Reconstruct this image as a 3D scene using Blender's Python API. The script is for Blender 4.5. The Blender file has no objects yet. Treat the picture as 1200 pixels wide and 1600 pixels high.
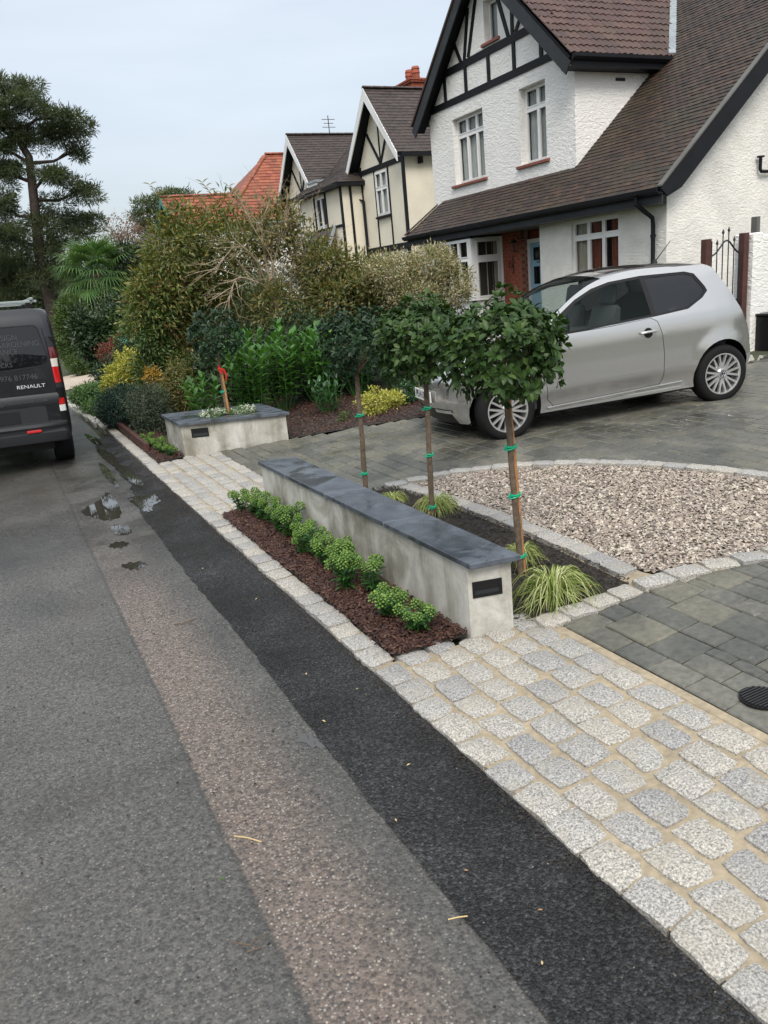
import bpy, bmesh, math, random
import numpy as np
from mathutils import Vector, Matrix
from mathutils.geometry import delaunay_2d_cdt, tessellate_polygon
R = random.Random(7)
rng = np.random.default_rng(11)
SC = bpy.context.scene
COL = SC.collection
PI = math.pi

# ------------------------------------------------------------ camera, sky, sun
EYE = 1.83
r1 = Vector((-0.95846, 0, 0))
F, CX, CY = 1200., 600., 800.
v1 = Vector((-25 - CX, 500 - CY, F)).normalized()
v2 = Vector((3199.772 - CX, 183.808 - CY, F)).normalized()
up = v1.cross(v2)
if up.y > 0: up = -up
# rows: world axes in image coordinates (x right, y down, z forward)
Rw = Matrix((v2, v1, up))
right = Rw @ Vector((1, 0, 0)); upv = Rw @ Vector((0, -1, 0)); back = Rw @ Vector((0, 0, -1))
cam = bpy.data.cameras.new('camera'); co = bpy.data.objects.new('camera', cam); COL.objects.link(co)
m4 = Matrix((right, upv, back)).transposed().to_4x4(); m4.translation = (0, 0, EYE)
co.matrix_world = m4
cam.sensor_width = 36; cam.lens = 27; cam.clip_start = .05; cam.clip_end = 1000
SC.camera = co

SUN_EL, SUN_AZ = math.radians(48), math.radians(205)     # azimuth from north (+y) clockwise
w = bpy.data.worlds.new('World'); SC.world = w; w.use_nodes = True
nt = w.node_tree; nt.nodes.clear()
def wn(t, **k):
    n = nt.nodes.new(t)
    for a, b in k.items(): setattr(n, a, b)
    return n
out = wn('ShaderNodeOutputWorld'); b1 = wn('ShaderNodeBackground'); b2 = wn('ShaderNodeBackground'); add = wn('ShaderNodeAddShader')
sky = wn('ShaderNodeTexSky', sky_type='NISHITA', sun_disc=False, sun_elevation=SUN_EL, sun_rotation=SUN_AZ, air_density=1., dust_density=3.)
b1.inputs['Strength'].default_value = .05
tc = wn('ShaderNodeTexCoord'); sx = wn('ShaderNodeSeparateXYZ')
noi = wn('ShaderNodeTexNoise'); noi.inputs['Scale'].default_value = 2.2; noi.inputs['Detail'].default_value = 5; noi.inputs['Roughness'].default_value = .5
mp = wn('ShaderNodeMapping'); mp.inputs['Scale'].default_value = (1, 1, 5)
rc = wn('ShaderNodeValToRGB')
rc.color_ramp.elements[0].position = .30; rc.color_ramp.elements[0].color = (.44, .462, .472, 1)
rc.color_ramp.elements[1].position = .72; rc.color_ramp.elements[1].color = (.562, .578, .586, 1)
# overcast sky: brighter overhead than at the horizon (1 + 2 sin elevation) / 3
mr = wn('ShaderNodeMapRange'); mr.inputs['From Min'].default_value = 0; mr.inputs['From Max'].default_value = 1
mr.inputs['To Min'].default_value = .46; mr.inputs['To Max'].default_value = 1.65
L = nt.links.new
L(tc.outputs['Generated'], mp.inputs[0]); L(mp.outputs[0], noi.inputs['Vector']); L(noi.outputs['Fac'], rc.inputs[0])
L(tc.outputs['Generated'], sx.inputs[0]); L(sx.outputs['Z'], mr.inputs['Value'])
L(rc.outputs[0], b2.inputs['Color']); L(mr.outputs[0], b2.inputs['Strength'])
L(sky.outputs[0], b1.inputs['Color']); L(b1.outputs[0], add.inputs[0]); L(b2.outputs[0], add.inputs[1]); L(add.outputs[0], out.inputs[0])
sl = bpy.data.lights.new('sun', 'SUN'); sl.energy = 1.5; sl.angle = math.radians(25); sl.color = (1, .95, .87)
so = bpy.data.objects.new('sun', sl); COL.objects.link(so)
sd = Vector((math.sin(SUN_AZ) * math.cos(SUN_EL), math.cos(SUN_AZ) * math.cos(SUN_EL), math.sin(SUN_EL)))
so.rotation_euler = sd.to_track_quat('Z', 'Y').to_euler(); so.location = (-5, -5, 12)
vs = SC.view_settings; vs.view_transform = 'Standard'; vs.look = 'None'; vs.gamma = 1; vs.use_curve_mapping = False
vs.exposure = .62

# ------------------------------------------------------------ materials
def nodes(name):
    m = bpy.data.materials.new(name); m.use_nodes = True
    t = m.node_tree; b = t.nodes['Principled BSDF']
    return m, t, b
def N(t, kind, **k):
    n = t.nodes.new(kind)
    for a, b in k.items():
        if a in ('operation', 'blend_type', 'data_type', 'feature', 'noise_dimensions', 'distance', 'wave_type', 'bands_direction', 'interpolation_type'): setattr(n, a, b)
        else: n.inputs[a].default_value = b
    return n
def coord(t, kind='Object'):
    return N(t, 'ShaderNodeTexCoord').outputs[kind]
def noise(t, v, scale, detail=4, rough=.55, dist=0):
    n = N(t, 'ShaderNodeTexNoise', Scale=scale, Detail=detail, Roughness=rough, Distortion=dist); t.links.new(v, n.inputs['Vector']); return n
def ramp(t, f, stops):
    n = N(t, 'ShaderNodeValToRGB'); e = n.color_ramp.elements
    while len(e) < len(stops): e.new(.5)
    for i, (p, c) in enumerate(stops):
        e[i].position = p; e[i].color = c if len(c) == 4 else (*c, 1)
    t.links.new(f, n.inputs[0]); return n.outputs[0]
def mix(t, f, a, b, bt='MIX'):
    n = t.nodes.new('ShaderNodeMix'); n.data_type = 'RGBA'; n.blend_type = bt
    for s, v in ((n.inputs[0], f), (n.inputs[6], a), (n.inputs[7], b)):
        if isinstance(v, (int, float)): s.default_value = v
        elif isinstance(v, tuple): s.default_value = v if len(v) == 4 else (*v, 1)
        else: t.links.new(v, s)
    return n.outputs[2]
def math_(t, op, a, b=0., c=None):
    n = t.nodes.new('ShaderNodeMath'); n.operation = op
    for i, v in enumerate((a, b, c)):
        if v is None: continue
        if isinstance(v, (int, float)): n.inputs[i].default_value = v
        else: t.links.new(v, n.inputs[i])
    return n.outputs[0]
def bump(t, b, h, strength=.3, dist=.01):
    n = N(t, 'ShaderNodeBump', Strength=strength, Distance=dist); t.links.new(h, n.inputs['Height']); t.links.new(n.outputs[0], b.inputs['Normal'])
def c4(c, k=1.): return (c[0] * k, c[1] * k, c[2] * k, 1)
def simple(name, c, rough=.6, metal=0., nscale=0., var=.25, bs=0., bd=.004, spec=.5, coat=0., isl=0.):
    m, t, b = nodes(name)
    b.inputs['Roughness'].default_value = rough; b.inputs['Metallic'].default_value = metal
    b.inputs['Specular IOR Level'].default_value = spec; b.inputs['Coat Weight'].default_value = coat; b.inputs['Coat Roughness'].default_value = .04
    o = coord(t)
    colr = c4(c)
    if nscale:
        n = noise(t, o, nscale)
        colr = ramp(t, n.outputs[0], [(.3, c4(c, 1 - var)), (.7, c4(c, 1 + var))])
        n2 = noise(t, o, nscale * .21, 3)
        colr = mix(t, .5, colr, ramp(t, n2.outputs[0], [(.35, (.62,) * 3), (.65, (1.0,) * 3)]), 'MULTIPLY')
        if bs: bump(t, b, n.outputs[0], bs, bd)
    if isl:
        g = N(t, 'ShaderNodeNewGeometry')
        colr = mix(t, 1., colr, ramp(t, g.outputs['Random Per Island'], [(0, (1 - isl,) * 3), (1, (1 + isl * .5,) * 3)]), 'MULTIPLY')
    if isinstance(colr, tuple): b.inputs['Base Color'].default_value = colr
    else: t.links.new(colr, b.inputs['Base Color'])
    return m
def leafmat(name, stops, rough=.42, trans=.25, spec=.5):
    m, t, b = nodes(name)
    g = N(t, 'ShaderNodeNewGeometry'); o = N(t, 'ShaderNodeObjectInfo')
    f = math_(t, 'FRACT', math_(t, 'ADD', g.outputs['Random Per Island'], math_(t, 'MULTIPLY', o.outputs['Random'], .73)))
    c = ramp(t, f, [(i / (len(stops) - 1), s) for i, s in enumerate(stops)])
    t.links.new(c, b.inputs['Base Color']); b.inputs['Roughness'].default_value = rough; b.inputs['Specular IOR Level'].default_value = spec
    tr = N(t, 'ShaderNodeBsdfTranslucent'); t.links.new(mix(t, 1., c, (1.3, 1.35, .5), 'MULTIPLY'), tr.inputs[0])
    ms = N(t, 'ShaderNodeMixShader', Fac=trans); t.links.new(b.outputs[0], ms.inputs[1]); t.links.new(tr.outputs[0], ms.inputs[2])
    t.links.new(ms.outputs[0], t.nodes['Material Output'].inputs[0])
    return m

def damp(t, o, b, c, rough):
    # standing damp round the puddles by the kerb: darker, smoother surface
    sp = N(t, 'ShaderNodeSeparateXYZ'); t.links.new(o, sp.inputs[0])
    n = noise(t, o, 2.1, 5, .6, .5)
    def lim(v, a0, a1, o0, o1):
        m = N(t, 'ShaderNodeMapRange', **{'From Min': a0, 'From Max': a1, 'To Min': o0, 'To Max': o1}); m.clamp = True; t.links.new(v, m.inputs[0]); return m.outputs[0]
    reg = math_(t, 'MULTIPLY', math_(t, 'MULTIPLY', lim(sp.outputs[1], 5.0, 6.6, 0, 1), lim(sp.outputs[1], 12, 15, 1, .5)), lim(sp.outputs[0], .30, .5, .25, 1))
    f = math_(t, 'MULTIPLY', reg, lim(n.outputs[0], .40, .56, .15, 1))
    c = mix(t, math_(t, 'MULTIPLY', f, .55), c, (.014, .014, .013, 1))
    r = math_(t, 'ADD', math_(t, 'MULTIPLY', rough, math_(t, 'SUBTRACT', 1, f)), math_(t, 'MULTIPLY', f, .16))
    t.links.new(c, b.inputs['Base Color']); t.links.new(r, b.inputs['Roughness'])
def road_mat():
    m, t, b = nodes('old_asphalt'); o = coord(t)
    sp = N(t, 'ShaderNodeSeparateXYZ'); t.links.new(o, sp.inputs[0])
    wob = noise(t, o, 1.1, 3); wob2 = noise(t, o, 26, 5, .7)
    x = math_(t, 'ADD', sp.outputs[0], math_(t, 'MULTIPLY', math_(t, 'SUBTRACT', wob.outputs[0], .5), .035))
    x = math_(t, 'ADD', x, math_(t, 'MULTIPLY', math_(t, 'SUBTRACT', wob2.outputs[0], .5), .06))
    y = sp.outputs[1]
    def band(v, a, b_, s, s2=None):
        s2 = s2 or s   # smooth step a..b
        n = N(t, 'ShaderNodeMapRange', **{'From Min': a, 'From Max': a + s}); n.clamp = True; t.links.new(v, n.inputs[0])
        n2 = N(t, 'ShaderNodeMapRange', **{'From Min': b_ - s2, 'From Max': b_, 'To Min': 1, 'To Max': 0}); n2.clamp = True; t.links.new(v, n2.inputs[0])
        return math_(t, 'MULTIPLY', n.outputs[0], n2.outputs[0])
    pink = band(x, .365, .80, .02, .22)
    pn = noise(t, o, 2.3, 4)
    pfade = N(t, 'ShaderNodeMapRange', **{'From Min': 6.8, 'From Max': 4.4, 'To Min': .15, 'To Max': 1}); pfade.clamp = True; t.links.new(y, pfade.inputs[0])
    pink = math_(t, 'MULTIPLY', pink, math_(t, 'MULTIPLY', pfade.outputs[0], math_(t, 'ADD', .45, math_(t, 'MULTIPLY', pn.outputs[0], .75))))
    mid = noise(t, o, 42, 6, .8); big = noise(t, o, .8, 5, .65, .5)
    g = ramp(t, mid.outputs[0], [(.32, (.040, .039, .036)), (.68, (.165, .160, .148))])
    g = mix(t, 1., g, ramp(t, big.outputs[0], [(.34, (.62, .62, .63)), (.62, (1.12, 1.11, 1.09))]), 'MULTIPLY')
    pk = ramp(t, mid.outputs[0], [(.32, (.078, .060, .049)), (.68, (.27, .212, .175))])
    c = mix(t, pink, g, pk)
    vo = N(t, 'ShaderNodeTexVoronoi', Scale=105., Randomness=1.); t.links.new(o, vo.inputs['Vector'])
    sepc = N(t, 'ShaderNodeSeparateColor'); t.links.new(vo.outputs['Color'], sepc.inputs[0])
    thr = math_(t, 'SUBTRACT', .88, math_(t, 'MULTIPLY', pink, .12))
    chip = math_(t, 'MULTIPLY', math_(t, 'GREATER_THAN', sepc.outputs[0], thr), math_(t, 'LESS_THAN', vo.outputs['Distance'], .42))
    c = mix(t, math_(t, 'MULTIPLY', chip, math_(t, 'ADD', .32, math_(t, 'MULTIPLY', pink, .45))), c, ramp(t, sepc.outputs[1], [(0, (.42, .33, .26)), (.5, (.30, .30, .29)), (1, (.52, .47, .40))]))
    dk = math_(t, 'MULTIPLY', math_(t, 'LESS_THAN', sepc.outputs[0], .26), .55)
    c = mix(t, dk, c, (.03, .03, .032, 1))
    # oil stain and dark line where the old surfacing was patched
    seam = band(x, .355, .385, .012)
    c = mix(t, math_(t, 'MULTIPLY', seam, .55), c, (.035, .033, .03, 1))
    st = noise(t, o, .9, 4, .6, .8)
    c = mix(t, ramp(t, st.outputs[0], [(.56, (0, 0, 0)), (.66, (.5, .5, .5))]), c, (.085, .072, .055, 1))
    t.links.new(c, b.inputs['Base Color'])
    wet = noise(t, o, 1.6, 4, .55)
    yf = N(t, 'ShaderNodeMapRange', **{'From Min': 3.2, 'From Max': 9.5, 'To Min': .12, 'To Max': -.26}); yf.clamp = True; t.links.new(y, yf.inputs[0])
    rr = math_(t, 'ADD', ramp(t, wet.outputs[0], [(.35, (.34,) * 3), (.65, (.58,) * 3)]), yf.outputs[0])
    damp(t, o, b, c, rr); b.inputs['Specular IOR Level'].default_value = .55
    hh = math_(t, 'ADD', math_(t, 'MULTIPLY', vo.outputs['Distance'], -.6), mid.outputs[0])
    bump(t, b, hh, .7, .010)
    return m
def new_asphalt():
    m, t, b = nodes('new_black_asphalt'); o = coord(t)
    n = noise(t, o, 70, 5, .7); big = noise(t, o, 1.7, 4)
    c = ramp(t, n.outputs[0], [(.3, (.008, .008, .0085)), (.75, (.055, .055, .056))])
    c = mix(t, 1., c, ramp(t, big.outputs[0], [(.35, (.6,) * 3), (.65, (1.45,) * 3)]), 'MULTIPLY')
    v2 = N(t, 'ShaderNodeTexVoronoi', Scale=120.); t.links.new(o, v2.inputs['Vector']); s2 = N(t, 'ShaderNodeSeparateColor'); t.links.new(v2.outputs['Color'], s2.inputs[0])
    c = mix(t, 1., c, ramp(t, s2.outputs[0], [(0, (.45,) * 3), (.7, (1.1,) * 3), (1, (2.2,) * 3)]), 'MULTIPLY')
    vo = N(t, 'ShaderNodeTexVoronoi', Scale=44.); t.links.new(o, vo.inputs['Vector'])
    s = N(t, 'ShaderNodeSeparateColor'); t.links.new(vo.outputs['Color'], s.inputs[0])
    chip = math_(t, 'MULTIPLY', math_(t, 'GREATER_THAN', s.outputs[0], .93), math_(t, 'LESS_THAN', vo.outputs['Distance'], .14))
    c = mix(t, math_(t, 'MULTIPLY', chip, .7), c, (.32, .28, .22, 1))
    t.links.new(c, b.inputs['Base Color'])
    damp(t, o, b, c, ramp(t, big.outputs[0], [(.35, (.38,) * 3), (.65, (.6,) * 3)]))
    b.inputs['Specular IOR Level'].default_value = .28; bump(t, b, math_(t, 'ADD', n.outputs[0], math_(t, 'MULTIPLY', v2.outputs['Distance'], -.8)), 1., .012); return m
def granite():
    m, t, b = nodes('granite'); o = coord(t); oi = N(t, 'ShaderNodeObjectInfo')
    va = N(t, 'ShaderNodeVectorMath', operation='ADD'); t.links.new(o, va.inputs[0]); t.links.new(oi.outputs['Location'], va.inputs[1]); v = va.outputs[0]
    n = noise(t, v, 125, 4, .75); n3 = noise(t, v, 9, 3)
    c = ramp(t, n.outputs[0], [(.32, (.09, .09, .09)), (.44, (.24, .24, .235)), (.54, (.42, .415, .40)), (.70, (.68, .66, .62))])
    c = mix(t, 1., c, ramp(t, oi.outputs['Random'], [(0, (.80, .79, .79)), (.5, (1.0, .97, .92)), (1, (1.10, 1.04, .94))]), 'MULTIPLY')
    c = mix(t, ramp(t, n3.outputs[0], [(.5, (0,) * 3), (.75, (.45,) * 3)]), c, (.36, .32, .24, 1))
    t.links.new(c, b.inputs['Base Color']); b.inputs['Roughness'].default_value = .5
    bump(t, b, n.outputs[0], .5, .006); return m
def slabmat():
    m, t, b = nodes('grey_block_paving'); o = coord(t); oi = N(t, 'ShaderNodeObjectInfo'); g = N(t, 'ShaderNodeNewGeometry')
    pos = g.outputs['Position']
    n = noise(t, pos, 30, 5, .65); w1 = noise(t, pos, .9, 4, .6, .6)
    c = ramp(t, n.outputs[0], [(.3, (.085, .084, .072)), (.7, (.165, .160, .136))])
    rnd = math_(t, 'FRACT', math_(t, 'ADD', oi.outputs['Random'], g.outputs['Random Per Island']))
    c = mix(t, 1., c, ramp(t, rnd, [(0, (.70, .72, .74)), (.5, (1, 1, 1)), (1, (1.18, 1.14, 1.02))]), 'MULTIPLY')
    c = mix(t, 1., c, ramp(t, w1.outputs[0], [(.38, (.55, .56, .55)), (.6, (1.1, 1.1, 1.08))]), 'MULTIPLY')
    sp = noise(t, pos, 5.5, 6, .7)
    c = mix(t, ramp(t, sp.outputs[0], [(.665, (0,) * 3), (.70, (.55,) * 3)]), c, (.36, .34, .30, 1))
    t.links.new(c, b.inputs['Base Color'])
    t.links.new(ramp(t, w1.outputs[0], [(.38, (.25,) * 3), (.6, (.52,) * 3)]), b.inputs['Roughness'])
    bump(t, b, n.outputs[0], .35, .004); return m
def concrete():
    m, t, b = nodes('bare_concrete'); o = coord(t)
    mpp = N(t, 'ShaderNodeMapping'); mpp.inputs['Scale'].default_value = (7, 7, .7); t.links.new(o, mpp.inputs[0])
    n = noise(t, mpp.outputs[0], 1., 5, .6); n2 = noise(t, o, 2.6, 5, .65, .6); n3 = noise(t, o, 60, 4)
    c = ramp(t, n2.outputs[0], [(.36, (.26, .25, .205)), (.5, (.42, .41, .365)), (.64, (.56, .555, .51))])
    c = mix(t, .75, c, ramp(t, n.outputs[0], [(.36, (.62, .61, .55)), (.5, (1, 1, 1)), (.7, (1.08, 1.08, 1.08))]), 'MULTIPLY')
    c = mix(t, .3, c, ramp(t, n3.outputs[0], [(.3, (.75,) * 3), (.7, (1.1,) * 3)]), 'MULTIPLY')
    t.links.new(c, b.inputs['Base Color']); b.inputs['Roughness'].default_value = .8
    bump(t, b, n3.outputs[0], .15, .003); return m
def render_white(name, col, bscale, st, dirt=.25):
    m, t, b = nodes(name); o = coord(t)
    n = noise(t, o, bscale, 5, .6); mpp = N(t, 'ShaderNodeMapping'); mpp.inputs['Scale'].default_value = (1.6, 1.6, 3.2); t.links.new(o, mpp.inputs[0])
    n1 = noise(t, mpp.outputs[0], bscale * .35, 3, .5, 1.0)
    n2 = noise(t, o, 1.1, 5, .65)
    c = ramp(t, n2.outputs[0], [(.3, c4(col, 1 - dirt)), (.6, c4(col))])
    t.links.new(c, b.inputs['Base Color']); b.inputs['Roughness'].default_value = .75
    bump(t, b, math_(t, 'ADD', n1.outputs[0], math_(t, 'MULTIPLY', n.outputs[0], .4)), st, .03); return m
def tilemat(name, stops, moss=.35):
    m, t, b = nodes(name); g = N(t, 'ShaderNodeNewGeometry'); oi = N(t, 'ShaderNodeObjectInfo')
    f = math_(t, 'FRACT', math_(t, 'ADD', g.outputs['Random Per Island'], oi.outputs['Random']))
    c = ramp(t, f, [(i / (len(stops) - 1), s) for i, s in enumerate(stops)])
    pos = g.outputs['Position']
    n = noise(t, pos, 1.0, 5, .65); n2 = noise(t, pos, 7, 6, .75); n3 = noise(t, pos, 40, 3)
    c = mix(t, ramp(t, n.outputs[0], [(.45, (0,) * 3), (.7, (moss,) * 3)]), c, (.05, .055, .03, 1))
    c = mix(t, .5, c, ramp(t, n3.outputs[0], [(.3, (.6,) * 3), (.7, (1.25,) * 3)]), 'MULTIPLY')
    c = mix(t, ramp(t, n2.outputs[0], [(.69, (0,) * 3), (.73, (.6,) * 3)]), c, (.42, .42, .38, 1))
    t.links.new(c, b.inputs['Base Color']); b.inputs['Roughness'].default_value = .62; b.inputs['Specular IOR Level'].default_value = .4
    return m
M = {}
M['road'] = road_mat(); M['tar'] = new_asphalt(); M['granite'] = granite(); M['slab'] = slabmat(); M['conc'] = concrete()
M['rough'] = render_white('white_roughcast', (.80, .78, .73), 28, .75); M['smoothr'] = render_white('white_textured_render', (.82, .81, .78), 18, .8, .10)
M['cream'] = render_white('cream_render', (.76, .71, .58), 14, .12, .14)
M['mortar'] = simple('sandy_mortar', (.35, .29, .20), .85, nscale=35, var=.2, bs=.4)
M['joint'] = simple('dark_joint_sand', (.03, .03, .026), .9, nscale=30)
M['soil'] = simple('garden_soil', (.03, .024, .018), .9, nscale=25, var=.4, bs=.6, bd=.02)
M['verge'] = simple('garden_ground', (.045, .055, .025), .9, nscale=8, var=.4, bs=.5, bd=.03)
M['mulch'] = leafmat('bark_chips', [(.022, .008, .006), (.042, .014, .009), (.065, .025, .016), (.032, .011, .008), (.11, .05, .03), (.028, .010, .007)], .55, 0)
M['dsoil'] = leafmat('dark_compost', [(.012, .010, .008), (.025, .02, .016), (.04, .03, .022), (.015, .012, .01)], .7, 0)
M['gravel'] = leafmat('pinkish_gravel', [(.34, .28, .225), (.23, .175, .145), (.50, .44, .35), (.16, .135, .12), (.38, .30, .24), (.60, .55, .46), (.26, .21, .17), (.09, .075, .07)], .6, 0)
M['slate'] = simple('slate_coping', (.085, .10, .122), .34, nscale=9, var=.30, bs=.15)
def _wetslate():
    m = M['slate']; t = m.node_tree; b = t.nodes['Principled BSDF']; g = N(t, 'ShaderNodeNewGeometry'); n = noise(t, g.outputs['Position'], 3.2, 4, .6, .7)
    t.links.new(ramp(t, n.outputs[0], [(.40, (.16,) * 3), (.56, (.46,) * 3)]), b.inputs['Roughness'])
    src = b.inputs['Base Color'].links[0].from_socket; t.links.new(mix(t, 1., src, ramp(t, n.outputs[0], [(.40, (.55,) * 3), (.52, (1.05,) * 3)]), 'MULTIPLY'), b.inputs['Base Color'])
_wetslate()
M['black'] = simple('black_paint', (.008, .009, .012), .6, nscale=6, var=.2, spec=.25)
M['bargeg'] = simple('dark_grey_paint', (.035, .038, .043), .6, nscale=6, var=.15, spec=.25)
M['soffit'] = simple('grey_soffit', (.11, .11, .10), .6, nscale=3, var=.15)
M['blackpl'] = simple('black_plastic', (.009, .009, .010), .4, spec=.3)
M['white'] = simple('white_upvc', (.80, .80, .79), .3, nscale=3, var=.04)
M['sill'] = simple('red_sill_paint', (.24, .075, .05), .5, nscale=8, var=.2)
M['brick'] = simple('red_brick', (.30, .075, .04), .8, nscale=16, var=.3, isl=.25)
M['bmortar'] = simple('brick_mortar', (.33, .20, .14), .9, nscale=20, var=.2)
M['lead'] = simple('lead_flashing', (.26, .30, .32), .45, nscale=9, var=.2)
M['tile'] = tilemat('brown_clay_tile', [(.047, .029, .022), (.032, .021, .017), (.062, .036, .025), (.024, .018, .015), (.074, .043, .028)])
M['tile2'] = tilemat('concrete_roof_tile', [(.085, .042, .036), (.060, .034, .031), (.10, .054, .044), (.07, .042, .036)], .3)
M['tile3'] = tilemat('dark_roof_tile', [(.052, .040, .036), (.07, .052, .046), (.042, .033, .031), (.06, .044, .038)], .25)
M['rtile'] = tilemat('orange_clay_tile', [(.30, .085, .045), (.23, .06, .035), (.36, .115, .06), (.17, .05, .032)], .25)
M['doorblue'] = simple('pale_blue_door_paint', (.24, .42, .55), .35)
M['postred'] = simple('brown_post', (.075, .028, .022), .6, nscale=12)
M['iron'] = simple('black_iron', (.015, .015, .016), .5)
M['bark'] = simple('grey_brown_bark', (.13, .095, .065), .85, nscale=30, var=.4, bs=.6, bd=.006)
M['pbark'] = simple('pine_bark', (.04, .028, .022), .9, nscale=6, var=.4, bs=.6, bd=.03)
M['stake'] = simple('orange_wood_stake', (.46, .22, .085), .6, nscale=20, var=.3)
M['tie'] = simple('green_tree_tie', (.0, .38, .20), .35)
M['redtie'] = simple('red_ribbon', (.7, .03, .02), .4)
M['twig'] = simple('pale_bare_twig', (.34, .27, .18), .8, nscale=20, var=.3)
M['dtwig'] = simple('brown_twig', (.12, .085, .055), .8)
M['green_lid'] = simple('green_bin_plastic', (.10, .33, .24), .4)
M['paper'] = simple('white_plastic_label', (.8, .8, .78), .5)
M['path'] = simple('pale_gravel_path', (.50, .42, .34), .9, nscale=12, var=.15)
M['headl'] = simple('headlamp', (.30, .31, .32), .08, .3, coat=1.)
def glassmat(name, tint, rough=.03, alpha_mix=.55, tc_=(.96, .98, .97)):
    m, t, b = nodes(name)
    b.inputs['Base Color'].default_value = (*tint, 1); b.inputs['Roughness'].default_value = rough; b.inputs['IOR'].default_value = 1.5
    tr = N(t, 'ShaderNodeBsdfTransparent'); tr.inputs[0].default_value = (*tc_, 1)
    ms = N(t, 'ShaderNodeMixShader', Fac=alpha_mix); t.links.new(b.outputs[0], ms.inputs[1]); t.links.new(tr.outputs[0], ms.inputs[2])
    t.links.new(ms.outputs[0], t.nodes['Material Output'].inputs[0]); return m
M['glass'] = glassmat('window_glass', (.02, .022, .025), .03, .87)
M['cglass'] = glassmat('car_glass', (.02, .03, .03), .02, .82, (.85, .92, .89))
M['tint'] = glassmat('tinted_glass', (.008, .009, .011), .02, .05)
M['curtain'] = simple('net_curtain', (.62, .63, .64), .9, nscale=5, var=.08)
M['curtain2'] = simple('striped_curtain', (.62, .54, .45), .9, nscale=5, var=.1)
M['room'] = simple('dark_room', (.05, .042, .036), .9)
def wet():
    m, t, b = nodes('puddle_water'); b.inputs['Base Color'].default_value = (.035, .032, .026, 1); b.inputs['Roughness'].default_value = .015
    b.inputs['IOR'].default_value = 1.6; b.inputs['Specular IOR Level'].default_value = .9
    n = noise(t, coord(t), 14, 2); bump(t, b, n.outputs[0], .03, .002); return m
M['water'] = wet()
def paint(name, c, metal, rough, coat, flake=0):
    m, t, b = nodes(name); b.inputs['Base Color'].default_value = c4(c); b.inputs['Metallic'].default_value = metal; b.inputs['Roughness'].default_value = rough
    b.inputs['Coat Weight'].default_value = coat; b.inputs['Coat Roughness'].default_value = .03
    n = noise(t, coord(t), 3, 4)
    t.links.new(ramp(t, n.outputs[0], [(.3, (rough * .95,) * 3), (.7, (rough * 1.06,) * 3)]), b.inputs['Roughness']); return m
M['silver'] = paint('silver_car_paint', (.52, .512, .495), .8, .19, 1.)
M['vanp'] = paint('black_van_paint', (.008, .009, .012), .0, .3, .45)
M['vanb'] = simple('van_bumper_plastic', (.018, .020, .023), .5)
M['tyre'] = simple('tyre_rubber', (.009, .009, .0095), .8, spec=.25)
M['alloy'] = simple('alloy_wheel', (.72, .72, .72), .28, .85)
M['chrome'] = simple('bright_trim', (.8, .8, .8), .15, .9)
M['lampred'] = simple('red_lamp', (.55, .01, .012), .12, coat=1.)
M['lampdark'] = simple('dark_red_lamp', (.12, .008, .012), .12, coat=1.)
M['lampclr'] = simple('clear_lamp', (.75, .68, .60), .15, coat=1.)
M['seat'] = simple('grey_seat_fabric', (.05, .052, .055), .9)
M['plate'] = simple('plate_white', (.75, .75, .73), .35)
M['text'] = simple('grey_vinyl_lettering', (.055, .062, .066), .6)
M['badge'] = simple('badge_white', (.75, .78, .8), .25, .3)
M['galv'] = simple('aluminium_rack', (.42, .48, .46), .35, .6)
# foliage
M['photinia'] = leafmat('dark_glossy_leaf', [(.024, .056, .014), (.038, .082, .018), (.016, .040, .011), (.048, .098, .024), (.030, .066, .015), (.075, .13, .03)], .42, .22, .28)
M['bay'] = leafmat('very_dark_leaf', [(.011, .032, .013), (.018, .05, .018), (.009, .026, .011), (.025, .062, .022)], .4, .12, .3)
M['laurel'] = leafmat('bright_laurel_leaf', [(.055, .15, .03), (.075, .20, .04), (.035, .10, .022), (.13, .28, .065), (.045, .125, .026)], .35, .28, .4)
M['dlaurel'] = leafmat('mid_laurel_leaf', [(.03, .085, .03), (.04, .11, .035), (.022, .06, .025)], .3, .2)
M['olive'] = leafmat('bronze_green_leaf', [(.085, .125, .026), (.12, .16, .034), (.06, .095, .022), (.17, .18, .045), (.10, .14, .03), (.30, .25, .08), (.07, .11, .024), (.20, .11, .04)], .5, .3)
M['bronze'] = leafmat('bronzed_leaf', [(.12, .14, .04), (.16, .15, .05), (.09, .12, .03), (.22, .16, .065), (.30, .26, .11), (.075, .10, .03), (.10, .14, .04)], .5, .3)
M['pieris'] = leafmat('cream_tipped_leaf', [(.12, .16, .05), (.30, .29, .14), (.50, .44, .28), (.08, .12, .035), (.46, .32, .25), (.13, .15, .06), (.62, .55, .40), (.10, .14, .045)], .5, .25)
M['blue'] = leafmat('blue_green_needles', [(.025, .06, .045), (.035, .08, .06), (.02, .045, .035)], .6, .1)
M['greyg'] = leafmat('grey_green_leaf', [(.07, .10, .07), (.10, .13, .09), (.05, .08, .05), (.13, .15, .10)], .6, .2)
M['yellow'] = leafmat('yellow_variegated_leaf', [(.48, .45, .08), (.60, .56, .16), (.25, .30, .05), (.38, .38, .06)], .5, .25)
M['orange'] = leafmat('orange_leaf', [(.45, .25, .05), (.50, .36, .07), (.30, .15, .04)], .5, .25)
M['red'] = leafmat('red_leaf', [(.22, .04, .04), (.30, .09, .08), (.14, .05, .04), (.10, .07, .03)], .5, .25)
M['ground'] = leafmat('ground_cover_leaf', [(.09, .19, .06), (.13, .26, .09), (.07, .14, .05), (.20, .30, .12)], .5, .25)
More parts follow.
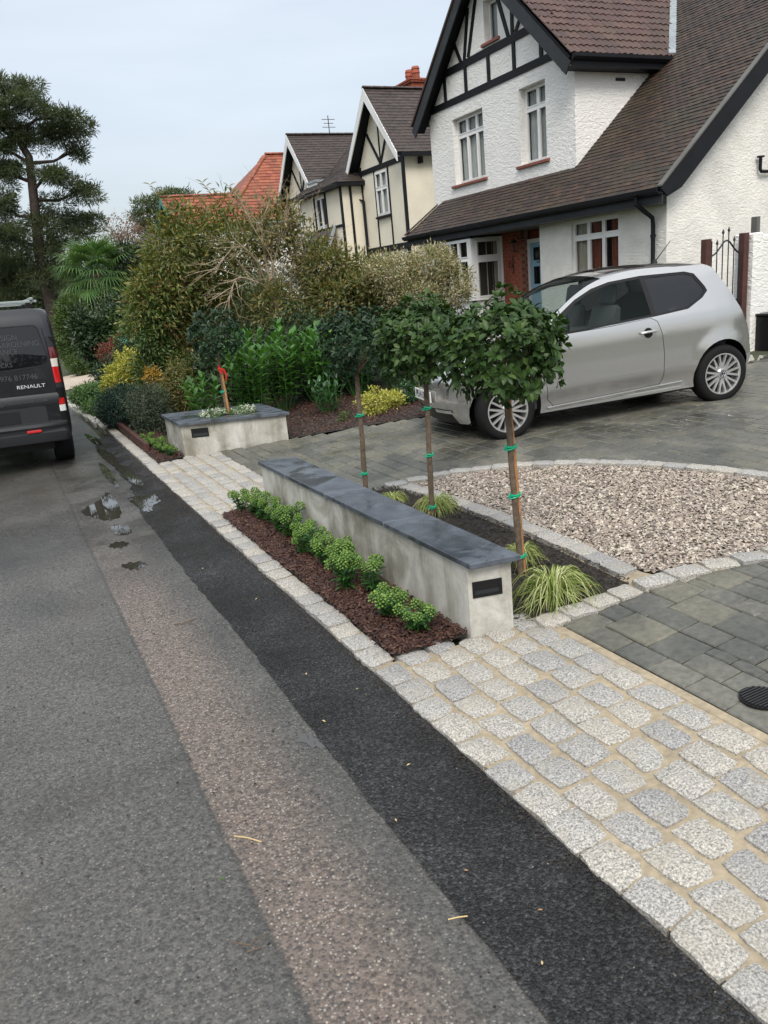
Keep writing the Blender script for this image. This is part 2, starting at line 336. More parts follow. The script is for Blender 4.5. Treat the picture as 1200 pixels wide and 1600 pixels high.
M['dkgreen'] = leafmat('dark_shrub_leaf', [(.025, .05, .02), (.04, .075, .03), (.02, .04, .018), (.06, .10, .04)], .45, .15)
M['midgreen'] = leafmat('mid_green_leaf', [(.06, .11, .03), (.09, .15, .04), (.045, .08, .025), (.12, .17, .05)], .5, .25)
M['pine'] = leafmat('pine_needles', [(.08, .11, .062), (.11, .145, .08), (.062, .085, .05), (.145, .17, .095)], .6, .35)
M['palm'] = leafmat('palm_leaf', [(.07, .15, .045), (.10, .20, .06), (.05, .11, .035), (.17, .25, .09)], .4, .2)
M['deadpalm'] = simple('palm_fibre', (.10, .06, .035), .9, nscale=20)
M['skimmia'] = leafmat('lime_flower_buds', [(.11, .22, .03), (.18, .32, .05), (.06, .14, .02), (.28, .42, .10)], .55, .25)
M['skleaf'] = leafmat('skimmia_leaf', [(.03, .09, .02), (.045, .13, .03), (.07, .18, .045)], .35, .2)
M['carex'] = leafmat('variegated_grass_blade', [(.36, .42, .14), (.55, .58, .30), (.16, .24, .05), (.24, .32, .07), (.66, .66, .42)], .45, .25)
M['petal'] = leafmat('white_petal', [(.8, .8, .76), (.7, .72, .62)], .5, .2)
M['rust'] = leafmat('rusty_autumn_leaf', [(.20, .11, .07), (.15, .09, .06), (.25, .15, .09)], .6, .2)
M['litter'] = leafmat('fallen_leaf', [(.45, .30, .13), (.55, .42, .22), (.30, .16, .07)], .6, 0)

# ------------------------------------------------------------ helpers
def tag(o, label=None, cat=None, group=None, kind=None):
    if label: o['label'] = label
    if cat: o['category'] = cat
    if group: o['group'] = group
    if kind: o['kind'] = kind
    return o
def thing(name, loc, label, cat, group=None, rz=0.):
    o = bpy.data.objects.new(name, None); COL.objects.link(o); o.location = loc; o.rotation_euler = (0, 0, rz); o.empty_display_size = .1
    return tag(o, label, cat, group)
def obj(name, me, parent=None, loc=None, rot=None, mat=None):
    o = bpy.data.objects.new(name, me); COL.objects.link(o)
    if parent: o.parent = parent
    if loc is not None: o.location = loc
    if rot is not None: o.rotation_euler = rot
    return o
def smooth(me, ang=None):
    me.polygons.foreach_set('use_smooth', [True] * len(me.polygons))
    if ang:
        me.set_sharp_from_angle(angle=math.radians(ang))
def trimesh(name, V, T, mat, sm=False):
    V = np.asarray(V, np.float32); T = np.asarray(T, np.int32)
    me = bpy.data.meshes.new(name); me.vertices.add(len(V)); me.vertices.foreach_set('co', V.ravel())
    k = T.shape[1]
    me.loops.add(T.size); me.loops.foreach_set('vertex_index', T.ravel())
    me.polygons.add(len(T)); me.polygons.foreach_set('loop_start', np.arange(0, T.size, k, dtype=np.int32)); me.polygons.foreach_set('loop_total', np.full(len(T), k, np.int32))
    me.update(calc_edges=True); me.validate()
    if mat: me.materials.append(mat)
    if sm: smooth(me)
    return me
class MB:
    """collects shapes, given in world (or local) coordinates, into one mesh"""
    def __init__(s): s.v = []; s.f = []
    def add(s, vs, fs):
        n = len(s.v); s.v += [tuple(v) for v in vs]; s.f += [tuple(i + n for i in f) for f in fs]; return s
    def box(s, x0, x1, y0, y1, z0, z1):
        return s.add([(x0, y0, z0), (x1, y0, z0), (x1, y1, z0), (x0, y1, z0), (x0, y0, z1), (x1, y0, z1), (x1, y1, z1), (x0, y1, z1)],
                     [(0, 3, 2, 1), (4, 5, 6, 7), (0, 1, 5, 4), (1, 2, 6, 5), (2, 3, 7, 6), (3, 0, 4, 7)])
    def beam(s, a, b, wd, th, nrm):
        a, b, nrm = Vector(a), Vector(b), Vector(nrm).normalized(); d = (b - a).normalized(); q = d.cross(nrm).normalized() * (wd / 2); n = nrm * th
        vs = [a - q, a + q, b + q, b - q]; vs += [v + n for v in vs]
        return s.add(vs, [(0, 3, 2, 1), (4, 5, 6, 7), (0, 1, 5, 4), (1, 2, 6, 5), (2, 3, 7, 6), (3, 0, 4, 7)])
    def extr(s, poly, vec):
        """polygon (3d points, any winding) pushed along vec"""
        poly = [Vector(p) for p in poly]; n = len(poly); vec = Vector(vec)
        vs = poly + [p + vec for p in poly]
        fs = [tuple(range(n)), tuple(range(2 * n - 1, n - 1, -1))] + [(i, (i + 1) % n, n + (i + 1) % n, n + i) for i in range(n)]
        return s.add(vs, fs)
    def quad(s, *p): return s.add(p, [tuple(range(len(p)))])
    def tube(s, pts, rad, n=6, caps=True):
        pts = [Vector(p) for p in pts]
        if not hasattr(rad, '__len__'): rad = [rad] * len(pts)
        vs = []; ref = None
        for i, p in enumerate(pts):
            d = (pts[min(i + 1, len(pts) - 1)] - pts[max(i - 1, 0)])
            if d.length < 1e-9: d = Vector((0, 0, 1))
            d.normalize()
            if ref is None: ref = Vector((1, 0, 0)) if abs(d.x) < .8 else Vector((0, 1, 0))
            u = (ref - d * ref.dot(d)).normalized(); ref = u; w_ = d.cross(u)
            for k in range(n):
                a = 2 * PI * k / n; vs.append(p + (u * math.cos(a) + w_ * math.sin(a)) * rad[i])
        fs = [(i * n + k, i * n + (k + 1) % n, (i + 1) * n + (k + 1) % n, (i + 1) * n + k) for i in range(len(pts) - 1) for k in range(n)]
        if caps: fs += [tuple(range(n - 1, -1, -1)), tuple(range((len(pts) - 1) * n, len(pts) * n))]
        return s.add(vs, fs)
    def build(s, name, mat, parent=None, org=None, sm=False, ang=None, recalc=True, bev=0):
        o_ = Vector(org) if org is not None else (Vector(parent.location) if parent is not None and parent.get('_world') else Vector((0, 0, 0)))
        me = bpy.data.meshes.new(name); me.from_pydata([tuple(Vector(v) - o_) for v in s.v], [], s.f)
        if recalc or bev:
            bm = bmesh.new(); bm.from_mesh(me)
            bmesh.ops.recalc_face_normals(bm, faces=bm.faces)
            if bev: bmesh.ops.bevel(bm, geom=bm.edges[:], offset=bev, segments=1, affect='EDGES', clamp_overlap=True)
            bm.to_mesh(me); bm.free()
        if mat: me.materials.append(mat)
        if sm: smooth(me, ang or 40)
        return obj(name, me, parent)
def wthing(name, loc, label, cat, group=None):
    """a thing whose parts are given in world coordinates"""
    o = thing(name, loc, label, cat, group); o['_world'] = 1; return o
def one(name, mb, mat, loc, label, cat, group=None, **k):
    o = mb.build(name, mat, None, org=loc, **k); o.location = loc; return tag(o, label, cat, group)
def zd(x):
    if x < 1.32: return 0.
    if x < 4.2: return .075 * (x - 1.32)
    return min(.216 + .03 * (x - 4.2), .36)
def inpoly(x, y, P):
    c = False; n = len(P); j = n - 1
    for i in range(n):
        xi, yi = P[i]; xj, yj = P[j]
        if (yi > y) != (yj > y) and x < (xj - xi) * (y - yi) / (yj - yi) + xi: c = not c
        j = i
    return c
def sheet(name, poly, mat, dz=0., step=.5, zf=None, kind='structure'):
    """ground sheet following the slope, trimmed to a polygon"""
    zf = zf or zd
    xs = [p[0] for p in poly]; ys = [p[1] for p in poly]
    pts = [Vector(p) for p in poly]; ed = [(i, (i + 1) % len(poly)) for i in range(len(poly))]
    # long edges subdivided so that they follow the slope
    P2 = []
    for a, b in ed:
        n = max(1, int((pts[b] - pts[a]).length / step))
        P2 += [pts[a].lerp(pts[b], i / n) for i in range(n)]
    ed = [(i, (i + 1) % len(P2)) for i in range(len(P2))]
    base = len(P2)
    x = min(xs) + step / 2
    while x < max(xs):
        y = min(ys) + step / 2
        while y < max(ys):
            if inpoly(x, y, poly): P2.append(Vector((x, y)))
            y += step
        x += step
    vo, eo, fo, *_ = delaunay_2d_cdt(P2, ed, [], 1, 1e-5)
    me = bpy.data.meshes.new(name); me.from_pydata([(v.x, v.y, zf(v.x) + dz) for v in vo], [], [tuple(f) for f in fo])
    bm = bmesh.new(); bm.from_mesh(me)
    for f in bm.faces:
        f.normal_update()
        if f.normal.z < 0: f.normal_flip()
    bm.to_mesh(me); bm.free()
    me.materials.append(mat); o = obj(name, me)
    if kind: o['kind'] = kind
    return o

# leaves -------------------------------------------------------
T2 = (np.array([(0, 0, 0), (.5, .42, .10), (0, 1, -.08), (-.5, .42, .10)], float), [(0, 1, 2), (0, 2, 3)])
T8 = (np.array([(0, 0, 0), (.36, .25, .07), (0, .28, 0), (-.36, .25, .07), (.42, .62, .04), (0, .65, -.04), (-.42, .62, .04), (0, 1, -.16)], float),
      [(0, 1, 2), (0, 2, 3), (1, 4, 5), (1, 5, 2), (2, 5, 6), (2, 6, 3), (4, 7, 5), (5, 7, 6)])
def unit(a): return a / np.maximum(np.linalg.norm(a, axis=1, keepdims=True), 1e-9)
def leaves(P, D, Nn, Ln, Wd, T=T2):
    D = unit(D); S = unit(np.cross(D, Nn)); Nn = np.cross(S, D)
    tv, tf = T; k = len(tv)
    V = (P[:, None, :] + S[:, None, :] * (tv[None, :, 0:1] * Wd[:, None, None]) + D[:, None, :] * (tv[None, :, 1:2] * Ln[:, None, None]) + Nn[:, None, :] * (tv[None, :, 2:3] * Ln[:, None, None]))
    Fc = (np.array(tf)[None] + (np.arange(len(P)) * k)[:, None, None]).reshape(-1, 3)
    return V.reshape(-1, 3), Fc
def crown_pts(ells, n, per, cr, seed, shell=.55, jit=1., up=.25):
    """clusters of leaves spread through ellipsoids (x,y,z,rx,ry,rz); returns base points, directions, normals and cluster centres"""
    g = np.random.default_rng(seed); E = np.array(ells, float)
    vol = (E[:, 3] * E[:, 4] * E[:, 5]) ** .66; idx = g.choice(len(E), n, p=vol / vol.sum())
    d = unit(g.normal(size=(n, 3))); rr = (shell + (1 - shell) * g.random(n)) ** .8 * g.choice([1, 1, 1, 1.1, .8, 1.22], n)
    C = E[idx, :3] + d * E[idx, 3:] * rr[:, None]
    outd = unit(d / E[idx, 3:] * E[idx, 3:].mean(axis=1, keepdims=True) + np.array([0, 0, up]))
    Pc = np.repeat(C, per, 0); O = np.repeat(outd, per, 0)
    rd = unit(g.normal(size=(n * per, 3)))
    D = unit(O * .6 + rd * jit)
    P = Pc + rd * cr * g.random((n * per, 1))
    Nn = unit(O * .7 + np.array([0, 0, .6]) + g.normal(size=(n * per, 3)) * .45)
    return P, D, Nn, C, g
def foliage(name, ells, n, per, cr, L_, W_, mat, parent, seed, T=T2, org=(0, 0, 0), kind='stuff', **k):
    P, D, Nn, C, g = crown_pts(ells, n, per, cr, seed, **k)
    ln = L_ * (.65 + .6 * g.random(len(P))); wd = W_ * (.7 + .5 * g.random(len(P)))
    V, Fc = leaves(P, D, Nn, ln, wd, T)
    o = obj(name, trimesh(name, V - np.array(org), Fc, mat, True), parent)
    if kind: o['kind'] = kind
    return o, C

# ============================================================ GROUND
def flat(x): return 0.
# wide ground: terrain sheet a little under everything
def tz(x, y):
    return zd(x) - .03 if x > 1.32 else -.03
g_ = MB()
xs_ = [-300, -60, -20, -8, -3.2, 1.30, 1.33, 2.3, 3.3, 4.2, 5.2, 6.5, 8, 9, 12, 20, 60, 300]
ys_ = [-60, -10, 0, 5, 10, 20, 40, 80, 400]
vv = [(x, y, zd(x) - .03 - (.02 if x < 1.31 else 0)) for y in ys_ for x in xs_]
nx = len(xs_)
g_.add(vv, [(j * nx + i, j * nx + i + 1, (j + 1) * nx + i + 1, (j + 1) * nx + i) for j in range(len(ys_) - 1) for i in range(nx - 1)])
o = g_.build('ground', M['verge'], recalc=False); o['kind'] = 'structure'
# road
rd = sheet('road', [(-5.2, -6), (.95, -6), (.95, 6.5), (1.17, 7.5), (1.17, 12), (1.17, 19), (1.1, 26), (.4, 34), (-2, 44), (-8, 56), (-14, 52), (-9, 40), (-5.6, 28)], M['road'], 0, 2., flat)
# recent black asphalt strip along the kerb: ragged edge towards the road
edge = []
y = -5.8
while y < 7.2:
    edge.append((.895 + .008 * math.sin(y * 2.1) + R.uniform(-.006, .006), y)); y += .07
while y < 8.4:
    edge.append((.895 + (y - 7.2) * .10 + R.uniform(-.02, .02), y)); y += .07
while y < 12:
    edge.append((1.015 + R.uniform(-.03, .03), y)); y += .2
poly = edge[::-1] + [(1.315, -5.8), (1.318, 12.)]
sheet('new_asphalt_strip', poly, M['tar'], .006, .09, lambda x: max(0, x - 1.12) * .10)
# old gutter strip further on, up to the neighbour's kerb
# mortar bed under the setts
MORT = sheet('sett_pavement', [(1.34, -1.5), (2.235, -1.5), (2.235, 2.98), (1.86, 2.99), (1.42, 3.10), (1.455, 3.12), (1.455, 6.30), (2.1, 6.32), (2.1, 7.2), (2.02, 8.72), (1.78, 9.0), (1.46, 9.0), (1.46, 11.6), (1.34, 11.6)],
             M['mortar'], .0255, .4)
def sett_mesh(seed, lx=.0700, ly=.0880, h=.05):
    q = random.Random(seed); nx_, ny_ = 5, 6; V = []; Fs = []
    cxo = [q.uniform(-.006, .006) for _ in range(4)]; crn = {(a_, b_): (q.uniform(-.004, .003), q.uniform(-.005, .003)) for a_ in (-1, 1) for b_ in (-1, 1)}
    for j in range(ny_):
        for i in range(nx_):
            u = i / (nx_ - 1) * 2 - 1; v = j / (ny_ - 1) * 2 - 1
            # rounded-corner outline
            k = 1 - .035 * (abs(u) ** 3) * (abs(v) ** 3) * 1.2
            edge_ = max(abs(u), abs(v)) > .99
            x = u * lx * k + q.uniform(-.0045, .0045) + cxo[0] * v; y = v * ly * k + q.uniform(-.0035, .0035) + cxo[1] * u
            cr_ = crn[(1 if u >= 0 else -1, 1 if v >= 0 else -1)]; x += cr_[0] * abs(u * v) * (1 if u > 0 else -1); y += cr_[1] * abs(u * v) * (1 if v > 0 else -1)
            z = -.0045 + q.uniform(-.002, .001) if edge_ else q.uniform(-.0035, .0035) + .0035 * (1 - u * u * v * v)
            V.append((x, y, z))
    for j in range(ny_ - 1):
        for i in range(nx_ - 1): a = j * nx_ + i; Fs.append((a, a + 1, a + nx_ + 1, a + nx_))
    ring = [i for i in range(nx_)] + [j * nx_ + nx_ - 1 for j in range(1, ny_)] + [(ny_ - 1) * nx_ + i for i in range(nx_ - 2, -1, -1)] + [j * nx_ for j in range(ny_ - 2, 0, -1)]
    n0 = len(V)
    for a in ring: V.append((V[a][0] * 1.03 + q.uniform(-.002, .002), V[a][1] * 1.02, -h))
    m_ = len(ring)
    for i in range(m_): Fs.append((ring[i], n0 + i, n0 + (i + 1) % m_, ring[(i + 1) % m_]))
    me = bpy.data.meshes.new('sett'); me.from_pydata(V, [], Fs); me.materials.append(M['granite']); smooth(me, 32); return me
SETT = [sett_mesh(i) for i in range(10)]
def sett(x, y, rz=0., dz=0., sx=1., sy=1.):
    o = obj('sett', R.choice(SETT), MORT, (x, y, zd(max(x, 1.33)) + .034 + dz + R.uniform(-.003, .003)), (R.uniform(-.02, .02), R.uniform(-.02, .02), rz + R.choice([0, PI]) + R.uniform(-.03, .03)))
    o.scale = (sx * R.uniform(.94, 1.04), sy * R.uniform(.93, 1.05), 1); return o
# six courses in the near crossing
for c in range(6):
    y = -.6 + R.uniform(0, .18); x = 1.318 + .071 + c * .1495
    while y < 3.02:
        l = .184 * R.uniform(.93, 1.07)
        if not (y > 2.93 and x > 1.80):
            sett(x + R.uniform(-.004, .004), y + l / 2, sy=l / .184)
        y += l
# single kerb course beside the bed
y = 3.10
while y < 6.25:
    l = .180 * R.uniform(.9, 1.1); sett(1.385 + R.uniform(-.006, .006), y + l / 2, sy=l / .184, dz=.012); y += l
# far crossing
for c in range(6):
    y = 6.28 + R.uniform(-.05, .08); x = 1.318 + .065 + c * .139
    ye = 9.02 if x < 1.78 else 9.05 - (x - 1.78) * .42
    while y < ye - .06 and (x < 2.02 or y < 8.7):
        l = .184 * R.uniform(.92, 1.08); sett(x, y + l / 2, sx=.95, sy=l / .184); y += l
y = 9.02
while y < 11.5:
    l = .19 * R.uniform(.9, 1.1); sett(1.385, y + l / 2, sy=l / .184, dz=.012); y += l
# thin mortar fillet between setts and drive is the pale line in the photo
sheet('mortar_fillet', [(2.205, -1.5), (2.25, -1.5), (2.25, 2.78), (2.13, 2.90), (2.09, 2.86), (2.205, 2.74)], M['mortar'], .027, .3)
# neighbour's old kerb stones
nk = wthing('stone_kerb', (1.25, 15, 0), 'old weathered stone kerb along the neighbouring garden beside the road', 'kerb')
y = 11.6
while y < 30:
    l = .9 if y < 22 else 1.4
    xo = 1.32 - min(.16, (y - 11.6) * .045)
    MB().box(xo, xo + .13, y + .012, y + l - .012, -.05, .05 + R.uniform(-.008, .008)).build('kerb_stone', M['conc'], nk, bev=.012)
    y += l
MB().box(1.46, 1.52, 9.9, 15.5, -.02, .16).build('timber_edging', M['postred'], nk, bev=.005)
# pale path across the pavement further up
sheet('path', [(1.2, 20.5), (5, 21.5), (9, 23), (9, 27), (4.5, 25.5), (1.2, 24.6)], M['path'], -.02, .8)

# ------------------------------------------------------------ block paved drive
GR = [(2.80, 2.86), (3.21, 2.78), (3.55, 2.65), (3.95, 2.56), (4.30, 2.60), (4.58, 2.85), (4.70, 3.2), (4.69, 3.53), (4.60, 3.95), (4.40, 4.43), (4.12, 4.89), (3.77, 5.30), (3.33, 5.62), (2.77, 5.76)]
BED = [(2.06, 2.93), (2.80, 2.84), (2.84, 5.76), (2.06, 6.15)]
def inner(P, d):
    cx_ = sum(p[0] for p in P) / len(P); cy_ = sum(p[1] for p in P) / len(P)
    return [(p[0] + (cx_ - p[0]) / math.hypot(cx_ - p[0], cy_ - p[1]) * d, p[1] + (cy_ - p[1]) / math.hypot(cx_ - p[0], cy_ - p[1]) * d) for p in P]
DR = [(2.25, -2.2), (10.2, -2.2), (10.2, 7.3), (8.3, 6.85), (7.2, 7.35), (6.4, 7.75), (5.2, 7.9), (4.3, 7.93), (2.93, 8.60), (2.05, 8.85), (2.12, 7.1), (2.12, 2.92), (2.25, 2.8)]
DRV = sheet('driveway', DR, M['joint'], -.006, .4)
u = .0685
S_ = {}
blocks = []
nxg = int(8.0 / u); nyg = int(11.2 / u); occ = np.zeros((nxg, nyg), bool)
sizes = [(2, 3), (2, 3), (3, 3), (2, 2), (3, 2), (2, 3), (3, 4)]
GRo = [(p[0], p[1]) for p in GR]
def okb(x, y): return inpoly(x, y, DR) and not inpoly(x, y, GRo) and not inpoly(x, y, BED) and not (x < 2.1 and 2.9 < y < 6.3)
for j in range(nyg):
    for i in range(nxg):
        if occ[i, j]: continue
        cand = sizes[:]; R.shuffle(cand)
        for (a, b) in cand + [(2, 2), (1, 2), (2, 1), (1, 1)]:
            if i + a <= nxg and j + b <= nyg and not occ[i:i + a, j:j + b].any():
                occ[i:i + a, j:j + b] = True
                x = 2.262 + i * u - .14; y = -2.2 + j * u
                x += a * u / 2; y += b * u / 2
                if okb(x, y): blocks.append((x, y, a, b))
                break
def blockmesh(a, b, q):
    x, y = a * u / 2 - .003, b * u / 2 - .003; e = .006
    j = lambda: q.uniform(-.0022, .0022)
    t = [(-x + e, -y + e), (0, -y + e * .7), (x - e, -y + e), (x - e * .7, 0), (x - e, y - e), (0, y - e * .7), (-x + e, y - e), (-x + e * .7, 0)]
    V = [(p[0] + j(), p[1] + j(), .0) for p in t]; V += [(v[0] + (e if v[0] > 0.001 else -e if v[0] < -.001 else 0), v[1] + (e if v[1] > .001 else -e if v[1] < -.001 else 0), -.006) for v in V[:8]]
    V += [(v[0], v[1], -.03) for v in V[8:16]]
    return V, [tuple(range(8))] + [(k, 8 + k, 8 + (k + 1) % 8, (k + 1) % 8) for k in range(8)] + [(8 + k, 16 + k, 16 + (k + 1) % 8, 8 + (k + 1) % 8) for k in range(8)]
BM_ = {}
def persp(b): return (b[0] ** 2 + b[1] ** 2)
vis = [b for b in blocks if b[1] > .6 and b[1] > (b[0] - 2.2) * .82 + 1.2 * 0 + .9]
vis.sort(key=persp); near = set(id(b) for b in vis[:300]); VS, FS = [], []
for b in blocks:
    x, y, a, c = b; z = zd(x) + .030 + R.uniform(-.0015, .0015)
    if id(b) in near:
        k = (a, c, R.randrange(2))
        if k not in BM_:
            V, Fs = blockmesh(a, c, R); me = bpy.data.meshes.new('paving_block'); me.from_pydata(V, [], Fs); me.materials.append(M['slab']); BM_[k] = me
        obj('paving_block', BM_[k], DRV, (x, y, z), (R.uniform(-.006, .006), -math.atan(.075) if 1.4 < x < 4.2 else -.03, 0))
    else:
        V, Fs = blockmesh(a, c, R); n = len(VS); tx, ty = R.uniform(-.012, .012), R.uniform(-.012, .012); sl_ = .075 if x < 4.2 else .03 if x < 9 else 0
        VS += [(x + v[0], y + v[1], z + v[2] + v[0] * (sl_ + tx) + v[1] * ty) for v in V]; FS += [tuple(i + n for i in f) for f in Fs]
me = bpy.data.meshes.new('paving_blocks'); me.from_pydata(VS, [], FS); me.materials.append(M['slab']); o = obj('paving_blocks', me, DRV); o['kind'] = 'stuff'
# drain cover in the drive
dc = wthing('drain_cover', (2.42, 1.80, zd(2.42) + .03), 'small round ribbed black drain cover set in the grey block drive', 'drain cover')
m_ = MB(); m_.tube([(2.42, 1.80, zd(2.42) + .028), (2.42, 1.80, zd(2.42) + .036)], .085, 28); m_.build('cover_plate', M['blackpl'], dc)
for k in range(-5, 6):
    ln = math.sqrt(max(.0, .078 ** 2 - (k * .0135) ** 2)); MB().box(2.42 - ln, 2.42 + ln, 1.80 + k * .0135 - .003, 1.80 + k * .0135 + .003, zd(2.42) + .036, zd(2.42) + .042).build('rib', M['iron'], dc)

# sett edging of gravel and bed
def edging(pts, w=.13, l=.19, side=0):
    for a, b in zip(pts[:-1], pts[1:]):
        L_ = math.hypot(b[0] - a[0], b[1] - a[1]); n = max(1, round(L_ / l)); an = math.atan2(b[1] - a[1], b[0] - a[0])
        for i in range(n):
            t_ = (i + .5) / n; x = a[0] + (b[0] - a[0]) * t_; y = a[1] + (b[1] - a[1]) * t_
            o = sett(x, y, an - PI / 2, dz=.014, sy=L_ / n / .172, sx=w / .135)
edging(GR[::1][0:2] + GR[2:])                 # ring
edging([(2.17, 2.885), (2.48, 2.865), (2.78, 2.85)])
edging([(2.90, 3.02), (2.945, 3.7), (2.95, 4.4), (2.93, 5.1), (2.88, 5.62)])
sheet('edging_mortar', [(2.09, 2.80), (2.8, 2.745), (3.2, 2.685), (3.55, 2.55), (3.97, 2.45), (4.36, 2.49), (4.68, 2.80), (4.81, 3.2), (4.80, 3.55), (4.70, 4.0), (4.49, 4.50), (4.20, 4.97), (3.84, 5.39), (3.38, 5.72), (2.78, 5.86), (2.80, 5.66),
      (3.3, 5.53), (3.7, 5.22), (4.03, 4.83), (4.3, 4.38), (4.5, 3.93), (4.59, 3.5), (4.6, 3.24), (4.5, 2.92), (4.27, 2.7), (3.95, 2.66), (3.58, 2.76), (3.25, 2.87), (2.99, 2.92), (2.97, 3.0), (3.02, 3.7), (3.03, 4.4), (3.0, 5.1), (2.95, 5.6), (2.84, 5.6), (2.86, 5.1), (2.88, 4.4), (2.87, 3.7), (2.82, 2.94), (2.1, 2.95)], M['mortar'], .018, .3)
# gravel
GI = inner(GR, .08); GI[0] = (2.99, 2.98); GI[-1] = (2.94, 5.60)
grv = sheet('gravel_bed', GI, M['joint'], .006, .4)
def scatter(poly, n, seed):
    g = np.random.default_rng(seed); xs = [p[0] for p in poly]; ys = [p[1] for p in poly]; out = []
    while len(out) < n:
        x = g.uniform(min(xs), max(xs)); y = g.uniform(min(ys), max(ys))
        if inpoly(x, y, poly): out.append((x, y))
    return np.array(out), g
def pebbles(name, poly, n, s0, s1, flat_, mat, seed, z0, parent=None, heap=0., el=1.3):
    P, g = scatter(poly, n, seed)
    base = np.array([(1, 0, 0), (.5, .87, .1), (-.5, .87, -.1), (-1, 0, 0), (-.5, -.87, .1), (.5, -.87, 0), (.1, .05, .8), (0, 0, -.7)])
    tri = [(0, 1, 6), (1, 2, 6), (2, 3, 6), (3, 4, 6), (4, 5, 6), (5, 0, 6)]
    s = s0 + (s1 - s0) * g.random(n) ** 1.5; a = g.random(n) * 2 * PI
    V = base[None] * (1 + g.normal(size=(n, 8, 1)) * .16) * s[:, None, None] * np.array([el, .85, flat_])
    V[:, :, 2] += (g.normal(size=(n, 8)) * .12 * s[:, None])
    tx, ty = g.normal(size=(2, n)) * .35
    V[:, :, 2] += V[:, :, 0] * tx[:, None] + V[:, :, 1] * ty[:, None]
    c, sn = np.cos(a)[:, None], np.sin(a)[:, None]
    X = V[:, :, 0] * c - V[:, :, 1] * sn + P[:, 0:1]; Y = V[:, :, 0] * sn + V[:, :, 1] * c + P[:, 1:2]
    zz = np.array([zd(x) for x in P[:, 0]]) + z0 + g.random(n) * heap
    W = np.stack([X, Y, V[:, :, 2] + zz[:, None]], -1)
    T = (np.array(tri)[None] + (np.arange(n) * 8)[:, None, None]).reshape(-1, 3)
    o = obj(name, trimesh(name, W.reshape(-1, 3), T, mat), parent); o['kind'] = 'stuff'; return o
pebbles('gravel', GI, 52000, .0065, .0135, .6, M['gravel'], 3, .012, None, .016)
# beds
def mulch(name, poly, n, seed, mat, z0, s=(.010, .034), heap=.02, under=None):
    sheet(name + '_soil', poly, under or M['soil'], z0 - .004, .3)
    P, g = scatter(poly, n, seed)
    L_ = s[0] + (s[1] - s[0]) * g.random(n) ** 1.4; a = g.random(n) * 2 * PI
    D = np.stack([np.cos(a), np.sin(a), g.normal(size=n) * .28], -1); Nn = np.stack([g.normal(size=n) * .4, g.normal(size=n) * .4, np.ones(n)], -1)
    z = np.array([zd(x) for x in P[:, 0]]) + z0 + .002 + g.random(n) * heap
    # chips: little triangular-section slivers
    T = (np.array([(-.5, 0, 0), (.5, 0, 0), (.45, 1, 0), (-.45, 1, 0), (0, .1, .22), (0, .9, .22)], float), [(0, 1, 4), (1, 2, 5), (1, 5, 4), (2, 3, 5), (3, 0, 4), (3, 4, 5)])
    V, Fc = leaves(np.column_stack([P, z]), D, Nn, L_, L_ * (.22 + .25 * g.random(n)), T)
    o = obj(name, trimesh(name, V, Fc, mat)); o['kind'] = 'stuff'
BEDF = [(1.452, 3.115), (1.84, 3.04), (1.80, 6.20), (1.78, 6.27), (1.452, 6.27)]
mulch('bark_mulch', BEDF, 15000, 5, M['mulch'], .045, heap=.022)
mulch('dark_soil_bed', [(2.07, 2.93), (2.83, 2.93), (2.87, 3.7), (2.88, 4.4), (2.86, 5.1), (2.82, 5.7), (2.06, 6.1)], 9000, 6, M['dsoil'], .02, (.008, .028), .03)
mulch('bark_mulch', [(1.452, 9.04), (1.765, 9.04), (1.765, 10.0), (1.9, 11.4), (1.46, 11.4)], 2600, 8, M['mulch'], .045, (.012, .04), .022)
mulch('bark_mulch', [(2.95, 8.60), (4.3, 7.95), (5.2, 7.92), (6.4, 7.78), (6.8, 9.4), (4.6, 10.6), (2.9, 10.8), (1.9, 10.6), (1.9, 10.05), (2.9, 9.6)], 12000, 9, M['mulch'], .03, (.012, .045), .03)

# puddles: thin water films lying in the low spots of the road
def puddle(pts, seed, z=.0095):
    q = random.Random(seed); n = len(pts); out = []
    for i in range(n):   # smooth closed outline with small ripples
        p0, p1, p2, p3 = [Vector(pts[(i + k) % n]) for k in (-1, 0, 1, 2)]
        for k in range(8):
            t = k / 8; v = .5 * ((2 * p1) + (p2 - p0) * t + (2 * p0 - 5 * p1 + 4 * p2 - p3) * t * t + (-p0 + 3 * p1 - 3 * p2 + p3) * t ** 3)
            out.append((v.x + .006 * math.sin(i * 8 + k * 2.1 + seed), v.y + .02 * math.sin(i * 5 + k * 1.3 + seed)))
    vo, _, fo, *_ = delaunay_2d_cdt([Vector(v) for v in out], [(i, (i + 1) % len(out)) for i in range(len(out))], [], 1, 1e-5)
    me = bpy.data.meshes.new('puddle'); me.from_pydata([(v.x, v.y, z) for v in vo], [], [tuple(f) for f in fo])
    bm = bmesh.new(); bm.from_mesh(me)
    for f in bm.faces:
        f.normal_update()
        if f.normal.z < 0: f.normal_flip()
    bm.to_mesh(me); bm.free(); me.materials.append(M['water']); o = obj('puddle', me); o['kind'] = 'structure'
puddle([(.90, 7.80), (1.05, 7.75), (1.245, 7.72), (1.20, 7.45), (1.06, 7.30), (1.0, 7.10), (.94, 7.15), (.925, 7.4)], 1)
puddle([(.44, 7.65), (.60, 7.9), (.72, 8.15), (.76, 8.35), (.78, 7.7), (.74, 7.2), (.62, 7.1), (.52, 7.3)], 2, .003)
puddle([(.60, 6.9), (.72, 6.8), (.73, 6.55), (.62, 6.55)], 3, .003)
puddle([(.51, 6.30), (.58, 6.36), (.66, 6.27), (.62, 6.18), (.54, 6.2)], 4, .003)
puddle([(.52, 5.72), (.60, 5.73), (.70, 5.64), (.64, 5.55), (.56, 5.58)], 5, .003)
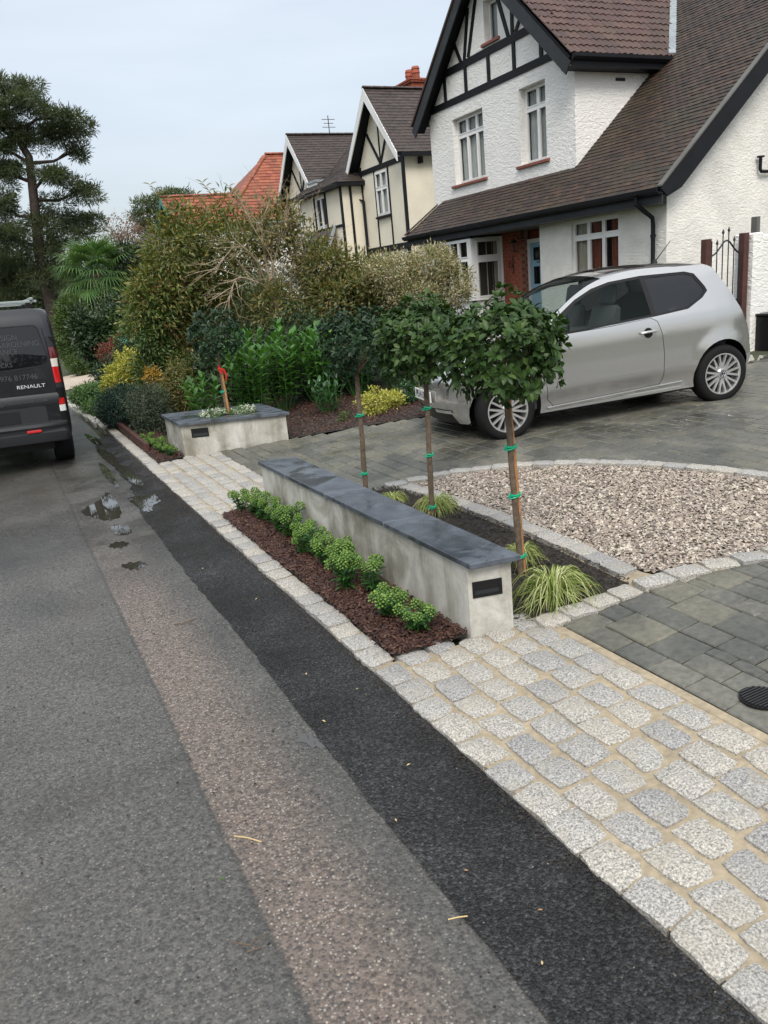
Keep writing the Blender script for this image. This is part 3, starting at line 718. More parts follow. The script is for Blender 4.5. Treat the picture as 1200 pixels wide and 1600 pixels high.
puddle([(.98, 10.9), (1.05, 11.0), (1.12, 10.3), (1.10, 9.6), (1.24, 9.0), (1.20, 8.5), (1.10, 8.2), (1.04, 8.6), (1.02, 9.5), (.98, 10.2)], 6)
puddle([(.90, 10.0), (.94, 9.6), (.93, 8.8), (.88, 8.4), (.85, 8.9), (.86, 9.6)], 7, .003)
puddle([(.80, 2.80), (.86, 2.80), (.885, 2.72), (.89, 2.66), (.85, 2.69)], 8, .003)
puddle([(1.0, 12.6), (1.1, 12.2), (1.12, 11.4), (1.03, 11.5)], 9)

# ============================================================ LOW WALL
wl = wthing('low_wall', (1.95, 4.5, .0), 'low pale concrete wall with dark slate coping between drive and kerb bed', 'wall')
m_ = MB(); z1 = .458
A, B_, C_, D_ = (1.848, 3.022), (2.070, 2.965), (2.045, 6.02), (1.800, 6.115)
m_.extr([(*A, -.05), (*B_, -.05), (*C_, -.05), (*D_, -.05)], (0, 0, z1 + .05)); m_.build('wall_body', M['conc'], wl, bev=.003)
n = 4; P0, P1, Q0, Q1 = Vector((1.828, 2.955)), Vector((1.785, 6.145)), Vector((2.092, 2.905)), Vector((2.085, 6.04))
cuts = [0, .285, .555, .80, 1]
for i in range(4):
    a, b = cuts[i] + .0012, cuts[i + 1] - .0012; dz = R.uniform(-.001, .001)
    pl = [P0.lerp(P1, a), Q0.lerp(Q1, a), Q0.lerp(Q1, b), P0.lerp(P1, b)]
    MB().extr([(p.x, p.y, z1 + .001 + dz) for p in pl], (0, 0, .030)).build('coping_slab', M['slate'], wl, bev=.003)
for cc in cuts[1:-1]:
    pl = [P0.lerp(P1, cc - .0012), Q0.lerp(Q1, cc - .0012), Q0.lerp(Q1, cc + .0012), P0.lerp(P1, cc + .0012)]; MB().extr([(p.x, p.y, z1 + .002) for p in pl], (0, 0, .0265)).build('coping_joint', M['lead'], wl)
# recessed black step light in the end
def steplight(parent, c, ux, sz=(.125, .062)):
    """c centre on the wall face, ux unit vector along the face; the fitting is set into the face"""
    ux = Vector(ux).normalized(); n = Vector((ux.y, -ux.x, 0)); c = Vector(c); up_ = Vector((0, 0, 1))
    w2, h2 = sz[0] / 2, sz[1] / 2; f = .013
    P = lambda a, b, d: c + ux * a + up_ * b + n * d
    m = MB()
    for (a0, a1, b0, b1) in ((-w2, w2, h2 - f, h2), (-w2, w2, -h2, -h2 + f), (-w2, -w2 + f, -h2 + f, h2 - f), (w2 - f, w2, -h2 + f, h2 - f)):
        m.extr([P(a0, b0, .0005), P(a1, b0, .0005), P(a1, b1, .0005), P(a0, b1, .0005)], n * .006)
    fr = m.build('step_light', M['blackpl'], parent)
    m = MB(); m.quad(P(-w2 + f, -h2 + f, .001), P(w2 - f, -h2 + f, .001), P(w2 - f, h2 - f, .001), P(-w2 + f, h2 - f, .001))
    MB().extr([P(-w2 + f, -.004, .0012), P(w2 - f, -.004, .0012), P(w2 - f, h2 - f, .0012), P(-w2 + f, h2 - f, .0012)], n * .0035).build('hood', M['blackpl'], fr, org=parent.location)
    m.build('lens', M['vanb'], fr, org=parent.location)
ux = Vector((B_[0] - A[0], B_[1] - A[1], 0)).normalized()
steplight(wl, Vector((A[0], A[1], .325)) + ux * .098, ux, (.155, .085))

# ============================================================ FAR PLANTER
plt = wthing('planter', (2.3, 9.3, 0), 'low concrete planter box with slate top, white flowers inside, beyond the drive', 'planter')
a, b, c, d = (1.775, 9.06), (2.905, 8.565), (2.90, 9.55), (1.775, 9.98)
MB().extr([(*a, -.05), (*b, -.05), (*c, -.05), (*d, -.05)], (0, 0, .49)).build('planter_body', M['conc'], plt, bev=.003)
a, b, c, d = [Vector(p) for p in ((1.745, 9.02), (2.94, 8.51), (2.935, 9.60), (1.745, 10.04))]
ia, ib, ic, id_ = [Vector(p) for p in ((2.10, 9.12), (2.72, 8.86), (2.72, 9.42), (2.10, 9.66))]
for q in ([a, b, ib, ia], [b, c, ic, ib], [c, d, id_, ic], [d, a, ia, id_]):
    MB().extr([(p.x, p.y, .441) for p in q], (0, 0, .032)).build('coping_slab', M['slate'], plt, bev=.002)
MB().extr([(p.x, p.y, .442) for p in (ia, ib, ic, id_)], (0, 0, .012)).build('soil', M['soil'], plt)
ux = Vector((1.13, -.495, 0)).normalized(); steplight(plt, Vector((1.775, 9.06, .335)) + ux * .215, ux, (.20, .105))

# ============================================================ HOUSES
def wall_panel(m, O, U, outline, holes=(), reveal=.15, back=.0):
    """front face with openings (a,z given along unit direction U from O) and their reveals, added to builder m"""
    O = Vector(O); U = Vector(U).normalized(); Nn = Vector((U.y, -U.x, 0))
    pts = [Vector(p) for p in outline]; ed = [(i, (i + 1) % len(outline)) for i in range(len(outline))]
    for (a0, a1, z0, z1) in holes:
        n = len(pts); pts += [Vector(p) for p in ((a0, z0), (a1, z0), (a1, z1), (a0, z1))]; ed += [(n, n + 1), (n + 1, n + 2), (n + 2, n + 3), (n + 3, n)]
    vo, _, fo, *_ = delaunay_2d_cdt(pts, ed, [], 0, 1e-6)
    P = lambda a, z, d=0.: O + U * a + Vector((0, 0, z)) - Nn * d
    keep = []
    for f in fo:
        cx_ = sum(vo[i].x for i in f) / len(f); cy_ = sum(vo[i].y for i in f) / len(f)
        if not inpoly(cx_, cy_, outline): continue
        if any(a0 < cx_ < a1 and z0 < cy_ < z1 for a0, a1, z0, z1 in holes): continue
        keep.append(tuple(f))
    m.add([P(v.x, v.y) for v in vo], keep)
    for (a0, a1, z0, z1) in holes:
        c = [(a0, z0), (a1, z0), (a1, z1), (a0, z1)]
        for i in range(4):
            p, q = c[i], c[(i + 1) % 4]; m.add([P(*p), P(*q), P(*q, reveal), P(*p, reveal)], [(0, 1, 2, 3)])
def window(parent, O, U, a0, a1, z0, z1, cols, trans=None, fw=.046, mat=None, depth=.06, inset=.15, curtain=None, glass=None, room=.5, bars=None, name='window'):
    """casement window: frame bars as one part; pane and curtain are its sub-parts"""
    O = Vector(O); U = Vector(U).normalized(); Nn = Vector((U.y, -U.x, 0)); org = Vector(parent.location) if parent.get('_world') else Vector((0, 0, 0))
    P = lambda a, z, d: O + U * a + Vector((0, 0, z)) - Nn * d
    m = MB()
    def bar(b0, b1, y0, y1, d0=0., d1=None):
        d1 = depth if d1 is None else d1
        m.extr([P(b0, y0, inset + d0), P(b1, y0, inset + d0), P(b1, y1, inset + d0), P(b0, y1, inset + d0)], -Nn * (d1 - d0))
    bar(a0, a1, z0, z0 + fw); bar(a0, a1, z1 - fw, z1); bar(a0, a0 + fw, z0 + fw, z1 - fw); bar(a1 - fw, a1, z0 + fw, z1 - fw)
    W = (a1 - a0 - 2 * fw); cuts = [a0 + fw + W * i / cols for i in range(cols + 1)]
    rows = [z0 + fw] + ([trans] if trans else []) + [z1 - fw]
    for c in cuts[1:-1]: bar(c - fw * .4, c + fw * .4, z0 + fw, z1 - fw, .002, depth - .002)
    if trans: bar(a0 + fw, a1 - fw, trans - fw * .7, trans + fw * .7, .004, depth - .004)
    # casement frames
    for i in range(cols):
        for j in range(len(rows) - 1):
            x0 = cuts[i] + (fw * .4 if i else 0); x1 = cuts[i + 1] - (fw * .4 if i < cols - 1 else 0); y0 = rows[j] + (fw * .7 if j else 0); y1 = rows[j + 1] - (fw * .7 if j < len(rows) - 2 else 0); k = fw * .45
            bar(x0, x1, y0, y0 + k, -.008, .03); bar(x0, x1, y1 - k, y1, -.008, .03); bar(x0, x0 + k, y0 + k, y1 - k, -.008, .03); bar(x1 - k, x1, y0 + k, y1 - k, -.008, .03)
    fr = m.build(name, mat or M['white'], parent)
    for i in range(cols):
        for j in range(len(rows) - 1):
            x0, x1 = cuts[i] + fw * .1, cuts[i + 1] - fw * .1; y0, y1 = rows[j], rows[j + 1]
            MB().extr([P(x0, y0, inset + .032), P(x1, y0, inset + .032), P(x1, y1, inset + .032), P(x0, y1, inset + .032)], -Nn * .006).build('pane', glass or M['glass'], fr, org=org)
    if curtain:
        for (b0, b1, cm) in curtain:
            mm = MB(); n = max(6, int((b1 - b0) / .02)); top = [P(b0 + (b1 - b0) * i / n, z1 - fw * .5, inset + .085 + .014 * math.sin(i * 1.7) + .012 * math.sin(i * .6 + 1)) for i in range(n + 1)]
            bot = [p - Vector((0, 0, z1 - z0 - fw)) for p in top]
            mm.add(top + bot, [(i, i + 1, n + 1 + i + 1, n + 1 + i) for i in range(n)]); mm.build('curtain', cm, fr, org=org, sm=True)
    # room behind
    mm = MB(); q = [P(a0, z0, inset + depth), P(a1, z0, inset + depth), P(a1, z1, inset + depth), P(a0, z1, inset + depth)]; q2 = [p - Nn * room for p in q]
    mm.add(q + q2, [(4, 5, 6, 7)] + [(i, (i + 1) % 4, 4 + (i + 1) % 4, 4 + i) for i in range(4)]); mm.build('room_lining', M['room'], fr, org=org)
    return fr
def tiles(parent, O, U, V, poly, tw, ex, mat, th=.014, nparts=300, name='roof_tile', prof=False, seed=1, camera=(0, 0, 1.83)):
    """roof tiles laid in courses: O origin, U unit along a course, V unit up the slope, poly in (u,v)"""
    O, U, V = Vector(O), Vector(U).normalized(), Vector(V).normalized(); Nn = U.cross(V).normalized()
    if Nn.z < 0: Nn = -Nn
    g = np.random.default_rng(seed)
    us = [p[0] for p in poly]; vs_ = [p[1] for p in poly]; rows = int((max(vs_) - min(vs_)) / ex) + 1; cells = []
    def spans(v):
        xs = []
        for i in range(len(poly)):
            (u0, v0), (u1, v1) = poly[i], poly[(i + 1) % len(poly)]
            if (v0 > v) != (v1 > v): xs.append(u0 + (v - v0) / (v1 - v0) * (u1 - u0))
        xs.sort(); return list(zip(xs[::2], xs[1::2]))
    for j in range(rows):
        v = min(vs_) + j * ex; off = (j % 2) * tw / 2
        for s0, s1 in spans(v + ex * .5):
            i0 = int((s0 - min(us) + off) / tw) - 1; uu = min(us) - off + i0 * tw
            while uu < s1:
                a_, b_ = max(uu, s0), min(uu + tw, s1)
                if b_ - a_ > tw * .12: cells.append((a_, v, (b_ - a_) / tw))
                uu += tw
    if prof: pr = [(0, .0), (.12, .018), (.28, .022), (.42, .0), (.52, .0), (.64, .018), (.80, .022), (.94, .0), (.985, 0)]
    else: pr = [(0.0, 0.0), (.5, .002), (.985, 0.0)]
    np_ = len(pr)
    def tile(tw_, q):
        Ls = ex * 1.12; Vt = []
        for (a, hgt) in pr: Vt.append((a * tw_, -.006 + q[0] * .004, hgt + th * 1.55 + q[1] * .002))
        for (a, hgt) in pr: Vt.append((a * tw_, Ls, hgt + th * .45))
        for (a, hgt) in pr: Vt.append((a * tw_, -.006 + q[0] * .004, hgt + th * .2))
        Fs = [(i, i + 1, np_ + i + 1, np_ + i) for i in range(np_ - 1)] + [(2 * np_ + i, 2 * np_ + i + 1, i + 1, i) for i in range(np_ - 1)]
        Fs += [(0, np_, 2 * np_), (np_ - 1, 3 * np_ - 1, 2 * np_ - 1)]
        return Vt, Fs
    org = Vector(parent.location); cam_ = Vector(camera)
    cells.sort(key=lambda c: (O + U * c[0] + V * c[1] - cam_).length)
    shared = []
    for k in range(4):
        Vt, Fs = tile(tw, (g.normal(), g.normal())); me = bpy.data.meshes.new(name); me.from_pydata(Vt, [], Fs); me.materials.append(mat); shared.append(me)
    B = Matrix((U, V, Nn)).transposed()
    VV, FF = [], []
    for c_i, (uu, v, fr_) in enumerate(cells):
        p = O + U * uu + V * v
        rx, ry = g.normal() * .008, g.normal() * .006
        if c_i < nparts:
            o_ = obj(name, shared[c_i % 4], parent); o_.matrix_local = Matrix.Translation(p - org) @ (B @ Matrix.Rotation(rx, 3, 'X') @ Matrix.Diagonal((fr_, 1, 1))).to_4x4()
        else:
            Vt, Fs = tile(tw, (g.normal(), g.normal())); n = len(VV)
            for a in Vt: VV.append(p - org + U * a[0] * fr_ + V * a[1] + Nn * (a[2] + a[1] * rx + a[0] * ry))
            FF += [tuple(i + n for i in f) for f in Fs]
    if VV:
        me = bpy.data.meshes.new(name + 's'); me.from_pydata([tuple(v) for v in VV], [], FF); me.materials.append(mat); o_ = obj(name + 's', me, parent); o_['kind'] = 'stuff'
def slope_quad(parent, name, pts, mat, th=.05):
    pts = [Vector(p) for p in pts]; n = (pts[1] - pts[0]).cross(pts[2] - pts[0]).normalized()
    if n.z > 0: n = -n
    return MB().extr(pts, n * th).build(name, mat, parent)
def ridge_tiles(parent, a, b, mat, l=.32, r=.085, name='ridge_tile'):
    a, b = Vector(a), Vector(b); d = (b - a).normalized(); n = int((b - a).length / l); s = Vector((0, 0, 1)).cross(d).normalized(); upd = d.cross(s)
    for i in range(n):
        p = a + d * (i * l); m = MB(); q = p + d * (l * .985); V = []
        for e in (p, q):
            k = 1.06 if e is p else .97
            for j in range(6):
                an = PI * j / 5; V.append(e + s * math.cos(an) * r * k + upd * (math.sin(an) * r * .62 * k))
        m.add(V, [(j, j + 1, 6 + j + 1, 6 + j) for j in range(5)] + [tuple(range(6))]); m.build(name, mat, parent, recalc=False)

# ---- the white house ------------------------------------------------
H = wthing('house', (13.5, 14.5, .3), 'large white roughcast house with black timbered gable and long brown tiled roof', 'house')
ML = M
S = .87; RX0, RZ0 = 9.9, 2.83
rp = lambda x: RZ0 + S * (x - RX0)
# ground floor front wall, side gable wall
m = MB()
wall_panel(m, (10.3, 13.2, 0), (0, -1, 0), [(0, -.2), (3.33, -.2), (3.33, 2.98), (0, 2.98)], [(.96, 2.24, 1.56, 2.57)], .10)
m.build('front_wall', M['rough'], H)
m = MB(); m.add([(10.3, 9.87, -.2), (24.3, 9.87, -.2), (24.3, 9.87, 3.1), (17.3, 9.87, 9.15), (10.3, 9.87, 3.06)], [(0, 1, 2, 3, 4)]); m.build('gable_end_wall', M['rough'], H)
m = MB(); m.quad((24.3, 9.87, -.2), (24.3, 18, -.2), (24.3, 18, 3.1), (24.3, 9.87, 3.1)); m.add([(10.85, 18.0, -.2), (24.3, 18, -.2), (24.3, 18, 3.1), (17.3, 18, 9.15), (10.85, 18, 3.5)], [(0, 1, 2, 3, 4)]); m.build('rear_walls', M['rough'], H)
MB().add([(10.3, 13.2, -.2), (10.3, 13.2, 2.98), (11.1, 13.2, 2.98), (11.1, 13.2, -.2)], [(0, 1, 2, 3)]).build('porch_side_wall', M['rough'], H)
window(H, (10.3, 13.2, 0), (0, -1, 0), .96, 2.24, 1.56, 2.57, 3, 2.255, inset=.05, curtain=[(.98, 1.25, M['curtain2']), (1.36, 1.62, M['brick']), (1.9, 2.2, M['brick'])])
# first floor front wing
GY0, GY1, GX = 12.58, 17.93, 10.75; AY = 15.25
m = MB()
yy = lambda y: GY1 - y   # distance along the wall from its far end
wall_panel(m, (GX, GY1, 0), (0, -1, 0), [(0, 3.2), (GY1 - GY0, 3.2), (GY1 - GY0, 5.45), (GY1 - AY, 8.02), (0, 5.45)],
           [(yy(16.9), yy(15.64), 3.86, 5.28), (yy(14.31), yy(13.45), 3.88, 5.32), (yy(15.42), yy(14.93), 6.46, 7.25)], .17)
m.build('front_gable_wall', M['smoothr'], H)
MB().add([(GX, GY0, 3.2), (13.6, GY0, 3.2), (13.6, GY0, 5.5), (GX, GY0, 5.45)], [(0, 1, 2, 3)]).build('wing_side_wall', M['smoothr'], H)
MB().add([(GX, GY1, -.2), (13.6, GY1, -.2), (13.6, GY1, 5.45), (GX, GY1, 5.45)], [(0, 1, 2, 3)]).build('wing_far_wall', M['smoothr'], H)
U_ = (0, -1, 0); O_ = (GX, GY1, 0)
window(H, O_, U_, yy(16.9), yy(15.64), 3.86, 5.28, 3, 4.90, inset=.13, curtain=[(yy(16.86), yy(15.68), M['curtain'])])
window(H, O_, U_, yy(14.31), yy(13.45), 3.88, 5.32, 2, 4.92, inset=.16, curtain=[(yy(14.27), yy(13.49), M['curtain'])])
window(H, O_, U_, yy(15.42), yy(14.93), 6.46, 7.25, 1, None, inset=.14, curtain=[(yy(15.4), yy(15.15), M['curtain'])])
for (a, b, z) in ((17.02, 15.56, 3.79), (14.42, 13.36, 3.81), (15.5, 14.86, 6.40)):
    MB().extr([(GX - .06, a, z), (GX - .06, a, z + .055), (GX + .14, a, z + .075), (GX + .14, a, z)], (0, b - a, 0)).build('window_sill', M['sill'], H, bev=.004)
# black timbers, proud of the render
def tim(a, b, wd=.10, X=GX, nm='timber', mt=None, th=.028):
    MB().beam((X - .001, a[0], a[1]), (X - .001, b[0], b[1]), wd, th, (-1, 0, 0)).build(nm, mt or M['black'], H)
tim((17.9, 5.645), (12.60, 5.645), .14); tim((17.35, 6.285), (13.15, 6.285), .15, th=.030)
for y in (17.10, 16.21, 15.31, 14.40, 13.52): tim((y, 5.715), (y, 6.21), .10)
tim((15.98, 7.3), (16.22, 6.36), .09); tim((15.62, 7.5), (16.06, 6.37), .09, th=.026); tim((16.58, 6.75), (16.36, 6.36), .08)
tim((14.96, 7.35), (14.56, 6.36), .09); tim((14.41, 7.05), (14.42, 6.36), .09, th=.026); tim((14.08, 6.64), (14.32, 6.36), .08)
# bargeboards and soffit of the front gable
BX = 10.40; S2 = (8.14 - 5.34) / (AY - 12.33)
for sgn, foot in ((-1, 12.28), (1, 18.22)):
    a = Vector((BX, foot, 5.30)); b = Vector((BX, AY, 8.14))
    MB().extr([a, b, b - Vector((0, 0, .34)), a - Vector((0, 0, .16)) + Vector((0, -sgn * .14, -.02))], (.03, 0, 0)).build('bargeboard', M['bargeg'], H)
    MB().extr([a + Vector((.031, 0, -.03)), b + Vector((.031, 0, -.03)), b + Vector((.031, 0, -.06)), a + Vector((.031, 0, -.06))], (.33, 0, 0)).build('soffit', M['black'], H)
# wing roof
xv = lambda z: RX0 + (z - RZ0) / S   # where the main roof plane has height z
ez, ey = 5.42, 12.27; rz_ = 8.17
V_ = Vector((0, AY - ey, rz_ - ez)); Ls = V_.length
poly = [(0, 0), (xv(ez) - BX - .0, 0), (xv(rz_) - BX, Ls), (0, Ls)]
slope_quad(H, 'roof_underside', [(BX + .02, ey + .03, ez - .03), (xv(ez), ey + .03, ez - .03), (xv(rz_), AY, rz_ - .03), (BX + .02, AY, rz_ - .03)], M['black'])
tiles(H, (BX - .03, ey - .04, ez), (1, 0, 0), V_, poly, .30, .245, M['tile2'], .018, 260, 'concrete_roof_tile', True, 2)
slope_quad(H, 'far_wing_roof', [(BX - .03, 18.23, ez), (xv(ez), 18.23, ez), (xv(rz_), AY, rz_), (BX - .03, AY, rz_)], M['tile2'])
ridge_tiles(H, (BX, AY, rz_ + .03), (xv(rz_), AY, rz_ + .03), M['tile2'], .4, .11)
MB().extr([(BX + .02, ey - .02, ez - .10), (BX + .02, ey - .10, ez - .05), (BX + .02, ey - .10, ez + .01), (BX + .02, ey - .02, ez + .01)], (xv(ez) - BX - .08, 0, 0)).build('gutter', M['black'], H)
MB().box(BX + .04, xv(ez) - .05, ey + .0, ey + .025, ez - .20, ez - .03).build('fascia', M['black'], H)
MB().box(BX + .04, xv(ez) - .05, ey + .026, GY0, ez - .20, ez - .185).build('soffit', M['black'], H)
MB().box(11.75, 11.98, GY0 - .02, GY0 - .001, 5.08, 5.13).build('air_vent', M['bargeg'], H)
# lead valley
a, b = Vector((xv(ez) + .0, ey, ez)), Vector((xv(rz_), AY, rz_)); 
for k in range(7):
    p, q = a.lerp(b, k / 7), a.lerp(b, (k + 1.02) / 7); s_ = Vector((.10, -.04, .06)); t_ = Vector((-.07, 0, .05))
    MB().extr([p + s_ + Vector((0, 0, .02)), q + s_ + Vector((0, 0, .02)), q + t_ + Vector((0, 0, .03)), p + t_ + Vector((0, 0, .03))], (0, 0, .012)).build('lead_flashing', M['lead'], H)
# main roof (front slope) with cut-out for the wing
L_ = math.hypot(1, S); ys0, ys1 = 9.58, 18.08
V_ = Vector((1, 0, S)).normalized(); sl = lambda x: (x - RX0) * L_
# u runs towards +y
poly = [(0, 0), (ys1 - ys0, 0), (17.52 - ys0, sl(10.75)), (12.60 - ys0, sl(10.75)), (12.56 - ys0, sl(xv(5.46))), (12.36 - ys0, sl(xv(5.5))), (AY - ys0, sl(xv(8.22))), (18.3 - ys0, sl(xv(5.5))), (18.3 - ys0, sl(17.3)), (0, sl(17.3))]
slope_quad(H, 'roof_underside', [(RX0 + .02, ys0 + .03, RZ0 - .03), (10.74, ys0 + .03, rp(10.74) - .03), (10.74, 17.5, rp(10.74) - .03), (RX0 + .02, 18.05, RZ0 - .03)], M['black'], .03)
slope_quad(H, 'roof_underside', [(10.74, ys0 + .03, rp(10.74) - .03), (17.3, ys0 + .03, rp(17.3) - .03), (17.3, 12.6, rp(17.3) - .03), (10.74, 12.6, rp(10.74) - .03)], M['black'], .03)
tiles(H, (RX0, ys0, RZ0), (0, 1, 0), V_, poly, .168, .102, M['tile'], .012, 300, 'roof_tile', False, 3, (2, 9, 2))
slope_quad(H, 'rear_roof', [(17.3, ys0, rp(17.3)), (17.3, 18.3, rp(17.3)), (24.7, 18.3, RZ0), (24.7, ys0, RZ0)], M['tile'])
ridge_tiles(H, (17.3, ys0, rp(17.3) + .02), (17.3, 18.3, rp(17.3) + .02), M['tile'], .32, .11)
# small hipped end at the far left of the pent
slope_quad(H, 'hip_end', [(RX0 + .0, 18.08, RZ0 + .01), (10.75, 17.52, rp(10.75) + .01), (10.75, 18.1, RZ0 + .03)], M['tile'])
ridge_tiles(H, (RX0, 18.1, RZ0 + .03), (10.75, 17.52, rp(10.75) + .03), M['tile'], .22, .06, 'hip_tile')
# verge bargeboard on the near gable end
a, b = Vector((RX0 - .03, 9.585, RZ0 - .02)), Vector((17.3, 9.585, rp(17.3) - .02)); d = Vector((0, 0, -.30)); c = Vector((24.7, 9.585, RZ0 - .02))
MB().extr([a, b, b + d, Vector((10.32, 9.585, RZ0 - .02)), a + Vector((.16, 0, -.12))], (0, .03, 0)).build('bargeboard', M['black'], H)
MB().extr([b, c, c + d, b + d], (0, .03, 0)).build('bargeboard', M['black'], H)
MB().extr([a + Vector((.1, .031, -.09)), b + Vector((0, .031, -.03)), b + Vector((0, .031, -.05)), a + Vector((.1, .031, -.11))], (0, .255, 0)).build('soffit', M['black'], H)
MB().extr([a + Vector((0, -.02, .03)), b + Vector((0, -.02, .03)), b + Vector((0, -.02, .055)), a + Vector((0, -.02, .055))], (0, .10, 0)).build('verge_mortar', M['soffit'], H)
# eaves of the pent: gutter in lengths, fascia, soffit, downpipe
for k in range(7):
    y0, y1 = 9.60 + k * 1.212, 9.60 + (k + 1) * 1.212 - .006
    MB().extr([(9.93, y0, RZ0 - .09), (9.86, y0, RZ0 - .10), (9.80, y0, RZ0 - .06), (9.79, y0, RZ0 + .0), (9.805, y0, RZ0 + .0), (9.815, y0, RZ0 - .05), (9.865, y0, RZ0 - .085), (9.93, y0, RZ0 - .07)], (0, y1 - y0, 0)).build('gutter', M['black'], H)
MB().box(9.935, 9.965, 9.62, 18.06, RZ0 - .23, RZ0 - .01).build('fascia', M['bargeg'], H)
MB().box(9.966, 11.1, 9.88, 18.06, RZ0 - .23, RZ0 - .215).build('soffit', M['soffit'], H)
MB().tube([(9.86, 10.10, RZ0 - .09), (9.86, 10.10, RZ0 - .20), (10.02, 10.10, RZ0 - .30), (10.22, 10.10, RZ0 - .42), (10.235, 10.10, RZ0 - .55), (10.235, 10.10, .3)], .036, 10).build('downpipe', M['black'], H, sm=True)
for z in (2.1, 1.2): MB().tube([(10.235, 10.10, z), (10.235, 10.10, z + .05)], .045, 10).build('pipe_bracket', M['black'], H)
# black waste pipe on the gable end
MB().tube([(12.40, 9.80, 3.24), (12.40, 9.80, 3.06), (12.43, 9.80, 3.02), (13.3, 9.80, 3.0)], .028, 8).build('waste_pipe', M['black'], H, sm=True)
MB().box(12.34, 12.46, 9.77, 9.83, 3.24, 3.27).build('pipe_cap', M['black'], H)
# porch: brick wall built brick by brick, blue door in a white frame
BXp = 10.85
MB().box(BXp + .012, BXp + .2, 14.575, 15.30, .2, 2.62).build('brick_backing', M['bmortar'], H)
MB().box(11.10, 11.3, 13.2, 14.575, 2.40, 2.62).build('brick_lintel', M['brick'], H)
bm_ = []
for k in range(3):
    mm = MB().box(0, .10, 0, .213, 0, .063); q = mm.build('brick', M['brick'], None, bev=.003); bm_.append(q.data); bpy.data.objects.remove(q)
row = 0; z = .3
while z < 2.58:
    y = 14.575 - (.11 if row % 2 else 0)
    while y < 15.28:
        y0 = max(y, 14.575); y1 = min(y + .213, 15.30)
        if y1 - y0 > .05:
            o_ = obj('brick', R.choice(bm_), H, Vector((BXp, y0, z)) - Vector(H.location)); o_.scale = (1, (y1 - y0) / .213, 1)
        y += .223
    # return into the door recess
    if z < 2.38:
        o_ = obj('brick', R.choice(bm_), H, Vector((BXp + .215 if row % 2 else BXp + .108, 14.571, z)) - Vector(H.location), (0, 0, PI / 2)); o_.scale = (.12, .48, 1)
    z += .073; row += 1
MB().box(BXp, 11.1, 14.572, 14.58, .2, 2.4).build('recess_return', M['bmortar'], H)
dr = MB()
for (y0, y1, z0, z1) in ((14.49, 14.57, .3, 2.40), (13.45, 13.53, .3, 2.40), (13.53, 14.49, 2.32, 2.40)): dr.box(11.02, 11.12, y0, y1, z0, z1)
dr.build('door_frame', M['white'], H)
door = MB().box(11.06, 11.10, 13.535, 14.485, .32, 2.315).build('front_door', M['doorblue'], H)
org = H.location
for (y0, y1, z0, z1, mt) in ((14.08, 14.40, 1.95, 2.22, 'tint'), (13.62, 13.94, 1.95, 2.22, 'tint'), (14.2, 14.4, 1.45, 1.82, 'tint'), (13.92, 14.10, 1.45, 1.82, 'tint'), (13.64, 13.82, 1.45, 1.82, 'tint')):
    MB().box(11.052, 11.062, y0, y1, z0, z1).build('door_glazing', M[mt], door, org=org)
MB().box(11.045, 11.062, 13.95, 14.15, 1.22, 1.30).build('letterbox', M['chrome'], door, org=org)
for (y0, y1) in ((13.64, 13.94), (14.08, 14.38)): MB().box(11.05, 11.062, y0, y1, .5, 1.1).build('door_panel', M['doorblue'], door, org=org, bev=.006)
MB().box(9.9, 11.12, 13.2, 14.6, .2, .31).build('door_step', M['conc'], H)
MB().box(11.11, 11.2, 13.2, 15.3, .2, 2.62).build('inner_wall', M['brick'], H)
def lantern(p, arm):
    p = Vector(p); m = MB()
    b = wthing('porch_lantern', tuple(p), 'x', 'lamp')
    for sx_ in (-1, 1):
        for sy_ in (-1, 1): m.beam(p + Vector((sx_ * .04, sy_ * .04, -.09)), p + Vector((sx_ * .06, sy_ * .06, .08)), .012, .012, (sx_, sy_, 0))
    m.build('cage', M['iron'], b)
    V = [p + Vector((math.cos(a) * .10, math.sin(a) * .10, .08)) for a in [k * PI / 3 for k in range(6)]] + [p + Vector((0, 0, .17))]
    MB().add(V, [(i, (i + 1) % 6, 6) for i in range(6)] + [tuple(range(5, -1, -1))]).build('hood', M['iron'], b)
    MB().tube([p + Vector((0, 0, -.07)), p + Vector((0, 0, .07))], [.035, .05], 8).build('globe', M['glass'], b)
    MB().box(p.x - .05, p.x + .05, p.y - .05, p.y + .05, p.z - .11, p.z - .09).build('base', M['iron'], b)
    MB().tube(arm, .012, 6).build('bracket', M['iron'], b)
    return b
l1_ = lantern((10.70, 14.62, 2.28), [(10.70, 14.62, 2.45), (10.70, 14.62, 2.52), (10.78, 14.62, 2.50), (10.85, 14.62, 2.42)]); l1_['label'] = 'black porch lantern on the red brick beside the bay window'
l2_ = lantern((10.48, 13.44, 2.0), [(10.48, 13.44, 2.17), (10.48, 13.44, 2.22), (10.48, 13.3, 2.22), (10.48, 13.2, 2.10)]); l2_['label'] = 'black wall lantern hanging in front of the pale blue front door'
hs = wthing('iron_scroll', (10.83, 14.93, 1.95), 'small black wrought iron scroll ornament on the red brick wall by the porch', 'ornament')
MB().tube([(10.835, 14.86, 1.72), (10.835, 14.86, 2.1)], .010, 5).build('stem', M['iron'], hs)
MB().tube([(10.835, 14.88 + .10 * math.sin(k * .5) * (1 - k / 16) + .06, 1.9 + .10 * math.cos(k * .5) * (1 - k / 16)) for k in range(14)], .007, 5).build('scroll', M['iron'], hs)
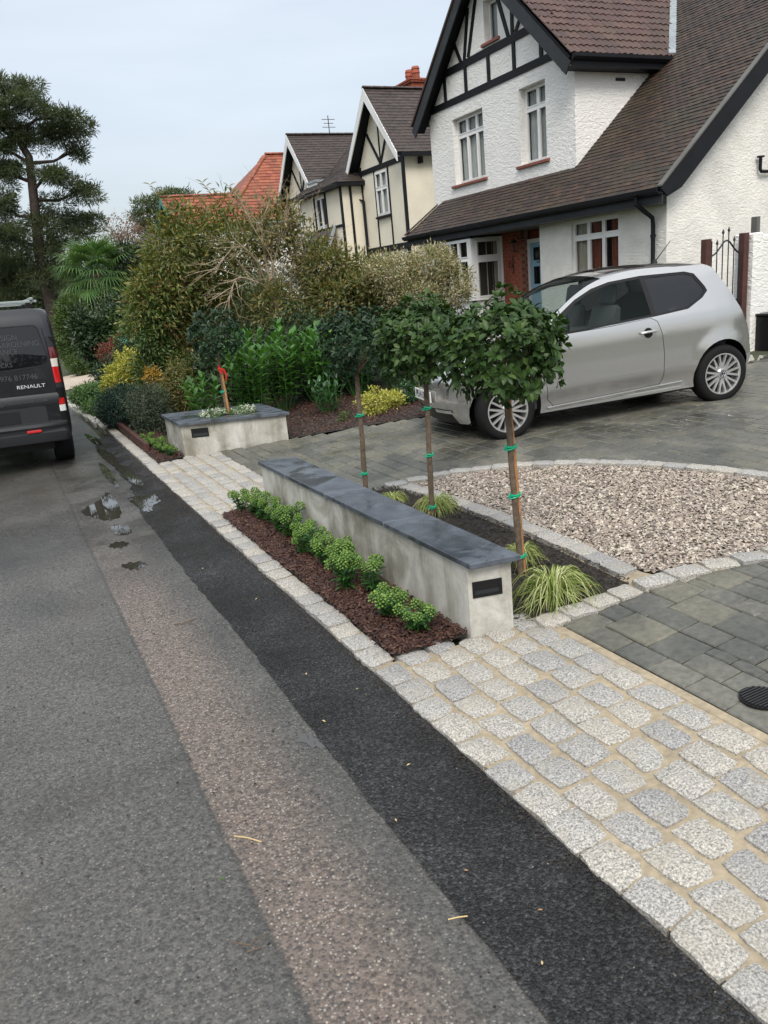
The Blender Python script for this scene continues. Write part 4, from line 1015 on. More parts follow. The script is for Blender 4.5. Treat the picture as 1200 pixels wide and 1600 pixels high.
# bay window: front faces the street, side faces the drive
BF, BS, BE = 10.0, 15.29, 17.35
m = MB(); m.box(BF + .06, BF + .12, BS + .06, BE, .2, 1.22); m.box(BF + .06, 10.83, BS + .06, BS + .12, .2, 1.22); m.build('bay_base_wall', M['white'], H)
MB().box(BF - .02, 10.85, BS - .02, BE, 2.56, 2.60).build('bay_flashing', M['black'], H)
m = MB(); m.box(BF, 10.83, BS, BE, 2.602, 2.76); m.build('bay_fascia', M['white'], H, bev=.004)
MB().extr([(BF + .02, BE, .3), (BF + .02, BE, 2.56), (BF + .5, BE + .6, 2.56), (BF + .5, BE + .6, .3)], (.05, .05, 0)).build('bay_far_side', M['white'], H)
window(H, (BF, BE, 0), (0, -1, 0), 0.0, BE - BS - .07, 1.20, 2.555, 5, 2.12, inset=.0, curtain=[(.1, .35, M['curtain2'])], room=.6)
window(H, (BF + .0, BS, 0), (1, 0, 0), .09, .83, 1.20, 2.555, 1, 2.10, inset=.0, fw=.065, curtain=[(.12, .80, M['curtain2'])], room=.25)
MB().box(BF + .001, BF + .09, BS + .001, BS + .07, 1.2, 2.555).build('corner_post', M['white'], H, bev=.006)
MB().box(10.83, 10.86, BS - .03, BS + .3, .2, 2.56).build('bay_trim', M['white'], H)
MB().box(10.86, 10.95, 15.30, 17.95, .2, 3.3).build('inner_wall', M['rough'], H)

# ---- the cream pair: one semi-detached building ----------------------
def barge(P, a, b, w=.2, mt='white', X=0, nm='bargeboard', dp=.03):
    MB().extr([a, b, b - Vector((0, 0, w * 1.5)), a - Vector((0, 0, w))], (dp, 0, 0)).build(nm, M[mt], P)
C2 = wthing('house', (14, 26.5, .3), 'cream rendered semi-detached pair with black timbers and two steep white-edged gables', 'house')
X2 = 12.0
def gable2(yc, hw, zf, ze, near):
    """projecting steep gable: yc centre, hw half width of wall, zf wall head, ze ridge"""
    m = MB(); y0, y1 = yc - hw, yc + hw; A = lambda y: y1 - y
    hole = [(A(yc + .42), A(yc - .42), 3.82, 5.12)]
    wall_panel(m, (X2, y1, 0), (0, -1, 0), [(0, 0), (y1 - y0, 0), (y1 - y0, zf), (hw, ze - .1), (0, zf)], hole, .05)
    m.build('gable_wall', M['cream'], C2)
    MB().add([(X2, y0, 0), (16, y0, 0), (16, y0, zf), (X2, y0, zf)], [(0, 1, 2, 3)]).build('side_wall', M['cream'], C2)
    MB().add([(X2, y1, 0), (16, y1, 0), (16, y1, zf), (X2, y1, zf)], [(0, 1, 2, 3)]).build('side_wall', M['cream'], C2)
    window(C2, (X2, y1, 0), (0, -1, 0), A(yc + .42), A(yc - .42), 3.82, 5.12, 2, 4.62, inset=-.03, depth=.06, fw=.05, curtain=[(A(yc + .38), A(yc - .38), M['curtain'])])
    T = lambda a, b, w=.09, th=.03: MB().beam((X2 - .002, *a), (X2 - .002, *b), w, th, (-1, 0, 0)).build('timber', M['black'], C2)
    T((y0 + .08, 0.5), (y0 + .08, zf + .15), .18); T((y1 - .08, .5), (y1 - .08, zf + .1), .18); T((y0 + .17, 5.24), (y1 - .17, 5.24), .15)
    T((yc + .47, 2.9), (yc + .47, 5.16), .05); T((yc - .47, 2.9), (yc - .47, 5.16), .05); T((y0 + .17, 2.80), (y1 - .17, 2.80), .2)
    T((yc - .05, 5.32), (yc - .75, 6.3), .09); T((yc - .05, 5.32), (yc + .75, 6.3), .09); T((yc - .05, 5.32), (yc - .05, 6.7), .05, .026)
    MB().box(X2 - .10, X2 + .02, yc - .46, yc + .46, 3.74, 3.80).build('window_sill', M['black'], C2)
    XB = 11.65; sl_ = (ze - 5.35) / (hw + .22)
    for s_ in (-1, 1):
        a = Vector((XB, yc + s_ * (hw + .22), 5.35)); b = Vector((XB, yc, ze)); barge(C2, a + Vector((-.035, s_ * .03, 0)), b + Vector((-.035, 0, .02)), .24, dp=.03)
        MB().extr([a + Vector((.031, 0, -.05)), b + Vector((.031, 0, -.05)), b + Vector((.031, 0, -.09)), a + Vector((.031, 0, -.09))], (.33, 0, 0)).build('soffit', M['black'], C2)
    V_ = Vector((0, hw + .22, ze - 5.35)); Ln = V_.length
    for s_ in (-1, 1):
        Vv = Vector((0, -s_ * (hw + .22), ze - 5.35)); xr = 17.0
        slope_quad(C2, 'roof_underside', [(XB, yc + s_ * (hw + .22), 5.33), (xr, yc + s_ * (hw + .22), 5.33), (xr, yc, ze - .02), (XB, yc, ze - .02)], M['black'], .03)
        tiles(C2, (XB - .02, yc + s_ * (hw + .22), 5.36), (1, 0, 0), Vv, [(0, 0), (xr - XB, 0), (xr - XB, Ln), (0, Ln)], .26, .13, M['tile3'], .014, 150 if s_ < 0 and near else 0, 'roof_tile', False, 4 + s_)
    ridge_tiles(C2, (XB - .02, yc, ze + .03), (17, yc, ze + .03), M['tile3'], .35, .09)
    MB().box(XB + .1, 16, yc - hw - .32, yc - hw - .22, 5.24, 5.34).build('gutter', M['black'], C2)
    for k in range(4): MB().box(12.45 + k * .6, 12.55 + k * .6, y0 - .16, y0, 5.06, 5.24).build('rafter_end', M['black'], C2)
gable2(23.15, 1.55, 5.33, 7.42, True)
gable2(29.95, 1.55, 5.33, 7.42, False)
# middle part with projecting hipped bays
XM = 11.25
m = MB()
wall_panel(m, (XM, 28.3, 0), (0, -1, 0), [(0, 0), (3.7, 0), (3.7, 4.95), (0, 4.95)], [(1.4, 2.35, 3.80, 4.80)], .05); m.build('bay_wall', M['cream'], C2)
MB().add([(XM, 24.6, 0), (X2, 24.6, 0), (X2, 24.6, 4.95), (XM, 24.6, 4.95)], [(0, 1, 2, 3)]).build('bay_side_wall', M['cream'], C2)
window(C2, (XM, 28.3, 0), (0, -1, 0), 1.4, 2.35, 3.80, 4.80, 2, None, inset=.0, fw=.05)
for (y, w_) in ((24.68, .16), (25.9 + .1, .10), (27.0, .10)): MB().beam((XM - .002, y, 2.6), (XM - .002, y, 4.88), w_, .03, (-1, 0, 0)).build('timber', M['black'], C2)
MB().beam((XM - .002, 24.6, 3.72), (XM - .002, 28.2, 3.72), .08, .034, (-1, 0, 0)).build('timber', M['black'], C2)
MB().beam((XM + .3, 24.598, 2.6), (XM + .3, 24.598, 4.88), .08, .03, (0, -1, 0)).build('timber', M['black'], C2)
e0, y0, y1 = 10.98, 24.35, 28.5
MB().box(e0, X2, y0, y1, 4.88, 5.0).build('eaves_board', M['black'], C2)
V_ = Vector((1.4, 0, .75)); tiles(C2, (e0, y0, 5.0), (0, 1, 0), V_, [(0, 0), (y1 - y0, 0), (y1 - y0, V_.length), (1.3, V_.length)], .2, .12, M['tile3'], .013, 60, 'roof_tile', False, 8)
slope_quad(C2, 'roof_underside', [(e0, y0, 4.99), (e0, y1, 4.99), (e0 + 1.4, y1, 5.73), (e0 + 1.4, y0 + 1.3, 5.73)], M['black'], .02)
V_ = Vector((0, 1.3, .75)); tiles(C2, (e0, y0, 5.0), (1, 0, 0), V_, [(0, 0), (2.2, 0), (2.2, V_.length), (1.4, V_.length)], .2, .12, M['tile3'], .013, 40, 'roof_tile', False, 9)
slope_quad(C2, 'roof_underside', [(e0, y0, 4.99), (e0 + 1.4, y0 + 1.3, 5.73), (e0 + 2.2, y0 + 1.3, 5.73), (e0 + 2.2, y0, 4.99)], M['black'], .02)
# long rear roof joining the gables
tiles(C2, (12.3, 24.4, 5.5), (0, 1, 0), Vector((1.9, 0, 1.8)), [(0, 0), (4.4, 0), (4.4, 2.6), (0, 2.6)], .26, .13, M['tile3'], .014, 0, 'roof_tile', False, 10)
slope_quad(C2, 'roof_underside', [(12.3, 24.4, 5.48), (12.3, 28.8, 5.48), (14.2, 28.8, 7.28), (14.2, 24.4, 7.28)], M['black'], .02)
MB().tube([(11.85, 24.7, 5.3), (11.85, 24.7, 4.5), (11.95, 24.5, 4.4), (11.95, 24.5, 1)], .05, 8).build('downpipe', M['black'], C2)
# white flat-topped dormer between the roofs
MB().box(11.5, 12.9, 27.35, 28.2, 5.42, 5.50).build('dormer_roof', M['lead'], C2)
m = MB(); m.box(11.55, 11.62, 27.4, 27.5, 4.95, 5.42); m.box(11.55, 11.62, 28.05, 28.15, 4.95, 5.42); m.box(11.55, 11.62, 27.5, 28.05, 5.3, 5.42); m.box(11.55, 11.62, 27.5, 28.05, 4.95, 5.02); m.box(11.62, 12.6, 27.4, 27.44, 4.95, 5.42); m.build('dormer_frame', M['white'], C2)
MB().box(11.63, 11.66, 27.5, 28.05, 5.02, 5.3).build('dormer_glass', M['glass'], C2)
# ground floor lean-to with lead hip, seen over the shrubs
slope_quad(C2, 'lower_roof', [(10.6, 24.9, 2.75), (11.24, 25.4, 3.72), (11.24, 27.4, 3.72), (10.6, 27.8, 2.75)], M['tile3'])
MB().tube([(10.6, 24.9, 2.8), (11.24, 25.4, 3.76)], .06, 6).build('lead_hip', M['lead'], C2)
MB().box(10.7, 11.2, 25.1, 27.7, 0, 2.8).build('lower_bay', M['cream'], C2)
MB().box(X2 - .07, X2, 28.55, 28.68, 4.55, 4.85).build('alarm_box', M['sill'], C2)
# chimney with stacked courses and two pots
MB().box(14.75, 15.35, 25.6, 26.5, 6.5, 8.25).build('chimney_stack', M['brick'], C2)
for k, z in enumerate((8.25, 8.31)): MB().box(14.68 + .03 * k * -1, 15.42 + .03 * k, 25.53 - .03 * k, 26.57 + .03 * k, z, z + .055).build('chimney_cap', M['brick'], C2)
for y in (25.8, 26.25):
    m = MB(); m.tube([(15.05, y, 8.36), (15.05, y, 8.55), (15.05, y, 8.57), (15.05, y, 8.68), (15.05, y, 8.70), (15.05, y, 8.78)], [.15, .13, .155, .13, .15, .12], 12); m.build('chimney_pot', M['brick'], C2, sm=True)
# aerial
ae = MB(); ae.tube([(14.8, 33, 7.0), (14.8, 33, 8.75)], .02, 5); 
for z, l in ((8.6, .3), (8.45, .22), (8.3, .3)): ae.tube([(14.8 - l, 33, z), (14.8 + l, 33, z)], .012, 4)
ae.build('television_aerial', M['iron'], C2)

# ---- red tiled house beyond ------------------------------------------
RH = wthing('house', (14, 43, .3), 'house with bright orange tiled hipped roof and teal gable edge beyond the shrubs', 'house')
Rt = M['rtile']
# main hipped roof: apex ridge (15.7..19, 42, 8.8), hip falls to lower left
A_ = Vector((15.9, 44.5, 9.15)); B_r = Vector((20, 44.5, 9.15)); C_r = Vector((12.1, 41.6, 5.9)); D_r = Vector((12.0, 48, 5.9)); E_r = Vector((20, 41.0, 5.5)); 
a0, b0 = Vector((11.7, 40.3, 5.35)), Vector((20, 40.3, 5.35))
U1 = (b0 - a0).normalized(); V1 = (Vector((15.9, 44.5, 9.15)) - Vector((15.9, 40.3, 5.35))).normalized(); Lv = (Vector((15.9, 44.5, 9.15)) - Vector((15.9, 40.3, 5.35))).length
slope_quad(RH, 'roof_underside', [a0, b0, B_r, A_], M['black'], .05)
tiles(RH, a0 + Vector((0, 0, .02)), U1, V1, [(0, 0), (8.3, 0), (8.3, Lv), (4.2, Lv)], .3, .26, Rt, .03, 200, 'roof_tile', False, 21)
slope_quad(RH, 'hip_slope', [a0, A_, Vector((11.7, 49, 5.35))], Rt)
ridge_tiles(RH, a0 + Vector((0, 0, .05)), A_ + Vector((0, 0, .05)), Rt, .4, .14, 'hip_tile'); ridge_tiles(RH, A_ + Vector((0, 0, .05)), B_r + Vector((0, 0, .05)), Rt, .4, .14)
MB().box(12.1, 20, 40.8, 49, 0, 5.3).build('wall', M['rough'], RH)
# lower wing towards the road with gable
w0, w1 = 9.3, 13.2; yc_, zr_ = 42.6, 6.95; ye_, ze_ = 40.8, 5.4
Vv = Vector((0, yc_ - ye_, zr_ - ze_)); slope_quad(RH, 'roof_underside', [(w0, ye_, ze_ - .02), (w1, ye_, ze_ - .02), (w1, yc_, zr_ - .02), (w0, yc_, zr_ - .02)], M['black'], .04)
tiles(RH, (w0, ye_, ze_), (1, 0, 0), Vv, [(0, 0), (w1 - w0, 0), (w1 - w0, Vv.length), (0, Vv.length)], .3, .26, Rt, .03, 60, 'roof_tile', False, 22)
slope_quad(RH, 'far_slope', [(w0, 2 * yc_ - ye_, ze_), (w1, 2 * yc_ - ye_, ze_), (w1, yc_, zr_), (w0, yc_, zr_)], Rt)
ridge_tiles(RH, (w0, yc_, zr_ + .03), (w1, yc_, zr_ + .03), Rt, .4, .12)
m = MB(); m.add([(w0 + .3, ye_ + .3, 0), (w0 + .3, 2 * yc_ - ye_ - .3, 0), (w0 + .3, 2 * yc_ - ye_ - .3, ze_), (w0 + .3, yc_, zr_ - .15), (w0 + .3, ye_ + .3, ze_)], [(0, 1, 2, 3, 4)]); m.box(w0 + .31, 12, ye_ + .3, ye_ + .4, 0, ze_); m.build('wing_wall', M['smoothr'], RH)
mt = simple('teal_paint', (.02, .20, .16), .5)
for s_ in (-1, 1): MB().extr([(w0 - .03, yc_, zr_), (w0 - .03, yc_ + s_ * (yc_ - ye_), ze_), (w0 - .03, yc_ + s_ * (yc_ - ye_), ze_ - .25), (w0 - .03, yc_, zr_ - .3)], (.04, 0, 0)).build('bargeboard', mt, RH)
MB().box(w0 - .02, w0 + .06, ye_ - .02, ye_ + .16, 3.2, 5.35).build('teal_post', mt, RH)
# little dark roof further down the street
DH = wthing('house', (7.3, 35, .2), 'small dark tiled roof of a low house half hidden between the trees', 'house')
slope_quad(DH, 'roof_slope', [(5.4, 34, 3.1), (9.2, 34, 3.1), (8.8, 36.0, 4.75), (6.9, 36.0, 4.75)], M['tile3'])
slope_quad(DH, 'roof_slope', [(5.4, 34, 3.1), (6.9, 36.0, 4.75), (5.4, 38, 3.1)], M['tile3'])
MB().box(5.8, 9.1, 34.3, 38, 0, 3.1).build('wall', M['brick'], DH)
# street end backdrop of ordinary houses is hidden by trees

# ---- gate, pillar, bins by the side passage --------------------------
GT = wthing('garden_gate', (9.5, 8.0, .3), 'black wrought iron arched gate with spear tips between brown posts', 'gate')
gy = 8.0; zb = .42
MB().box(9.05, 9.15, gy - .05, gy + .05, .2, 1.96).build('gate_post', M['postred'], GT, bev=.004)
MB().box(9.80, 9.90, gy - .05, gy + .05, .2, 2.0).build('gate_post', M['postred'], GT, bev=.004)
arch = lambda x: 1.72 + .20 * math.exp(-((x - 9.5) / .17) ** 2)
MB().tube([(9.20 + k * .03, gy, arch(9.20 + k * .03)) for k in range(20)], .012, 6).build('arch_rail', M['iron'], GT)
for z in (.5, 1.1): MB().tube([(9.20, gy, z), (9.77, gy, z)], .010, 6).build('rail', M['iron'], GT)
for k in range(6):
    x = 9.20 + k * .113; top = (1.93 if k in (0,) else arch(x) + .10 if k in (1, 4) else arch(x) + .13 if k in (2, 3) else arch(x) - .02)
    b = MB().tube([(x, gy, zb), (x, gy, top)], .014 if k in (0, 5) else .008, 6).build('bar', M['iron'], GT)
    if k in (1, 2, 3, 4): MB().tube([(x, gy, top - .01), (x, gy, top + .012), (x, gy, top + .065)], [.008, .020, .001], 6).build('spear_tip', M['iron'], b, org=GT.location)
for z in (1.05, .6): MB().box(9.76, 9.81, gy - .02, gy + .02, z, z + .04).build('hinge', M['iron'], GT)
PW = wthing('garden_wall', (10.5, 8, .3), 'white painted garden wall beside the iron gate, dark base at its right', 'wall')
MB().box(9.92, 10.12, gy - .12, gy + .22, .2, 1.99).build('wall_pier', M['smoothr'], PW, bev=.02)
MB().box(10.121, 12.6, gy + .0, gy + .22, .2, 1.96).build('wall_panel', M['smoothr'], PW, bev=.02)
MB().box(10.42, 10.49, gy + .25, gy + .35, 1.9, 2.22).build('post_stub', M['soffit'], PW)
BN = wthing('planter_box', (10.6, 7.8, .3), 'plain black box standing against the foot of the white garden wall', 'box')
MB().extr([(10.02, 7.55, .28), (10.72, 7.55, .28), (10.72, 7.90, .28), (10.02, 7.90, .28)], (0, 0, .55)).build('box_body', M['blackpl'], BN, bev=.01)
MB().box(10.0, 10.74, 7.53, 7.92, .832, .862).build('lid', M['blackpl'], BN, bev=.005)
for i in range(12):
    x, y = 7.9 + R.random() * 1.6, 6.85 + R.random() * .45
    m = MB(); s_ = R.uniform(.05, .13); V = []
    for k in range(7): a = k / 7 * 2 * PI; V.append((x + math.cos(a) * s_ * R.uniform(.8, 1.1), y + math.sin(a) * s_ * .8, .33))
    V += [(x + math.cos(k / 7 * 2 * PI) * s_ * .6, y + math.sin(k / 7 * 2 * PI) * s_ * .5, .33 + s_ * R.uniform(.5, .8)) for k in range(7)]
    m.add(V, [(k, (k + 1) % 7, 7 + (k + 1) % 7, 7 + k) for k in range(7)] + [tuple(range(7, 14))])
    one('rock', m, M['conc'], (x, y, .33), 'rough grey stone in the loose row edging the drive near the gate', 'rock', 'loose stones edging the drive')

# ============================================================ SILVER CAR
CAR = thing('parked_car', (5.677, 6.614, .258), 'silver three-door hatchback parked on the block paved drive in front of the house', 'car', None, math.radians(167.87))
CAR.rotation_euler = (0, math.radians(1.65), math.radians(167.87))
FA, RA, WR, AR = 1.22, -1.175, .297, .352
def lerp_tab(tab, x):
    if x <= tab[0][0]: return tab[0][1]
    for (a, b), (c, d) in zip(tab[:-1], tab[1:]):
        if x <= c: return b + (d - b) * (x - a) / (c - a)
    return tab[-1][1]
PLAN = [(-1.62, .655), (-1.55, .705), (-1.45, .75), (-1.3, .79), (-1.1, .81), (-.8, .818), (0, .82), (.8, .815), (1.1, .80), (1.3, .775), (1.5, .72), (1.62, .66), (1.70, .60)]
VERT = [(.15, -.055), (.22, -.045), (.34, -.035), (.41, -.004), (.6, .0), (.78, -.006), (.90, -.018), (.96, -.034), (1.05, -.072), (1.15, -.114), (1.3, -.176), (1.36, -.205), (1.40, -.232), (1.44, -.265)]
def Sy(X, z):
    y = lerp_tab(PLAN, X) + lerp_tab(VERT, z)
    if z > 1.0: y += (.82 - lerp_tab(PLAN, X)) * min(1, (z - 1.0) / .3) * .55
    for ax in (FA, RA):
        r = math.hypot(X - ax, z - .30)
        if r < .5 and z < .75: y += .016 * max(0, 1 - abs(r - AR) / .12)
    return y
Ed = [(1.58, .20), (1.665, .34), (1.665, .50), (1.61, .64), (1.43, .79), (1.10, .885), (.84, .945), (.58, 1.135), (.30, 1.295), (.04, 1.385), (-.30, 1.425), (-.70, 1.415), (-1.12, 1.385), (-1.225, 1.275), (-1.36, 1.05), (-1.49, .80), (-1.575, .60), (-1.60, .40), (-1.56, .22)]
Ce = [(1.72, .20), (1.79, .34), (1.80, .50), (1.76, .66), (1.58, .80), (1.18, .935), (.93, .975), (.64, 1.18), (.34, 1.35), (.06, 1.435), (-.30, 1.478), (-.70, 1.468), (-1.20, 1.425), (-1.32, 1.31), (-1.48, 1.05), (-1.62, .80), (-1.70, .60), (-1.735, .40), (-1.69, .22)]
SUB = 5
def spline(P, sub):
    P = [Vector((*p, 0)) for p in P]; out = []
    for i in range(len(P) - 1):
        p0, p1, p2, p3 = P[max(i - 1, 0)], P[i], P[i + 1], P[min(i + 2, len(P) - 1)]
        for k in range(sub):
            t = k / sub
            out.append(.5 * ((2 * p1) + (p2 - p0) * t + (2 * p0 - 5 * p1 + 4 * p2 - p3) * t * t + (-p0 + 3 * p1 - 3 * p2 + p3) * t ** 3))
    out.append(P[-1]); return [(v.x, v.y) for v in out]
EE, CC = spline(Ed, SUB), spline(Ce, SUB)
def top_pt(i, s, off=0.):
    e, c = EE[i], CC[i]; y = Sy(*e); k = 1 - abs(s) ** 2.6
    return Vector((e[0] + (c[0] - e[0]) * k, y * s, e[1] + (c[1] - e[1]) * k))
SS = [-1, -.93, -.84, -.7, -.5, -.25, 0, .25, .5, .7, .84, .93, 1]
def top_strip(i0, i1, s0=-1., s1=1., off=0.):
    ss = sorted(set([s0, s1] + [s for s in SS if s0 < s < s1])); n = len(ss); V, Fs = [], []
    for i in range(i0, i1 + 1):
        for s in ss:
            p = top_pt(i, s)
            if off:
                q = top_pt(min(i + 1, len(EE) - 1), s) - top_pt(max(i - 1, 0), s); r_ = top_pt(i, min(1, s + .03)) - top_pt(i, max(-1, s - .03)); nn = q.cross(r_).normalized()
                if nn.dot(p - Vector((0, 0, .6))) < 0: nn = -nn
                p = p + nn * off
            V.append(p)
    for i in range(i1 - i0):
        for k in range(n - 1): a = i * n + k; Fs.append((a, a + 1, a + n + 1, a + n))
    return V, Fs
def densify(poly, st=.035):
    out = []
    for (a, b) in zip(poly, poly[1:] + poly[:1]):
        n = max(1, int(math.hypot(b[0] - a[0], b[1] - a[1]) / st)); out += [(a[0] + (b[0] - a[0]) * k / n, a[1] + (b[1] - a[1]) * k / n) for k in range(n)]
    return out
def side_patch(outline, holes=(), off=0., sides=(1, -1), st=.045, dens=True):
    ol = densify(outline) if dens else outline; pts = [Vector(p) for p in ol]; ed = [(i, (i + 1) % len(ol)) for i in range(len(ol))]
    hs = [densify(h_) for h_ in holes]
    for h_ in hs:
        n = len(pts); pts += [Vector(p) for p in h_]; ed += [(n + i, n + (i + 1) % len(h_)) for i in range(len(h_))]
    xs = [p[0] for p in ol]; zs = [p[1] for p in ol]; x = min(xs)
    def far(px, pz): return all((q.x - px) ** 2 + (q.y - pz) ** 2 > (st * .45) ** 2 for q in pts[:len(ol)])
    while x < max(xs):
        z = min(zs)
        while z < max(zs):
            if inpoly(x, z, ol) and not any(inpoly(x, z, h_) for h_ in hs) and far(x, z): pts.append(Vector((x, z)))
            z += st
        x += st
    vo, _, fo, *_ = delaunay_2d_cdt(pts, ed, [], 0, 1e-6); V, Fs = [], []
    keep = [tuple(f) for f in fo if (lambda c: inpoly(c[0], c[1], ol) and not any(inpoly(c[0], c[1], h_) for h_ in hs))((sum(vo[i].x for i in f) / len(f), sum(vo[i].y for i in f) / len(f)))]
    for s in sides:
        n = len(V); V += [Vector((v.x, s * (Sy(v.x, v.y) + off), v.y)) for v in vo]; Fs += [tuple(i + n for i in (f if s < 0 else f[::-1])) for f in keep]
    return V, Fs
def arc(cx_, cz_, r, a0, a1, n=18): return [(cx_ + r * math.cos(math.radians(a0 + (a1 - a0) * i / n)), cz_ + r * math.sin(math.radians(a0 + (a1 - a0) * i / n))) for i in range(n + 1)]
low = .215
dz = math.degrees(math.asin((low - .30) / AR))
outline = list(EE)   # front bottom -> over the top -> rear bottom
outline += [(RA - .352 * math.cos(math.radians(dz)) - .0, low)] if False else []
ra = arc(RA, .30, AR, 180 - dz, dz); fa = arc(FA, .30, AR, 180 - dz, dz)
outline = outline + ra + fa
DLO = [(.70, 1.005), (.60, 1.115), (.40, 1.235), (.20, 1.315), (.0, 1.355), (-.35, 1.372), (-.85, 1.356), (-.95, 1.325), (-1.04, 1.19), (-1.055, 1.145), (-.98, 1.085), (-.79, 1.0), (-.42, .975), (.10, .955), (.66, .925)]
FW = [(.64, 1.01), (.40, 1.200), (.20, 1.285), (.0, 1.328), (-.345, 1.345), (-.375, .995), (.10, .975), (.64, .945)]
QW = [(-.40, 1.345), (-.84, 1.333), (-.93, 1.305), (-1.015, 1.18), (-1.02, 1.15), (-.96, 1.10), (-.78, 1.02), (-.43, .995)]
DOOR = [(.74, .935), (.10, .948), (-.36, .968), (-.425, .93), (-.47, .80), (-.485, .60), (-.475, .34), (-.44, .30), (.74, .27), (.80, .34), (.82, .60), (.80, .85)]
def grow(P, d):
    cx_ = sum(p[0] for p in P) / len(P); cz_ = sum(p[1] for p in P) / len(P); out = []
    for p in P: l = math.hypot(p[0] - cx_, p[1] - cz_); out.append((p[0] + (p[0] - cx_) / l * d, p[1] + (p[1] - cz_) / l * d))
    return out
mb = MB(); V, Fs = side_patch(outline, [DLO, DOOR], dens=False); mb.add(V, Fs)
ix = lambda k: int(k * SUB)
for (a, b) in ((ix(2.4), ix(6.0)), (ix(9), ix(12.2)), (ix(14), ix(17))): V, Fs = top_strip(a, b); mb.add(V, Fs)
for (a, b) in ((ix(6), ix(9)), (ix(12.2), ix(14))):
    for (s0, s1) in ((-1, -.93), (.93, 1)): V, Fs = top_strip(a, b, s0, s1); mb.add(V, Fs)
for (a, b, s0, s1) in ((0, ix(2.4), -1, -.84), (0, ix(2.4), .84, 1), (ix(1.0), ix(1.4), -.84, .84)): V, Fs = top_strip(a, b, s0, s1); mb.add(V, Fs)
body = mb.build('body', M['silver'], CAR, recalc=False)
def weld(o_, d=.0006, ang=38):
    bm = bmesh.new(); bm.from_mesh(o_.data); bmesh.ops.remove_doubles(bm, verts=bm.verts, dist=d); bmesh.ops.recalc_face_normals(bm, faces=bm.faces); bm.to_mesh(bm_m := o_.data); bm.free(); smooth(o_.data, ang)
weld(body)
def patch(name, poly, mat, off, parent=CAR, sides=(1,), holes=(), st=.05, th=0):
    mb = MB(); V, Fs = side_patch(poly, holes, off, sides, st); mb.add(V, Fs); o_ = mb.build(name, mat, parent, recalc=False); smooth(o_.data, 60)
    return o_
for s in (1, -1):
    dr_ = patch('door', grow(DOOR, -.006), M['silver'], 0, sides=(s,), st=.04)
    patch('door_gap', grow(DOOR, .02), M['blackpl'], -.018, sides=(s,), st=.08)
    patch('window_surround', grow(DLO, .004), M['blackpl'], -.007, sides=(s,), holes=[FW, QW])
    patch('front_side_window', grow(FW, .004), M['cglass'], -.012, sides=(s,)); patch('quarter_window', grow(QW, .004), M['tint'], -.012, sides=(s,))
    mb = MB(); zt = lambda x: .262 + (.84 - x) * .024
    pts = [(x / 10, Sy(x / 10, zt(x / 10)) + .004, zt(x / 10)) for x in range(-7, 9)]
    mb.add([(x, s * y, z) for x, y, z in pts] + [(x, s * (y + .012), z - .004) for x, y, z in pts] + [(x, s * (y + .002), z - .028) for x, y, z in pts], [(i, i + 1, 17 + i - 0, 16 + i) for i in range(15)] + [(16 + i, 17 + i, 33 + i, 32 + i) for i in range(15)])
    mb.build('sill_trim', M['chrome'], CAR)
    # handle
    hd_ = MB().tube([(-.22, s * (Sy(-.22, .838) + .012), .838), (-.25, s * (Sy(-.3, .838) + .030), .840), (-.37, s * (Sy(-.37, .838) + .030), .842), (-.40, s * (Sy(-.4, .838) + .012), .842)], [.010, .014, .014, .010], 8).build('handle', M['silver'], dr_, sm=True)
    hd2 = patch('handle_recess', arc(-.31, .83, .05, 0, 360, 14)[:-1], M['blackpl'], .0015, dr_, (s,))
    hd2.scale = (1, 1, 1)
    # mirror
    m = MB(); V = []
    for j, (xx, k) in enumerate(((.66, .55), (.69, .95), (.74, 1.), (.80, .8), (.83, .3))):
        for a in range(10): an = a * PI / 5; V.append((xx, s * (.90 + .105 * k * math.cos(an)), .995 + .068 * k * math.sin(an)))
    m.add(V, [(j * 10 + a, j * 10 + (a + 1) % 10, (j + 1) * 10 + (a + 1) % 10, (j + 1) * 10 + a) for j in range(4) for a in range(10)] + [tuple(range(10)), tuple(range(49, 39, -1))])
    m.beam((.74, s * .74, .96), (.74, s * .82, .985), .05, .03, (0, 0, 1)); m.build('mirror', M['blackpl'], CAR, sm=True)
    # headlights on the front corners
    m = MB(); V = []
    hl = arc(0, 0, 1, 0, 360, 20)[:-1]
    pts = [(1.545 + .115 * a, .665 + .095 * b) for a, b in hl]
    pts = [p for p in pts]
    V = [(x, s * (Sy(x, z) + .006), z) for x, z in pts]; V.append((1.55, s * (Sy(1.55, .665) + .014), .665)); n = len(pts)
    m.add(V, [(i, (i + 1) % n, n) for i in range(n)]); m.build('headlight', M['headl'], CAR, sm=True)
    # wheel wells
    for ax in (FA, RA):
        aa = arc(ax, .30, AR - .002, 200, -20, 20); m = MB()
        V = [(x, s * (Sy(x, z) - .004), z) for x, z in aa] + [(x, s * .42, z) for x, z in aa]; n = len(aa)
        m.add(V, [(i, i + 1, n + i + 1, n + i) for i in range(n - 1)]); m.add([(x, s * .42, z) for x, z in aa], [tuple(range(n))]); m.build('wheel_well', M['blackpl'], CAR)
